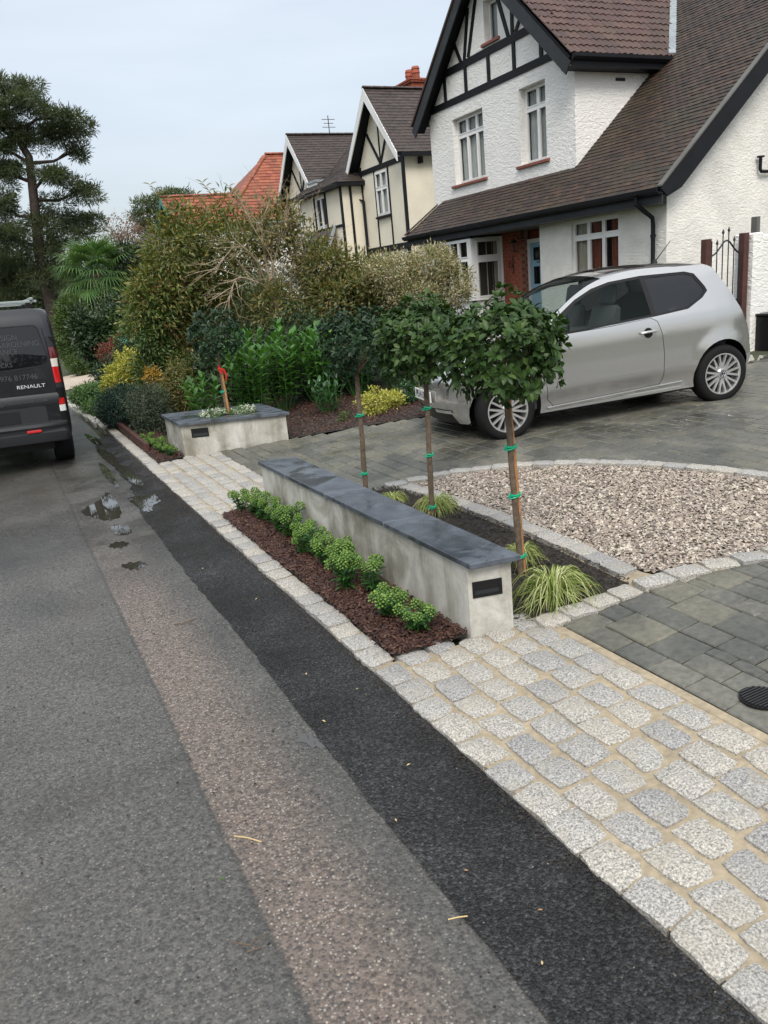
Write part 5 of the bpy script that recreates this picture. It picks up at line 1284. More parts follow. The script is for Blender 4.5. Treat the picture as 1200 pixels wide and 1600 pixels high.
# glass front and rear, black front intake, plates, lamps
def strip(name, a, b, s0, s1, mat, off=-.004):
    mb = MB(); V, Fs = top_strip(a, b, s0, s1, off); mb.add(V, Fs); o_ = mb.build(name, mat, CAR); smooth(o_.data, 60); return o_
strip('windscreen', ix(6), ix(9), -.935, .935, M['cglass']); strip('rear_window', ix(12.2), ix(14), -.935, .935, M['tint'])
strip('sunroof_panel', ix(9.4), ix(10.6), -.78, .78, M['tint'], .003)
strip('front_grille', ix(.1), ix(1.0), -.842, .842, M['blackpl'], .0); strip('front_panel', ix(1.4), ix(2.4), -.842, .842, M['silver'], .0)
strip('bumper_trim', ix(1.0) - 1, ix(1.0), -.88, -.45, M['chrome'], .012); strip('bumper_trim', ix(1.0) - 1, ix(1.0), .45, .88, M['chrome'], .012)
strip('rear_bumper', ix(17), ix(18), -1, 1, M['silver'], .0)
for s in (-1, 1):
    a, b = (s * .83, s * .97) if s > 0 else (s * .97, s * .83); strip('rear_lamp', ix(14.4), ix(15.6), a, b, M['lampred'], .008)
# number plate, front, with its characters
np_ = MB().box(1.812, 1.822, -.26, .26, .40, .51).build('number_plate', M['plate'], CAR, bev=.002)
def text(name, s, size, mat, parent, mtx, ext=.001, sx_=1.):
    cu = bpy.data.curves.new('t', 'FONT'); cu.body = s; cu.size = size; cu.extrude = ext; cu.align_x = 'CENTER'; cu.align_y = 'CENTER'
    to = bpy.data.objects.new('t', cu); COL.objects.link(to); dg = bpy.context.evaluated_depsgraph_get(); dg.update()
    me = bpy.data.meshes.new_from_object(to.evaluated_get(dg)); bpy.data.objects.remove(to)
    me.materials.clear(); me.materials.append(mat); o_ = obj(name, me, parent); o_.matrix_local = mtx @ Matrix.Diagonal((sx_, 1, 1, 1)); return o_
# front plate faces +X: text x axis = +Y, up = Z
mt_ = Matrix(((0, 0, 1, 1.8235), (1, 0, 0, 0), (0, 1, 0, .455), (0, 0, 0, 1)))
text('characters', 'PE14 UWA', .10, M['blackpl'], np_, mt_, .001, .92)
# cabin
MB().box(-1.30, .95, -.70, .70, .22, .90).build('cabin_tub', M['seat'], CAR, bev=.03)
MB().box(.45, .85, -.66, .66, .88, 1.0).build('dashboard', M['blackpl'], CAR, bev=.04)
MB().tube([(.40 + .0, .36 + .17 * math.cos(k * PI / 8), .98 + .16 * math.sin(k * PI / 8)) for k in range(17)], .014, 6).build('steering_wheel', M['blackpl'], CAR)
for s in (-1, 1):
    m = MB()
    prof = [(.02, .85), (-.12, 1.20), (-.15, 1.32), (-.22, 1.32), (-.24, 1.15), (-.16, .85)]
    for (p, q) in (((-.2), .2),): m.extr([(x, s * .36 - .22, z) for x, z in prof[:1] + [(-.08, 1.12), (-.17, 1.12)] + prof[5:]], (0, .44, 0)); m.extr([(-.085, s * .36 - .13, 1.12), (-.125, s * .36 - .12, 1.33), (-.20, s * .36 - .12, 1.33), (-.18, s * .36 - .13, 1.12)], (0, .25, 0))
    m.build('seat', M['seat'], CAR, bev=.03, sm=True)
MB().extr([(-.80, -.6, .85), (-.92, -.6, 1.15), (-1.02, -.6, 1.15), (-.95, -.6, .85)], (0, 1.2, 0)).build('rear_seat', M['seat'], CAR, bev=.03)
MB().tube([(-.93, .0, 1.452), (-.93, 0, 1.475), (-.945, .0, 1.49)], [.03, .022, .008], 10).build('aerial_base', M['blackpl'], CAR)
MB().tube([(-.94, .0, 1.48), (-1.12, .0, 1.66)], [.006, .004], 6).build('aerial', M['blackpl'], CAR)
MB().box(-1.2, 1.3, -.6, .6, .16, .24).build('underbody', M['blackpl'], CAR)
# wheels
def wheel(X, s):
    w_ = MB(); n = 44; pr = [(.205, .075), (.21, .098), (.235, .104), (.262, .102), (.284, .088), (.297, .055), (.297, -.05), (.28, -.09), (.20, -.09)]
    V = []
    for i in range(n):
        a = i / n * 2 * PI
        for r, d in pr: V.append((r * math.cos(a), s * d, r * math.sin(a)))
    k = len(pr); w_.add(V, [(i * k + j, i * k + j + 1, ((i + 1) % n) * k + j + 1, ((i + 1) % n) * k + j) for i in range(n) for j in range(k - 1)])
    t_ = w_.build('wheel', M['tyre'], CAR, sm=True, ang=50); t_.location = (X, s * .70, WR)
    m = MB(); V = []; pr2 = [(.205, -.02), (.205, .088), (.212, .098), (.198, .098), (.192, .086), (.190, -.02)]; k = len(pr2)
    for i in range(n):
        a = i / n * 2 * PI
        for r, d in pr2: V.append((r * math.cos(a), s * d, r * math.sin(a)))
    m.add(V, [(i * k + j, i * k + j + 1, ((i + 1) % n) * k + j + 1, ((i + 1) % n) * k + j) for i in range(n) for j in range(k - 1)]); m.build('rim', M['alloy'], t_, sm=True)
    for q in range(8):
        for d_ in (-1, 1):
            a0 = q * PI / 4 + d_ * .07; a1 = q * PI / 4 + d_ * .20
            p = Vector((math.cos(a0) * .045, s * .082, math.sin(a0) * .045)); r_ = Vector((math.cos(a1) * .197, s * .094, math.sin(a1) * .197))
            dd = (r_ - p).normalized(); sd_ = dd.cross(Vector((0, s, 0))).normalized(); V = []
            for e, wd in ((p, .015), (r_, .0125)):
                V += [e + sd_ * wd + Vector((0, -s * .02, 0)), e + sd_ * wd * .7, e - sd_ * wd * .7, e - sd_ * wd + Vector((0, -s * .02, 0))]
            MB().add(V, [(0, 1, 5, 4), (1, 2, 6, 5), (2, 3, 7, 6), (3, 0, 4, 7)]).build('spoke', M['alloy'], t_)
    MB().tube([(0, s * .06, 0), (0, s * .098, 0)], [.052, .048], 24).build('hub', M['alloy'], t_)
    MB().tube([(0, s * .098, 0), (0, s * .100, 0)], .040, 24).build('hub_disc', M['blackpl'], t_)
    rg = MB().tube([(.033 * math.cos(i * PI / 12), s * .1012, .033 * math.sin(i * PI / 12)) for i in range(25)], .0028, 6)
    for (a, b) in (((-.014, .027), (0, .004)), ((0, .004), (.014, .027)), ((-.028, .014), (-.012, -.027)), ((-.012, -.027), (0, -.004)), ((0, -.004), (.012, -.027)), ((.012, -.027), (.028, .014))):
        rg.tube([(a[0], s * .1012, a[1]), (b[0], s * .1012, b[1])], .0026, 5)
    rg.build('emblem', M['chrome'], t_)
    MB().tube([(0, s * -.04, 0), (0, s * .0, 0)], .185, 24).build('brake_disc', M['blackpl'], t_)
for X in (FA, RA):
    for s in (1, -1): wheel(X, s)

# ============================================================ BLACK VAN (seen from behind)
VAN = thing('parked_van', (-.30, 11.50, 0), 'black panel van parked in the road at the far kerbside, rear doors towards the viewer', 'van')
# local: Y forward (away), rear face at Y=-1.43; half width at height z
VAN.rotation_euler = (0, math.radians(1.6), 0)
hw = lambda z: lerp_tab([(.30, .93), (.45, .972), (.9, .975), (1.1, .973), (1.4, .968), (1.7, .955), (1.82, .945), (1.90, .92), (1.93, .86)], z)
ry = lambda z: -1.43 + lerp_tab([(.3, .05), (.5, .0), (1.0, .0), (1.4, .03), (1.8, .09), (1.93, .17)], z)
def vloop(z, inset=0., y1=2.6):
    w_, r_ = hw(z) - inset, .10; y0 = ry(z) + inset; o_ = []
    for k in range(6): a = PI + k * PI / 10; o_.append((-w_ + r_ + r_ * math.cos(a), y0 + r_ + r_ * math.sin(a), z))
    for k in range(6): a = 1.5 * PI + k * PI / 10; o_.append((w_ - r_ + r_ * math.cos(a), y0 + r_ + r_ * math.sin(a), z))
    o_ += [(w_, y1, z), (-w_, y1, z)]; return o_
zs = [.42, .5, .7, .9, 1.1, 1.3, 1.5, 1.7, 1.8, 1.86, 1.90, 1.925, 1.935]
m = MB(); V = []
for z in zs: V += vloop(z, .0 if z < 1.93 else .12)
n = 14; m.add(V, [(j * n + i, j * n + (i + 1) % n, (j + 1) * n + (i + 1) % n, (j + 1) * n + i) for j in range(len(zs) - 1) for i in range(n)] + [tuple(range(n - 1, -1, -1)), tuple((len(zs) - 1) * n + i for i in range(n))])
vb = m.build('body', M['vanp'], VAN, sm=True, ang=40)
# cab front beyond
m = MB(); m.extr([(-.96, 2.6, .42), (-.96, 3.95, .42), (-.92, 3.98, .8), (-.88, 3.5, 1.1), (-.75, 2.95, 1.75), (-.72, 2.6, 1.9)], (1.92 * 0 + .01, 0, 0)) if False else None
m = MB()
sec = [(2.6, .97, 1.93), (2.9, .95, 1.85), (3.3, .93, 1.45), (3.55, .92, 1.12), (3.9, .88, .95), (3.98, .80, .6)]
V = []
for (y, w_, zt) in sec: V += [(-w_, y, .42), (w_, y, .42), (w_, y, min(zt, 1.0)), (w_ - .12 * (zt > 1.05), y, zt), (-w_ + .12 * (zt > 1.05), y, zt), (-w_, y, min(zt, 1.0))]
m.add(V, [(j * 6 + i, j * 6 + (i + 1) % 6, (j + 1) * 6 + (i + 1) % 6, (j + 1) * 6 + i) for j in range(5) for i in range(6)] + [tuple(range(30, 36))]); m.build('cab', M['vanp'], VAN)
def rface(a, z, off=.0): return Vector((a, ry(z) - off, z))
def rpatch(name, pts, mat, off, parent=VAN, n=1, th=.004):
    P = [rface(a, z, off) for a, z in pts]; return MB().extr(P, (0, .004 + th, 0)).build(name, mat, parent)
def rr(x0, x1, z0, z1, r):
    o_ = []
    for (cx_, cz_, a0) in ((x1 - r, z1 - r, 0), (x0 + r, z1 - r, 90), (x0 + r, z0 + r, 180), (x1 - r, z0 + r, 270)):
        for k in range(6): a = math.radians(a0 + k * 18); o_.append((cx_ + r * math.cos(a), cz_ + r * math.sin(a)))
    return o_
# rear tailgate window: wide rounded pane with sagging lower edge, dark seal
def glass_outline(g_=0.):
    o_ = []
    for k in range(7): a = math.radians(90 * k / 6); o_.append((.80 + g_ - .07 + .07 * math.cos(a) - .015, 1.73 + g_ - .07 + .07 * math.sin(a)))
    for k in range(7): a = math.radians(90 + 90 * k / 6); o_.append((-.80 - g_ + .07 + .07 * math.cos(a) + .015, 1.73 + g_ - .07 + .07 * math.sin(a)))
    for k in range(7): a = math.radians(180 + 75 * k / 6); o_.append((-.83 - g_ + .12 + .12 * math.cos(a), 1.38 - g_ + .10 * math.sin(a)))
    o_ += [(-.4, 1.262 - g_), (0, 1.25 - g_), (.4, 1.262 - g_)]
    for k in range(7): a = math.radians(285 + 75 * k / 6); o_.append((.83 + g_ - .12 + .12 * math.cos(a), 1.38 - g_ + .10 * math.sin(a)))
    return o_
rpatch('window_seal', glass_outline(.014), M['blackpl'], .002); 
win = rpatch('rear_window', glass_outline(0), M['tint'], .006, th=0)
lip = glass_outline(.016); MB().tube([rface(a, z, .004) for a, z in lip[20:26] + lip[23:24]][:6], .005, 5).build('window_lip', M['vanb'], VAN)
# lettering on the glass and door
T_ = lambda x, z, off: Matrix(((1, 0, 0, x), (0, 0, -1, ry(z) - off), (0, 1, 0, z), (0, 0, 0, 1)))
for s_, x, z, sz in (('GARDEN DESIGN', .24, 1.615, .085), ('LANDSCAPE GARDENING', .31, 1.535, .085), ('MAINTENANCE', .25, 1.455, .085), ('FENCING', .12, 1.38, .085), ('PAVING & DECKS', .17, 1.31, .075)):
    text('lettering', s_, sz, M['text'], win, T_(x, z, .0115) , .0004, .95)
text('lettering', 'MOBILE: 07976 817746', .085, M['text'], vb, T_(.28, 1.155, .006), .0008, 1.0)
text('badge', 'RENAULT', .058, M['badge'], vb, T_(.60, 1.045, .008), .003, 1.25)
text('lettering', 'www.gardenservices.co.uk', .062, M['text'], vb, T_(.42, .875, .022), .0008, 1.0)
rpatch('door_recess', rr(-.72, .72, .60, .80, .03), M['vanb'], .004); rpatch('number_plate_panel', rr(-.42, .42, .63, .77, .01), M['vanp'], .010)
m = MB(); P = [(-.86, .80), (.86, .80), (.88, .92), (-.88, .92)]; m.extr([rface(a, z, .001) for a, z in P], (0, .0, 0)) if False else m.add([rface(-.86, .815, .004), rface(.86, .815, .004), rface(.88, .86, .02), (-.0, ry(.86) - .02, .86), rface(-.88, .86, .02), rface(-.88, .93, .012), rface(.88, .93, .012), rface(-.88, .945, .0), rface(.88, .945, .0)], [(0, 1, 2, 4), (4, 2, 6, 5), (5, 6, 8, 7)])
m.build('trim_bar', M['vanb'], VAN, sm=True)
for x in (-.885, .885): MB().tube([rface(x * lerp_tab([(.5, 1), (1, 1.0), (1.85, .93)], z), z, -.002) for z in (.52, .7, .9, 1.1, 1.3, 1.5, 1.7, 1.86)], .007, 5).build('door_gap', M['blackpl'], VAN)
for s in (-1, 1):
    def lamp(nm, z0, z1, mt, w0=.09, off=.012):
        V = []; zz = [z0 + (z1 - z0) * k / 4 for k in range(5)]
        for z in zz:
            hwz = hw(z); r_ = .10
            cols = [(hwz - .105, ry(z) - .002 - off * .2), (hwz - .10, ry(z) - off), (hwz - .05, ry(z) + .018 - off), (hwz - .018, ry(z) + .05 - off * .3), (hwz + .002, ry(z) + .11)]
            V += [(s * x, y, z) for x, y in cols]
        m = MB(); m.add(V, [(j * 5 + i, j * 5 + i + 1, (j + 1) * 5 + i + 1, (j + 1) * 5 + i) for j in range(4) for i in range(4)])
        return m.build(nm, mt, VAN, sm=True)
    lamp('tail_lamp', 1.345, 1.475, M['lampdark']); lamp('indicator', 1.248, 1.343, M['lampclr'], off=.014); lamp('tail_lamp', 1.06, 1.246, M['lampred'])
    lamp('lamp_panel', 1.00, 1.055, M['vanb']); lamp('lamp_panel', 1.476, 1.60, M['vanb']); lamp('fog_lamp', .80, .875, M['lampred']); lamp('reversing_lamp', .72, .795, M['plate']); lamp('lamp_panel', .55, .715, M['blackpl']); lamp('lamp_panel', .88, .995, M['blackpl'])
    MB().box(s * .91 - .03, s * .91 + .03, ry(1.57) + .0, ry(1.57) + .03, 1.545, 1.60).build('hinge', M['blackpl'], VAN, bev=.004)
    # wheels at the back and front
    for wy in (-.72, 2.75):
        m = MB().tube([(s * .98, wy, .325), (s * .955, wy, .325), (s * .76, wy, .325)], [.30, .325, .325], 28); wv = m.build('wheel', M['tyre'], VAN, sm=True); MB().tube([(s * .985, wy, .325), (s * .98, wy, .325)], .19, 20).build('wheel_trim', M['vanb'], wv)
    MB().box(min(s * .46, s * .62), max(s * .46, s * .62), ry(.46) - .085, ry(.46) - .06, .505, .535).build('reflector', M['lampred'], VAN, bev=.004)
# bumper
m = MB(); V = []
prof = [(.36, .02), (.38, -.05), (.44, -.065), (.49, -.07), (.50, -.055), (.55, -.055), (.565, -.07), (.60, -.06), (.62, .0)]
for x in [-1, -.97, -.9, -.6, 0, .6, .9, .97, 1]:
    for z, d in prof: V.append((x * .955, -1.43 + d + (0 if abs(x) < .95 else .06 if abs(x) < .99 else .22), z))
k = len(prof); m.add(V, [(i * k + j, i * k + j + 1, (i + 1) * k + j + 1, (i + 1) * k + j) for i in range(8) for j in range(k - 1)]); m.build('bumper', M['vanb'], VAN, sm=True, ang=50)
MB().box(-.75, .75, -1.2, 3.7, .25, .45).build('underbody', M['blackpl'], VAN)
# roof rack
for y in (-.9, .2, 1.5):
    MB().box(-.86, .86, y - .03, y + .03, 2.0, 2.03).build('rack_bar', M['galv'], VAN, bev=.004)
    for s in (-1, 1): MB().box(s * .76 - .03, s * .76 + .03, y - .03, y + .03, 1.90, 2.0).build('rack_foot', M['blackpl'], VAN, bev=.004)
for s in (-1, 1): MB().box(s * .80 - .02, s * .80 + .02, -1.0, 1.7, 2.031, 2.06).build('rack_rail', M['galv'], VAN, bev=.004)

# ============================================================ PLANTS
Zv = Vector((0, 0, 1))
def twig(m, p, d, l, r, depth, g, tips, gnarl=.35, up_=.15, segs=4, split=(2, 3), sides=5):
    """recursive branch; records the tips"""
    pts = [Vector(p)]; d = Vector(d).normalized(); rad = [r]
    for k in range(segs):
        d = (d + Vector((g.uniform(-1, 1), g.uniform(-1, 1), g.uniform(-1, 1))) * gnarl * .5 + Zv * up_ * .3).normalized()
        pts.append(pts[-1] + d * l / segs); rad.append(r * (1 - .5 * (k + 1) / segs))
    m.tube(pts, rad, sides, caps=False)
    if depth <= 0: tips.append((pts[-1], d)); return
    for k in range(g.randint(*split)):
        q = pts[g.randint(max(1, segs - 2), segs)]; nd = (d + Vector((g.uniform(-1, 1), g.uniform(-1, 1), g.uniform(-.5, .9))) * .85).normalized()
        twig(m, q, nd, l * g.uniform(.6, .85), r * .5, depth - 1, g, tips, gnarl, up_, segs, split, max(3, sides - 1))

# ---- four clipped standard trees -------------------------------------
def standard(name, base, top, r, label, lm, seed, nleaf, Lf, Wf, stake=None, ties=(), tiemat='tie', group='clipped standard trees', rz=1., trunkr=.016, lean=(0, 0), split=.0):
    t = thing(name, base, label, 'tree', group); g = random.Random(seed)
    hgt = top - rz * r * 1.0 - base[2]   # height of crown centre above base
    cz = hgt; lx, ly = lean
    m = MB(); pts = [(lx * k / 6 + g.uniform(-.004, .004), ly * k / 6 + g.uniform(-.004, .004), cz * .80 * k / 6) for k in range(7)]; m.tube(pts, [trunkr * (1.12 - .03 * k) * (1.12 if k in (2, 5) else 1) for k in range(7)], 9)
    m.build('trunk', M['bark'], t, sm=True)
    m = MB(); tips = []
    for k in range(9):
        a = k * 2.4; twig(m, pts[-1], (math.cos(a) * .8, math.sin(a) * .8, 1.0), r * .75, .007, 1, g, tips, .3, .1, 3, (2, 3), 4)
    m.build('branches', M['dtwig'], t)
    # leaves: clusters of whorled leaves over an uneven, slightly squashed ball
    gg = np.random.default_rng(seed); n = nleaf // 7
    d = unit(gg.normal(size=(n, 3))); d[:, 2] = d[:, 2] * .9 + .08; d = unit(d)
    lump = 1 + .10 * np.sin(d[:, 0] * 5 + seed) * np.cos(d[:, 1] * 4 + seed * 2) + .07 * np.sin(d[:, 2] * 7 + seed)
    rr = (.52 + .48 * gg.random(n) ** .6) * lump * np.where(gg.random(n) < .07, 1.10, 1)
    C = np.array([lx, ly, cz]) + d * rr[:, None] * np.array([r, r, r * rz])
    C = C[(d[:, 2] > -.85) | (gg.random(n) < .4)]; d = d[(d[:, 2] > -9)][:len(C)]
    d = unit(C - np.array([lx, ly, cz - .05]))
    n = len(C); per = 7; P = np.repeat(C, per, 0); O = np.repeat(unit(d + np.array([0, 0, .35])), per, 0)
    rd = unit(gg.normal(size=(n * per, 3))); S = unit(np.cross(O, rd)); D = unit(O * .55 + S * .95 + gg.normal(size=(n * per, 3)) * .2)
    P = P + D * .012; Nn = unit(O + gg.normal(size=(n * per, 3)) * .25)
    Ln = Lf * (.6 + .6 * gg.random(n * per)); Wd = Wf * (.75 + .45 * gg.random(n * per))
    # nearest leaves singly, the rest joined
    cam_ = np.array([0, 0, 1.83]) - np.array(base); dist = np.linalg.norm(P - cam_, axis=1) - d.repeat(per, 0) @ unit(cam_[None])[0] * .3; order = np.argsort(dist)
    k1 = 260; near_, rest = order[:k1], order[k1:]
    V, Fc = leaves(P[rest], D[rest], Nn[rest], Ln[rest], Wd[rest], T8)
    o_ = obj('leaves', trimesh('leaves', V, Fc, lm, True), t); o_['kind'] = 'stuff'
    base_me = trimesh('leaf', T8[0] * np.array([1, 1, 1]), np.array(T8[1]), lm, True)
    for i in near_:
        dd = Vector(D[i]).normalized(); ss = dd.cross(Vector(Nn[i])).normalized(); nn = ss.cross(dd)
        o_ = obj('leaf', base_me, t); mm = Matrix((ss * Wd[i], dd * Ln[i], nn * Ln[i])).transposed().to_4x4(); mm.translation = Vector(P[i]); o_.matrix_local = mm
    if stake:
        (x0, y0), (x1, y1), zt, rs = stake; MB().tube([(x0, y0, 0), (x1, y1, zt)], [rs, rs * .92], 8).build('stake', M['stake'], t, sm=True)
    for z in ties:
        m = MB(); f = z / (cz * .80); cx_, cy_ = lx * f, ly * f
        for q in (-.007, .0, .008):
            m.tube([(cx_ + .003 + (trunkr * 1.35 + (.012 if stake else 0)) * math.cos(a * PI / 6), cy_ + trunkr * 1.35 * math.sin(a * PI / 6), z + q + .004 * math.sin(a + q * 300)) for a in range(13)], .0045, 5)
        m.tube([(cx_ - trunkr * 1.2, cy_, z), (cx_ - trunkr * 2.4, cy_ - .01, z - .012), (cx_ - trunkr * 3.0, cy_ - .01, z + .006)], .0035, 4); m.build('tree_tie', M[tiemat], t, sm=True)
    return t
standard('standard_tree', (2.478, 3.446, .085), 1.70, .325, 'nearest clipped standard tree, tied to an orange stake by the low wall end', M['photinia'], 31, 3400, .056, .031, ((.026, .012), (-.018, .022), 1.06, .015), (.15, .52, .80), rz=.86, lean=(-.05, 0), trunkr=.017)
standard('standard_tree', (2.64, 4.75, .10), 1.69, .335, 'middle standard tree of the three behind the low wall, with green ties', M['photinia'], 32, 3000, .057, .031, None, (.11, .50, .84), rz=.86, lean=(.03, 0), trunkr=.018)
standard('standard_tree', (2.50, 5.60, .09), 1.66, .285, 'smallest standard tree of the three, behind the far part of the low wall', M['bay'], 33, 1600, .054, .027, None, (.25, .73), rz=.92, lean=(.03, 0), trunkr=.019)
t4 = standard('standard_tree', (2.40, 9.28, .45), 1.72, .315, 'dark round lollipop tree growing in the slate topped planter with a red ribbon', M['bay'], 34, 1700, .058, .026, ((.025, -.01), (.012, -.01), .52, .016), (.28,), rz=1.0, trunkr=.017)
MB().tube([(-.03, -.02, .56), (.03, -.03, .54), (.06, -.03, .48), (.045, -.03, .40)], [.016, .018, .012, .004], 6).build('ribbon', M['redtie'], t4)
MB().tube([(-.02, -.02, .60), (.0, -.03, .50)], [.010, .014], 6).build('ribbon', M['redtie'], t4)

# ---- lime skimmia row in the kerb bed ---------------------------------
def skimmia(x, y, s, seed, label, heads=None, h=.20, spread=.07, group='lime green flowering plants in the kerb bed'):
    t = thing('skimmia_plant', (x, y, .052), label, 'plant', group); g = random.Random(seed); nh = (heads or g.randint(4, 7)) + 1; s = s * g.uniform(.92, 1.16)
    st = MB(); P, D, Nn, Ln, Wd = [], [], [], [], []
    for k in range(nh):
        a = k * 2.4 + seed; rr = spread * s * (.35 + .65 * math.sqrt((k + .5) / nh)); hz = h * s * g.uniform(.72, 1.0)
        tip = Vector((rr * math.cos(a), rr * math.sin(a), hz)); st.tube([(0, 0, 0), (tip.x * .45, tip.y * .45, hz * .5), tip], [.004, .0035, .0035], 5)
        # rounded head made of small bud clusters
        R_ = .028 * s * g.uniform(.85, 1.15); hd_ = MB(); nb = 34
        for b in range(nb):
            ph = math.acos(1 - 1.5 * (b + .5) / nb); th = b * 2.39996; d = Vector((math.sin(ph) * math.cos(th), math.sin(ph) * math.sin(th), math.cos(ph)))
            c = tip + Vector((0, 0, .002)) + Vector((d.x * R_, d.y * R_, d.z * R_ * 1.15)) * g.uniform(.85, 1.12); r_ = R_ * g.uniform(.20, .30)
            V = [c + Vector((r_, 0, 0)), c + Vector((0, r_, 0)), c - Vector((r_, 0, 0)), c - Vector((0, r_, 0)), c + Vector((0, 0, r_)), c - Vector((0, 0, r_))]
            hd_.add(V, [(0, 1, 4), (1, 2, 4), (2, 3, 4), (3, 0, 4), (1, 0, 5), (2, 1, 5), (3, 2, 5), (0, 3, 5)])
        hd_.build('flower_head', M['skimmia'], t, recalc=False, sm=False)
        for q in range(14):
            f = g.uniform(.2, .95); an = g.uniform(0, 2 * PI); P.append(tip * f); D.append((math.cos(an), math.sin(an), g.uniform(.1, .9))); Nn.append((0, 0, 1)); Ln.append(g.uniform(.045, .075) * s); Wd.append(.022 * s)
    st.build('stems', M['skleaf'], t)
    V, Fc = leaves(np.array(P), np.array(D, float), np.array(Nn, float), np.array(Ln), np.array(Wd), T8)
    o_ = obj('leaves', trimesh('leaves', V, Fc, M['skleaf'], True), t); o_['kind'] = 'stuff'
pos = [(1.631, 3.21), (1.615, 3.52)]
skimmia(1.66, 3.24, 1.0, 1, 'low lime green flowering plant nearest the viewer in the kerb bed', 7, .17, .10)
skimmia(1.635, 3.50, .95, 2, 'second low lime green plant in the kerb bed, just past the nearest one', 6, .15, .09)
words = ['third', 'fourth', 'fifth', 'sixth', 'seventh', 'eighth', 'ninth', 'tenth', 'eleventh', 'twelfth', 'thirteenth', 'fourteenth', 'fifteenth']
row = [(1.70, 3.86, 1.0), (1.60, 4.00, 1.02), (1.69, 4.26, 1.1), (1.66, 4.46, 1.0), (1.67, 4.68, 1.05), (1.62, 4.80, .85), (1.71, 4.97, .95), (1.69, 5.18, 1.05), (1.66, 5.38, 1.0), (1.69, 5.60, 1.0), (1.66, 5.80, 1.05), (1.65, 6.00, .95), (1.60, 6.20, .95)]
for k, (x, y, s) in enumerate(row): skimmia(x, y, s, 10 + k, f'{words[k]} lime green flowering plant from the near end of the kerb bed', h=.22, spread=.075)
for k, (x, y, s) in enumerate([(1.64, 9.22, .8), (1.60, 9.50, .8), (1.62, 9.80, .85), (1.56, 10.1, .8), (1.60, 10.45, .8)]):
    skimmia(x, y, s, 40 + k, f"{['nearest', 'second nearest', 'middle', 'fourth', 'farthest'][k]} low yellow green plant in the mulch left of the far planter", 5, .16, .10, 'yellow green plants beside the far planter')

# ---- variegated grasses -------------------------------------------------
def grass(x, y, z, r, n, seed, label, w=.0042):
    t = thing('ornamental_grass', (x, y, z), label, 'grass plant', 'variegated grass clumps in the dark soil bed'); g = np.random.default_rng(seed)
    V, Fs = [], []; K = 7
    for i in range(n):
        a = g.uniform(0, 2 * PI); l = r * g.uniform(.45, 1.35); h_ = r * g.uniform(.25, 1.0); b0 = np.array([math.cos(a), math.sin(a)]) * g.uniform(0, r * .3); sw = g.normal() * .9
        q = np.array([-math.sin(a), math.cos(a)]); base_i = len(V)
        for k in range(K):
            s = k / (K - 1); c = b0 + np.array([math.cos(a), math.sin(a)]) * l * (s ** 1.15) + q * sw * l * s * s * .5; zz = h_ * (4 * s * (1 - s) * .75 + s * .25 * (1 - s) * 2) * 1.15 + max(0, .01 * (1 - s))
            ww = w * (1 - .85 * s ** 2) * .62
            V += [(c[0] + q[0] * ww, c[1] + q[1] * ww, zz + .004), (c[0], c[1], zz), (c[0] - q[0] * ww, c[1] - q[1] * ww, zz + .004)]
        for k in range(K - 1):
            b = base_i + k * 3; Fs += [(b, b + 1, b + 4), (b, b + 4, b + 3), (b + 1, b + 2, b + 5), (b + 1, b + 5, b + 4)]
    o_ = obj('blades', trimesh('blades', V, Fs, M['carex']), t); o_['kind'] = 'stuff'; MB().tube([(0, 0, -.01), (0, 0, .03)], [.02, .012], 8).build('crown_base', M['skleaf'], t)
grass(2.42, 3.08, .085, .185, 230, 1, 'largest striped grass clump, spilling over the bed corner by the end of the wall', .0055)
grass(2.60, 3.62, .095, .125, 160, 2, 'small striped grass clump behind the orange stake')
grass(2.74, 4.86, .10, .15, 240, 3, 'striped grass clump beside the middle standard tree next to the gravel')
grass(2.60, 5.32, .095, .11, 160, 4, 'farthest striped grass clump showing just over the wall coping')

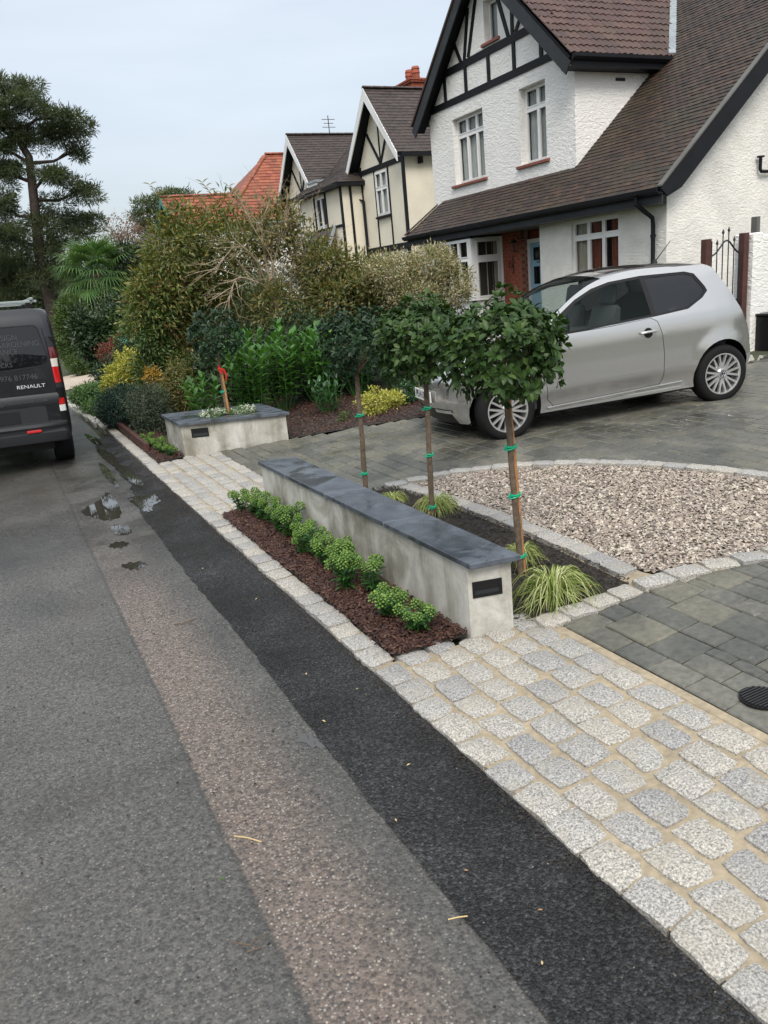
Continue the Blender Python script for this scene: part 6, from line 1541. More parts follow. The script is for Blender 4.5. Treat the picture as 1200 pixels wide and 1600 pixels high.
# ---- shrubs and trees -------------------------------------------------
ELL = {
 'pine': [(2.59, 36.0, 10.37, 1.4, 1.4, 0.4), (2.62, 36.0, 9.71, 1.35, 1.35, 0.44), (1.97, 36.0, 9.21, 1.24, 1.24, 0.56), (4.27, 36.0, 8.9, 1.83, 1.83, 0.45), (4.31, 36.0, 9.21, 0.77, 0.77, 0.32), (4.77, 36.0, 8.08, 0.47, 0.47, 0.52), (1.95, 36.0, 7.43, 1.16, 1.16, 0.63), (3.82, 36.0, 6.99, 0.95, 0.95, 0.49), (4.73, 36.0, 6.66, 0.73, 0.73, 0.49), (2.87, 36.0, 8.57, 0.63, 0.63, 0.25), (3.05, 36.0, 5.56, 0.76, 0.76, 0.39), (4.43, 36.0, 5.47, 0.93, 0.93, 0.53), (1.54, 36.0, 6.2, 1.02, 1.02, 0.7), (1.33, 36.0, 4.95, 1.09, 1.09, 0.77), (1.2, 36.0, 3.54, 1.3, 1.3, 0.97), (3.15, 36.0, 4.4, 0.59, 0.59, 0.86), (2.88, 36.0, 3.41, 0.53, 0.53, 0.73), (1.97, 36.0, 8.18, 0.75, 0.75, 0.44)],
 'cedar': [(12.48, 60.0, 8.67, 1.47, 1.47, 0.46), (14.02, 60.0, 9.08, 1.39, 1.39, 0.51), (12.13, 60.0, 7.87, 1.31, 1.31, 0.41), (12.16, 60.0, 7.13, 1.15, 1.15, 0.37), (12.72, 60.0, 6.28, 1.05, 1.05, 0.58), (14.52, 60.0, 8.34, 1.0, 1.0, 0.54)],
 'baretree': [(8.22, 48.0, 6.12, 1.09, 1.09, 0.73), (7.78, 48.0, 5.19, 1.0, 1.0, 0.82), (8.51, 48.0, 5.06, 0.86, 0.86, 1.29)],
 'oliveL': [(3.0, 13.0, 2.61, 0.56, 0.56, 0.41), (2.79, 13.0, 2.09, 0.64, 0.64, 0.46), (2.47, 13.0, 1.72, 0.49, 0.49, 0.46), (2.71, 13.0, 1.34, 0.39, 0.39, 0.42), (2.71, 13.0, 0.9, 0.32, 0.32, 0.24), (3.39, 13.0, 2.09, 0.26, 0.26, 0.42), (3.19, 13.0, 1.55, 0.16, 0.16, 0.26), (2.41, 13.0, 2.12, 0.2, 0.2, 0.25)],
 'oliveTop': [(3.41, 13.0, 2.85, 0.57, 0.57, 0.39), (3.9, 13.0, 2.58, 0.68, 0.68, 0.45), (3.94, 13.0, 3.19, 0.21, 0.21, 0.26), (3.06, 13.0, 3.09, 0.23, 0.23, 0.2)],
 'bareleaf': [(4.54, 12.5, 2.86, 0.36, 0.36, 0.31), (4.99, 12.5, 2.49, 0.42, 0.42, 0.37), (3.95, 12.5, 2.51, 0.36, 0.36, 0.31), (4.41, 12.5, 2.72, 0.46, 0.46, 0.36), (4.63, 12.5, 3.1, 0.1, 0.1, 0.26), (5.19, 12.5, 2.22, 0.21, 0.21, 0.32)],
 'midR': [(5.14, 12.0, 2.12, 0.47, 0.47, 0.34), (5.36, 12.0, 1.63, 0.63, 0.63, 0.37), (5.8, 12.0, 1.89, 0.48, 0.48, 0.37), (4.81, 12.0, 1.32, 0.47, 0.47, 0.31), (4.24, 12.0, 1.58, 0.41, 0.41, 0.41)],
 'pieris': [(6.01, 11.3, 1.92, 0.48, 0.48, 0.33), (6.7, 11.3, 2.01, 0.42, 0.42, 0.29), (7.01, 11.3, 1.66, 0.4, 0.4, 0.37), (6.3, 11.3, 1.57, 0.52, 0.52, 0.31)],
 'juniper': [(1.42, 12.2, 0.39, 0.21, 0.21, 0.24), (1.61, 12.2, 0.48, 0.27, 0.27, 0.24)],
 'greygreen': [(1.75, 11.2, 0.48, 0.27, 0.27, 0.25), (1.84, 11.2, 0.24, 0.27, 0.27, 0.25), (1.9, 11.2, 0.57, 0.19, 0.19, 0.18)],
 'euon': [(1.89, 14.0, 0.65, 0.28, 0.28, 0.23), (2.11, 14.0, 0.8, 0.3, 0.3, 0.28), (1.77, 14.0, 0.54, 0.22, 0.22, 0.14)],
 'orange': [(2.25, 12.6, 0.6, 0.14, 0.14, 0.12), (2.17, 12.6, 0.74, 0.13, 0.13, 0.13)],
 'cover': [(1.36, 15.5, 0.28, 0.23, 0.23, 0.18), (1.51, 15.5, 0.07, 0.21, 0.21, 0.18), (1.51, 15.5, 0.35, 0.27, 0.27, 0.15)],
 'red': [(2.37, 18.0, 0.88, 0.32, 0.32, 0.23), (2.64, 18.0, 1.06, 0.28, 0.28, 0.2)],
 'under': [(2.04, 16.0, 0.64, 0.34, 0.34, 0.25), (2.46, 16.0, 0.93, 0.28, 0.28, 0.28)],
 'brown': [(2.39, 11.6, 0.65, 0.2, 0.2, 0.38), (2.12, 11.6, 0.5, 0.16, 0.16, 0.19)],
 'rhodo20': [(2.47, 20.0, 1.27, 0.46, 0.46, 0.39), (2.95, 20.0, 1.44, 0.47, 0.47, 0.39), (2.07, 20.0, 1.31, 0.27, 0.27, 0.61)],
 'fill': [(2.42, 12.8, 0.8, 0.44, 0.44, 0.34), (2.3, 12.8, 1.29, 0.23, 0.23, 0.3), (2.51, 12.8, 1.62, 0.28, 0.28, 0.25)],
 'hedgeL': [(2.28, 25.0, 1.13, 0.46, 0.46, 1.04), (2.63, 25.0, 2.11, 0.47, 0.47, 0.57), (2.18, 25.0, 1.87, 0.33, 0.33, 0.66)],
 'farmass': [(2.06, 44.0, 3.95, 1.6, 1.6, 1.44), (3.93, 44.0, 3.49, 1.14, 1.14, 1.14), (5.34, 44.0, 4.32, 1.15, 1.15, 0.82)],
 'smallbushes': [(2.27, 24.0, 0.33, 0.37, 0.37, 0.37), (2.06, 24.0, 0.4, 0.23, 0.23, 0.23)],
 'fill2': [(4.7, 28.0, 3.22, 0.64, 0.64, 0.64), (4.75, 28.0, 2.39, 0.65, 0.65, 0.65), (5.22, 28.0, 3.18, 0.54, 0.54, 0.43)],
}
def shrub(name, loc, label, cat, ells, n, per, cr, L_, W_, mat, seed, group=None, stems=None, T=T2, down=True, **k):
    t = wthing(name, loc, label, cat, group); 
    ee = [tuple(e) for e in ells]
    if down:   # the bush reaches the ground
        lo = min(ee, key=lambda e: e[2]); zz = lo[2] - lo[5]
        gz = zd(loc[0])
        while zz > gz + .25: ee.append((lo[0], lo[1] + .1, max(gz + .2, zz - .1), lo[3] * .8, lo[4] * .8, .3)); zz -= .45
    # spread in depth: alternate ellipsoids a little nearer and farther
    g = random.Random(seed); ee = [(e[0], e[1] + g.uniform(-.3, .3) * e[3] + (.25 * e[3]), e[2], e[3], e[4], e[5]) for e in ee]
    o_, C = foliage('leaves', ee, n, per, cr, L_, W_, mat, t, seed, T, loc, **k)
    m = MB(); base = Vector((loc[0], loc[1], loc[2]))
    for q in range(stems or 7):
        c = Vector(C[g.randrange(len(C))]); mid = base.lerp(c, .5) + Vector((g.uniform(-.1, .1), g.uniform(-.1, .1), .1)); m.tube([base + Vector((g.uniform(-.08, .08), g.uniform(-.08, .08), -.05)), mid, c], [.018, .011, .004], 5, caps=False)
    m.build('stems', M['dtwig'], t); return t
E_ = ELL
shrub('deciduous_shrub', (2.75, 13.1, .1), 'tall bronze green shrub with drooping narrow leaves, left part of the mass behind the planter', 'shrub', E_['oliveL'], 1050, 9, .19, .105, .034, M['olive'], 51, stems=14, jit=.9, up=-.35)
shrub('deciduous_shrub', (3.6, 13.5, .1), 'tallest bronze leaved shrub, arching shoots above it against the red roof', 'shrub', E_['oliveTop'] + [(3.6, 13.3, 2.2, .7, .5, .5), (3.6, 13.3, 1.5, .7, .5, .5)], 780, 9, .20, .10, .036, M['olive'], 52, stems=16, jit=1., up=.1)
# arching leafy shoots
sh = wthing('deciduous_shrub', (3.7, 13.4, 2.6), 'thin leafy shoots waving above the bronze shrub against the sky', 'shrub'); m = MB(); P, D = [], []
g = random.Random(5)
for (x0, z0, x1, z1) in ((3.05, 2.9, 2.95, 3.50), (3.2, 2.9, 2.78, 3.62), (3.9, 3.0, 3.62, 3.62), (4.3, 2.9, 4.05, 3.55), (4.6, 2.8, 4.75, 3.45), (3.6, 2.9, 3.5, 3.45), (4.9, 2.6, 5.25, 3.25)):
    pts = []
    for k in range(9): s = k / 8; pts.append(Vector((x0 + (x1 - x0) * s ** 1.3, 13.2 + .1 * s, z0 + (z1 - z0) * (s * 1.25 - .25 * s * s))))
    m.tube(pts, [.010 - .001 * k for k in range(9)], 4, caps=False)
    for k in range(2, 9):
        for sd_ in (-1, 1): P.append(pts[k]); D.append((sd_ * .8, g.uniform(-.4, .4), g.uniform(.1, .7)))
m.build('shoots', M['dtwig'], sh)
V, Fc = leaves(np.array([tuple(p) for p in P]), np.array(D, float), np.tile([[0, -.5, 1.]], (len(P), 1)), np.full(len(P), .13), np.full(len(P), .045), T8); o_ = obj('leaves', trimesh('leaves', V - np.array([3.7, 13.4, 2.6]), Fc, M['bronze'], True), sh); o_['kind'] = 'stuff'
# bare-branched shrub
bs = wthing('bare_branched_shrub', (4.42, 12.5, .25), 'half bare shrub with pale fanning twigs in front of the houses', 'shrub'); m = MB(); g = random.Random(77)
def limb(pts, r0, r1, fine=3):
    pts = [Vector(p) for p in pts]; n = 10; out = []
    for k in range(n + 1):
        s = k / n * (len(pts) - 1); i = min(int(s), len(pts) - 2); out.append(pts[i].lerp(pts[i + 1], s - i) + Vector((g.uniform(-1, 1), g.uniform(-1, 1), g.uniform(-1, 1))) * .014)
    m.tube(out, [r0 + (r1 - r0) * k / n for k in range(n + 1)], 6, caps=False)
    for k in range(3, n + 1):
        for q in range(fine):
            d0 = (out[k] - out[k - 1]).normalized(); nd = (d0 + Vector((g.uniform(-1, 1), g.uniform(-.7, .7), g.uniform(-.6, .8))) * .9).normalized()
            twig(m, out[k], nd, g.uniform(.25, .5), r1 * 1.1, 2, g, [], .45, -.12, 4, (1, 3), 4)
b0 = (4.42, 12.5, .25)
for L_, r0 in (([b0, (4.32, 12.4, 1.5), (4.22, 12.4, 2.0), (4.17, 12.3, 2.88), (4.40, 12.3, 3.2)], .04), ([b0, (4.5, 12.5, 1.4), (4.66, 12.4, 2.3), (5.0, 12.4, 2.74)], .03), ([b0, (4.3, 12.4, 1.5), (4.05, 12.3, 2.3), (3.75, 12.2, 2.6), (3.3, 12.2, 2.25)], .028),
               ([(4.3, 12.4, 1.6), (4.0, 12.2, 2.0), (3.6, 12.1, 2.1), (3.4, 12.1, 1.75)], .02), ([b0, (4.52, 12.5, 1.3), (4.9, 12.5, 2.0), (5.25, 12.4, 2.4)], .025), ([(4.25, 12.4, 2.0), (4.45, 12.3, 2.6), (4.62, 12.2, 3.05)], .018), ([b0, (4.35, 12.5, 1.4), (4.3, 12.3, 2.3), (3.95, 12.2, 3.0)], .025)): limb(L_, r0, .007, 2)
m.build('branches', M['twig'], bs)
foliage('leaves', E_['bareleaf'], 420, 6, .15, .095, .04, M['bronze'], bs, 53, org=bs.location)
shrub('bronze_shrub', (5.3, 12.2, .2), 'yellow green shrub with bronzed tips left of the cream tipped one', 'shrub', E_['midR'], 1350, 9, .15, .095, .036, M['bronze'], 54, stems=14)
shrub('bronze_shrub', (4.9, 11.8, .2), 'lower green shrub below the bronzed shrub, above the laurels', 'shrub', [(4.9, 11.9, 1.0, .7, .5, .4), (5.7, 11.9, 1.2, .7, .5, .4)], 900, 8, .14, .085, .035, M['midgreen'], 55, stems=8)
shrub('cream_tipped_shrub', (6.5, 11.5, .2), 'wide shrub covered in cream and pinkish shoot tips before the bay window', 'shrub', E_['pieris'], 2600, 9, .10, .058, .02, M['pieris'], 56, stems=16, up=.5)
shrub('evergreen_shrub', (6.4, 11.2, .2), 'dark green shrub underneath the cream tipped shrub', 'shrub', [(6.2, 11.3, 1.0, .6, .5, .4), (7.0, 11.3, .9, .6, .5, .4), (5.6, 11.3, .9, .5, .5, .4)], 900, 8, .12, .075, .03, M['dkgreen'], 57, stems=8)

# laurels: upright stems with big bright leaves, each shrub its own
def laurel(x, y, h, r, seed, label, mat='laurel', nst=10, name='laurel_shrub', Lf=.165, lean=.35, grp=None):
    t = thing(name, (x, y, zd(x) + .02), label, 'shrub', grp); g = random.Random(seed); m = MB(); P, D, Nn, Ln = [], [], [], []
    for k in range(nst):
        a = k * 2.4; rr = r * math.sqrt((k + .3) / nst); hh = h * g.uniform(.72, 1.02) * (1 - .25 * (rr / r) ** 2); tip = Vector((math.cos(a) * rr, math.sin(a) * rr, hh)); b = Vector((math.cos(a) * rr * .3, math.sin(a) * rr * .3, 0))
        pts = [b.lerp(tip, s / 5) + Vector((math.cos(a), math.sin(a), 0)) * .03 * math.sin(s) for s in range(6)]; m.tube(pts, [.009, .008, .007, .006, .005, .003], 5, caps=False)
        nl = int(hh / .042)
        for q in range(nl):
            s = .18 + .82 * (q + 1) / nl; p = b.lerp(tip, s); an = q * 2.2 + a; el = .45 + .9 * max(0, (s - .7) / .3) + g.uniform(-.25, .35)
            P.append(p); D.append((math.cos(an), math.sin(an), el)); Nn.append((-math.cos(an) * .3, -math.sin(an) * .3, 1)); Ln.append(Lf * g.uniform(.75, 1.15))
    m.build('stems', M['skleaf'], t); Ln = np.array(Ln)
    V, Fc = leaves(np.array([tuple(p) for p in P]), np.array(D, float), np.array(Nn, float), Ln, Ln * .46, T8)
    o_ = obj('leaves', trimesh('leaves', V, Fc, M[mat], True), t); o_['kind'] = 'stuff'; return t
G_ = 'laurel shrubs behind the planter'
laurel(3.00, 10.15, 1.30, .38, 61, 'tallest bright green laurel, directly right of the planter tree', nst=18, grp=G_)
laurel(3.55, 10.45, 1.22, .38, 62, 'bright green laurel in the middle of the laurel group', nst=18, grp=G_)
laurel(4.10, 10.4, 1.12, .40, 63, 'bright green laurel at the right of the group, behind the smallest standard tree', nst=18, grp=G_)
laurel(2.45, 10.75, .80, .30, 64, 'short loose laurel behind the planter on its left', nst=9, grp=G_)
laurel(4.65, 10.3, .95, .4, 65, 'mid green laurel between the smallest and middle standard trees', 'dlaurel', 16, grp=G_)
laurel(3.85, 9.55, .50, .28, 66, 'low dark rhododendron right of the planter in the bark mulch', 'dlaurel', 16, 'rhododendron_shrub', .10)
laurel(5.3, 10.2, .9, .45, 67, 'mid green laurel half hidden behind the middle standard tree', 'dlaurel', 18, grp=G_)
laurel(6.1, 10.1, .9, .5, 68, 'mid green laurel behind the bonnet of the car', 'dlaurel', 18, grp=G_)
shrub('evergreen_shrub', (3.6, 11.3, .2), 'dark leafy shrub filling the shade behind the laurels', 'shrub', [(3.2, 11.3, .8, .6, .4, .6), (4.2, 11.3, .9, .6, .4, .6), (5.0, 11.2, .8, .6, .4, .5)], 1200, 8, .13, .085, .036, M['dkgreen'], 69, stems=10)
def lowbush(name, x, y, r, h, mat, n, seed, label, Lf=.035, Wf=.016, up=.6, per=8, cat='plant', **k):
    t = thing(name, (x, y, zd(x) + .02), label, cat); foliage('leaves', [(0, 0, h * .5, r, r, h * .5)], n, per, .05, Lf, Wf, M[mat], t, seed, up=up, **k)
    m = MB(); g = random.Random(seed)
    for q in range(7): a = q * .9; m.tube([(0, 0, -.02), (math.cos(a) * r * .5, math.sin(a) * r * .5, h * .6)], [.006, .003], 4, caps=False)
    m.build('stems', M['dtwig'], t); return t
lowbush('variegated_plant', 4.13, 8.72, .19, .30, 'yellow', 150, 71, 'round yellow variegated plant in the mulch just right of the first tree trunk', .045, .018)
lowbush('variegated_plant', 4.48, 8.85, .16, .22, 'yellow', 90, 72, 'smaller yellow plant beside the white plant label', .045, .018)
lowbush('low_plant', 4.75, 8.95, .17, .27, 'dlaurel', 90, 73, 'small mid green plant between the yellow plants and the car nose', .05, .022)
lowbush('low_plant', 3.72, 8.75, .07, .12, 'midgreen', 24, 74, 'tiny green plant alone in the bark mulch', .035, .014)
lowbush('low_plant', 5.2, 8.6, .2, .22, 'dkgreen', 80, 75, 'low dark plant in the mulch in front of the car bonnet', .04, .018)
for k, (x, y) in enumerate(((2.22, 9.22), (2.56, 9.12))):
    t = thing('white_bedding_plant', (x, y, .455), ['cushion of small white flowers left of the trunk in the planter', 'cushion of small white flowers right of the trunk in the planter'][k], 'flowers', 'white flowers in the planter')
    foliage('leaves', [(0, 0, .03, .16, .10, .05)], 90, 6, .03, .028, .012, M['ground'], t, 80 + k); foliage('petals', [(0, 0, .045, .165, .105, .05)], 70, 6, .014, .018, .010, M['petal'], t, 90 + k, up=1.2)
lb = wthing('plant_label', (4.74, 9.0, .24), 'small white plastic plant label stuck in the mulch bed', 'label'); MB().beam((4.74, 9.0, .24), (4.71, 8.98, .36), .018, .002, (0, -1, 0)).build('stick', M['paper'], lb); MB().beam((4.715, 8.978, .34), (4.69, 8.96, .45), .055, .003, (0, -1, 0)).build('tag', M['paper'], lb)

# left-hand gardens further up the street
shrub('juniper_shrub', (1.62, 12.3, .03), 'dense blue green juniper overhanging the kerb left of the planter', 'shrub', E_['juniper'] + [(1.6, 12.3, .25, .35, .35, .25)], 1500, 8, .06, .045, .010, M['blue'], 101)
shrub('grey_shrub', (1.9, 11.3, .05), 'grey green wispy shrub between the juniper and the planter', 'shrub', E_['greygreen'] + [(1.9, 11.3, .2, .3, .3, .2)], 1300, 8, .06, .045, .010, M['greyg'], 102)
shrub('yellow_shrub', (2.0, 14.1, .05), 'bright yellow leaved shrub beyond the juniper', 'shrub', E_['euon'], 800, 8, .07, .055, .026, M['yellow'], 103)
shrub('orange_shrub', (2.25, 12.8, .07), 'small orange and yellow leaved shrub right of the yellow shrub', 'shrub', E_['orange'], 260, 8, .05, .05, .024, M['orange'], 104)
shrub('ground_cover_plant', (1.45, 15.5, .02), 'fresh green low spreading plant beside the kerb next to the van', 'plant', E_['cover'] + [(1.55, 14.6, .15, .3, .5, .15)], 900, 8, .06, .05, .028, M['ground'], 105, down=False)
shrub('red_shrub', (2.5, 18.1, .1), 'dark red leaved shrub in front of the palm', 'shrub', E_['red'], 600, 8, .07, .055, .025, M['red'], 106)
shrub('green_shrub', (2.2, 16.2, .07), 'mid green rounded shrub below the red shrub', 'shrub', E_['under'], 700, 8, .09, .06, .026, M['dkgreen'], 107)
shrub('brown_shrub', (2.3, 11.7, .08), 'brownish thin twiggy shrub just behind the planter', 'shrub', E_['brown'], 420, 7, .09, .06, .02, M['bronze'], 108, stems=14)
shrub('evergreen_shrub', (2.5, 20.2, .1), 'large dark rhododendron below the palm', 'shrub', E_['rhodo20'], 1100, 8, .14, .12, .05, M['dkgreen'], 109)
shrub('green_shrub', (2.45, 12.9, .1), 'green shrub under the drooping bronze branches', 'shrub', E_['fill'], 1000, 8, .11, .07, .032, M['midgreen'], 110)
shrub('conifer_hedge', (2.3, 25.2, .1), 'feathery light green conifer behind the van roof', 'hedge', E_['hedgeL'][:1] + [(2.4, 25, 1.7, .4, .4, .5)], 1100, 8, .15, .14, .035, M['midgreen'], 111)
shrub('green_shrub', (2.2, 24.1, .1), 'small olive bush beside the pale path', 'shrub', E_['smallbushes'], 420, 8, .09, .08, .03, M['midgreen'], 112)
shrub('green_shrub', (4.9, 28.2, .1), 'leafy green shrub behind the palm on its right', 'shrub', E_['fill2'], 900, 8, .2, .15, .06, M['dkgreen'], 113)
for k, (x, y, z, r, h, mt) in enumerate([(2.9, 17.2, .1, .55, 1.9, 'midgreen'), (3.2, 21.5, .1, 1.0, 2.2, 'dkgreen'), (5.2, 17.0, .2, 1.1, 1.9, 'dkgreen'), (7.2, 15.5, .3, 1.0, 1.8, 'midgreen'), (8.5, 19, .3, 1.2, 2.0, 'dkgreen'), (6.3, 22.5, .3, 1.4, 2.4, 'midgreen'), (8.8, 25, .3, 1.5, 2.6, 'dkgreen')]):
    t = thing('garden_shrub', (x, y, z), ['bushy mid green shrub behind the yellow shrub', 'dark green shrub right of the palm', 'dark shrub hidden behind the bronze shrubs', 'green shrub in front of the bay window', 'dark shrub before the cream house', 'green shrub before the projecting cream bay', 'dark shrub at the foot of the farther gable'][k], 'shrub')
    foliage('leaves', [(0, 0, h * .45, r, r * .8, h * .5)], int(700 * r), 8, .2, .10, .045, M[mt], t, 120 + k); MB().tube([(0, 0, -.1), (0, 0, h * .5)], [.05, .02], 6).build('stem', M['dtwig'], t)
# wheelie bin
wb = wthing('wheelie_bin', (2.75, 17.1, .1), 'garden waste bin with pale green lid standing among the shrubs', 'bin')
MB().extr([(2.52, 16.85, .1), (3.0, 16.85, .1), (3.0, 17.3, .1), (2.52, 17.3, .1)], (0, 0, .96)).build('bin_body', M['dkbin'] if 'dkbin' in M else M['blackpl'], wb, bev=.02)
MB().extr([(2.42, 16.72, 1.08), (3.06, 16.72, 1.08), (3.06, 17.36, 1.16), (2.42, 17.36, 1.16)], (0, 0, .05)).build('lid', M['green_lid'], wb, bev=.015)

# ---- palm ------------------------------------------------------------------
pt = wthing('palm_tree', (3.55, 28, .1), 'fan palm with dark shaggy trunk beyond the front gardens', 'tree')
MB().tube([(3.55, 28, 0), (3.56, 28, 1.4), (3.6, 28, 2.4), (3.6, 28, 2.95)], [.2, .21, .26, .17], 12).build('trunk', M['deadpalm'], pt)
g = np.random.default_rng(4); V, Fs = [], []; PV = MB(); cen = np.array([3.6, 28, 2.98])
for i in range(44):
    a = i * 2.39996; el = [1.15, .8, .45, .15, -.2, -.5][i % 6] + g.normal() * .1; stem = .58 + .36 * g.random()
    d = np.array([math.cos(a) * math.cos(el), math.sin(a) * math.cos(el), math.sin(el)]); hub = cen + d * stem + np.array([0, 0, -.04 * (1 - el)])
    PV.tube([tuple(cen), tuple((cen + hub) / 2 + np.array([0, 0, .05])), tuple(hub)], .012, 4, caps=False)
    s = np.cross(d, [0, 0, 1]); s /= np.linalg.norm(s); nn = np.cross(s, d); nb = 26; L0 = .80 + .18 * g.random()
    for k in range(nb):
        th = (k / (nb - 1) - .5) * 4.1; dd = d * math.cos(th) + s * math.sin(th); w_ = .027; l = L0 * (1 - .22 * abs(th) / 2) * g.uniform(.9, 1.05); pr = np.cross(dd, nn); b = len(V)
        for q in range(4):
            f = q / 3; c = hub + dd * l * f + np.array([0, 0, -.26 * f ** 3]) * (1 + .5 * g.random()); ww = w_ * (1 - f) * (.35 + 1.4 * min(f, .5)) * 1.4 + .001
            V += [tuple(c + pr * ww), tuple(c - pr * ww)]
        for q in range(3): Fs += [(b + q * 2, b + q * 2 + 1, b + q * 2 + 3), (b + q * 2, b + q * 2 + 3, b + q * 2 + 2)]
PV.build('leaf_stalks', M['skleaf'], pt); o_ = obj('fronds', trimesh('fronds', np.array(V) - np.array(pt.location), Fs, M['palm']), pt); o_['kind'] = 'stuff'

# ---- big pine ----------------------------------------------------------------
pn = wthing('pine_tree', (2.6, 36, -.2), 'tall old pine with layered dark needle pads at the left edge', 'tree'); m = MB(); g = random.Random(9)
tr = [(2.6, 36, -.3), (2.61, 36, 2.34), (2.59, 36, 4.12), (2.75, 36, 5.6), (2.88, 36, 6.93), (2.96, 36, 7.87), (2.63, 36, 8.65), (2.3, 36, 9.6), (2.6, 36, 10.2)]
m.tube(tr, [.28, .24, .22, .19, .17, .15, .13, .09, .05], 10); m.build('trunk', M['pbark'], pn, sm=True)
m = MB(); pads = []
for e in E_['pine']:
    c = Vector(e[:3]); dy = g.uniform(-1.0, 1.0); c.y += dy; pads.append((c.x, c.y, c.z, e[3] * 1.02, e[3] * .9, e[5] * .72))
    tp = min([Vector(p).lerp(Vector(q), f / 4) for p, q in zip(tr[:-1], tr[1:]) for f in range(4)], key=lambda q: abs(q.z - (c.z - .5)) + .15 * (q - c).length)
    mid = tp.lerp(c, .5) + Vector((0, 0, .25 * g.uniform(-1, 1))); m.tube([tp, mid, c], [.085, .06, .03], 6, caps=False)
    for q in range(7):
        t_ = Vector((c.x + g.uniform(-1, 1) * e[3] * .8, c.y + g.uniform(-1, 1) * e[3] * .7, c.z + g.uniform(-.3, .5) * e[5])); m.tube([mid.lerp(c, g.random()), t_], [.03, .010], 4, caps=False)
m.build('limbs', M['pbark'], pn)
# each pad is a set of sub-pads, feathery at the edge
sub = []
for p in pads:
    for q in range(9):
        a = g.uniform(0, 2 * PI); rr = g.uniform(.1, .9); sub.append((p[0] + math.cos(a) * rr * p[3], p[1] + math.sin(a) * rr * p[4], p[2] + g.uniform(-.8, .7) * p[5] * (1.15 - rr), p[3] * .48, p[4] * .48, p[5] * .50))
foliage('needles', sub + [(1.5, 36.5, 6.9, .9, .8, .4), (2.0, 36.3, 8.8, 1.2, 1., .4), (3.3, 36.4, 8.3, .9, .8, .3), (3.6, 36.4, 6.2, .8, .8, .35), (1.2, 36.5, 5.5, 1.1, .9, .6), (1.4, 36.5, 4.2, 1.3, 1., .7), (3.7, 36.4, 4.9, .8, .8, .35), (3.3, 36.3, 3.8, .7, .7, .4), (2.6, 35.6, 4.2, .8, .5, .3), (3.0, 35.6, 5.2, .7, .5, .25), (2.3, 35.6, 3.3, .8, .5, .35), (4.4, 36, 4.9, .9, .7, .3), (5.0, 36, 8.95, .8, .7, .22), (4.9, 36, 6.3, .7, .6, .25)], 4700, 12, .19, .20, .022, M['pine'], pn, 131, org=pn.location, up=.7, jit=.9)
def farconifer(name, loc, label, pads, n, mat, seed, trunk, L_=.3, W_=.05, cr=.3):
    t = wthing(name, loc, label, 'tree'); MB().tube(trunk, [.35 - .25 * k / (len(trunk) - 1) for k in range(len(trunk))], 8).build('trunk', M['pbark'], t)
    foliage('needles', pads, n, 9, cr, L_, W_, M[mat], t, seed, org=t.location, up=.5); return t
farconifer('cedar_tree', (13, 60, 0), 'dark flat-layered cedar beyond the orange roof ridge', [(e[0], e[1], e[2], e[3], e[4], e[5] * .7) for e in E_['cedar']] + [(13, 60, 5, 1.6, 1.6, 1.5)], 1500, 'pine', 132, [(13.2, 60, 0), (13.2, 60, 6), (13.3, 60, 9.2)])
bt = wthing('bare_tree', (8.2, 48, 0), 'thin half bare rust coloured tree between palm and cedar', 'tree'); m = MB(); tips = []; g = random.Random(15)
twig(m, (8.2, 48, 0), (0, 0, 1), 3.2, .16, 0, g, [], .05, 1, 4)
for k in range(9): twig(m, (8.2, 48, 3.2), (math.cos(k * 2.4) * .7, math.sin(k * 2.4) * .7, 1), 1.5, .06, 3, g, tips, .4, .2, 4, (2, 3), 4)
m.build('trunk', M['dtwig'], bt); foliage('leaves', E_['baretree'], 420, 5, .2, .14, .07, M['rust'], bt, 133, org=bt.location)
farconifer('conifer_tree', (1.5, 44, 0), 'dense dark conifer behind the pine trunk', [(1.2, 44, 3.0, 1.9, 1.6, 2.4), (3.0, 45, 2.2, 1.4, 1.2, 2.0), (.2, 43, 2.0, 1.2, 1.2, 2.0)], 2600, 'pine', 134, [(1.5, 44, -.3), (1.5, 44, 5)], .25, .05)
for k, (x, y, h, r) in enumerate([(4.0, 46, 4.3, 1.5), (5.6, 40, 3.6, 1.2), (7.2, 44, 4.4, 1.3), (6.0, 52, 5.4, 1.9), (10, 52, 5.2, 1.8)]):
    t = thing('broadleaf_tree', (x, y, 0), ['rounded dark tree just right of the pine', 'rounded tree above the palm on its right', 'green tree behind the small dark roof', 'tallest rounded tree beyond the palm', 'green tree in front of the cedar'][k], 'tree'); foliage('leaves', [(0, 0, h * .6, r, r, h * .4), (r * .4, 0, h * .45, r * .8, r * .8, h * .35), (-r * .4, 0, h * .3, r * .9, r * .8, h * .3)], 900, 8, .3, .22, .10, M['dkgreen' if k % 2 else 'midgreen'], t, 140 + k)
    MB().tube([(0, 0, -.2), (0, 0, h * .6)], [.16, .06], 8).build('trunk', M['bark'], t)
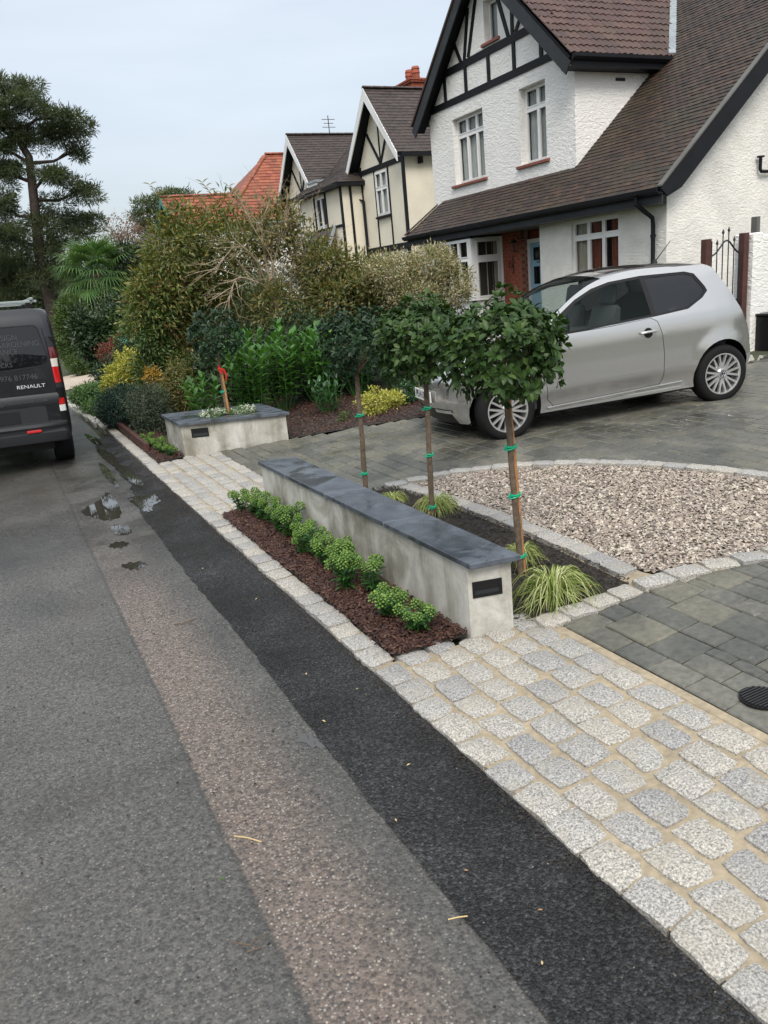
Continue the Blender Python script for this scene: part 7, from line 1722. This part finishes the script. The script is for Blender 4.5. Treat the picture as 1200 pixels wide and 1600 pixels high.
# far treeline beyond everything, also behind and across the road
tl = []; g = random.Random(21)
for k in range(90):
    a = k / 90 * 2 * PI; rr = g.uniform(85, 105); hh = g.uniform(3.5, 6.5)
    tl.append((rr * math.cos(a), rr * math.sin(a), hh * .5, 5, 5, hh * .6))
o_, C = foliage('far_trees', tl, 9000, 7, 1.2, 1.1, .55, M['dkgreen'], None, 150); 
hedge = []
for k in range(26):
    y = -34 + k * 3.0
    if y > 30: break
    hedge.append((-9.5 + g.uniform(-.4, .4), y, 1.3, 1.3, 1.8, 1.5 + g.random()))
hh_ = wthing('hedge', (-9.5, 0, 0), 'tall mixed hedge along the far side of the road', 'hedge'); foliage('leaves', hedge, 5200, 7, .3, .17, .08, M['dkgreen'], hh_, 151, org=hh_.location)
MB().box(-10, -9.2, -34, 40, 0, 1.2).build('inner_branches', M['dtwig'], hh_)
for k, (x, y, h) in enumerate([(-3, -16, 6.5), (2.5, -19, 7.5), (7, -14, 6), (-8, -12, 6)]):
    t = thing('street_tree', (x, y, 0), ['tree behind the viewer on the road edge', 'largest tree behind the viewer', 'tree behind the viewer on the drive side', 'tree behind the viewer across the road'][k], 'tree'); foliage('leaves', [(0, 0, h * .62, h * .35, h * .35, h * .36)], 1500, 7, .4, .25, .12, M['dkgreen'], t, 160 + k)
    MB().tube([(0, 0, -.2), (0, 0, h * .6)], [.2, .1], 8).build('trunk', M['bark'], t)

# ============================================================ LITTER
def straw(pts, r, mat, label, name='straw', cat='straw'):
    m = MB().tube(pts, r, 5); one(name, m, mat, pts[0], label, cat)
mst = simple('dry_straw', (.55, .42, .20), .7)
straw([(.402, 2.345, .006), (.44, 2.30, .012), (.475, 2.26, .007)], .0022, mst, 'pale dry straw lying on the pinkish worn road surface')
straw([(.262, 1.9, .006), (.28, 1.87, .014), (.31, 1.85, .010), (.33, 1.87, .008), (.36, 1.86, .012), (.33, 1.83, .007), (.29, 1.835, .008)], .0022, M['dtwig'], 'dark curled twig on the road near the bottom', 'twig', 'twig')
straw([(.845, 1.62, .012), (.875, 1.607, .016), (.90, 1.60, .012)], .0022, mst, 'short pale stalk lying on the black asphalt strip')
straw([(.62, 4.35, .006), (.68, 4.33, .010), (.75, 4.36, .006)], .003, M['dtwig'], 'thin dark twig on the road beyond the middle', 'twig', 'twig')
def fleaf(x, y, s, mt, label, seed, z=.008):
    g = random.Random(seed); a = g.uniform(0, 6.28); V = T8[0] * np.array([s * .5, s, s * .8]); o_ = obj('fallen_leaf', trimesh('fallen_leaf', V, np.array(T8[1]), M[mt], True), None, (x, y, z), (g.uniform(-.2, .2), g.uniform(-.2, .2), a)); tag(o_, label, 'leaf', 'small leaves and chips fallen on the road')
fleaf(.315, 2.155, .022, 'skimmia', 'tiny lime green bud lying on the grey road', 1)
lf = [(.95, 2.85, .02), (1.05, 3.3, .018), (.92, 2.1, .016), (1.12, 2.35, .02), (1.0, 1.75, .016), (.99, 3.95, .018), (1.15, 4.4, .02), (1.0, 5.2, .02), (1.2, 3.0, .016), (1.22, 1.85, .018), (.98, 1.35, .015), (1.1, 1.5, .016)]
for k, (x, y, s) in enumerate(lf): fleaf(x, y, s, 'litter', 'small tan leaf scrap lying on the black asphalt strip', 10 + k, .013)
for k in range(14):
    x, y = R.uniform(1.5, 1.78), R.uniform(3.2, 6.1); o_ = obj('fallen_leaf', trimesh('fallen_leaf', T8[0] * np.array([.011, .026, .02]), np.array(T8[1]), M['litter'], True), None, (x, y, .085), (R.uniform(-.3, .3), R.uniform(-.3, .3), R.uniform(0, 6))); tag(o_, 'small pale leaf lying on the bark of the kerb bed', 'leaf', 'pale leaves on the bark mulch')
fleaf(2.66, 3.05, .03, 'litter', 'reddish leaf at the corner of the dark soil bed', 60, .13)
# dark crumbs of soil and grit scattered over the road, thickest against the kerb
g = np.random.default_rng(77); n = 3200; xx = np.where(np.arange(n) < 1500, g.uniform(-1.6, 1.29, n), 1.312 - np.abs(g.normal(size=n)) * .035); P = np.column_stack([xx, g.uniform(.8, 9, n), .008 + np.maximum(0, xx - 1.12) * .10]); s = g.uniform(.002, .006, n)
base = np.array([(1, 0, 0), (0, 1, 0), (-1, 0, 0), (0, -1, 0), (0, 0, 1)]); V = P[:, None, :] + base[None] * s[:, None, None] * (1 + g.normal(size=(n, 5, 1)) * .3)
Fc = (np.array([(0, 1, 4), (1, 2, 4), (2, 3, 4), (3, 0, 4)])[None] + (np.arange(n) * 5)[:, None, None]).reshape(-1, 3)
o_ = obj('road_grit', trimesh('road_grit', V.reshape(-1, 3), Fc, M['soil'])); o_['kind'] = 'stuff'
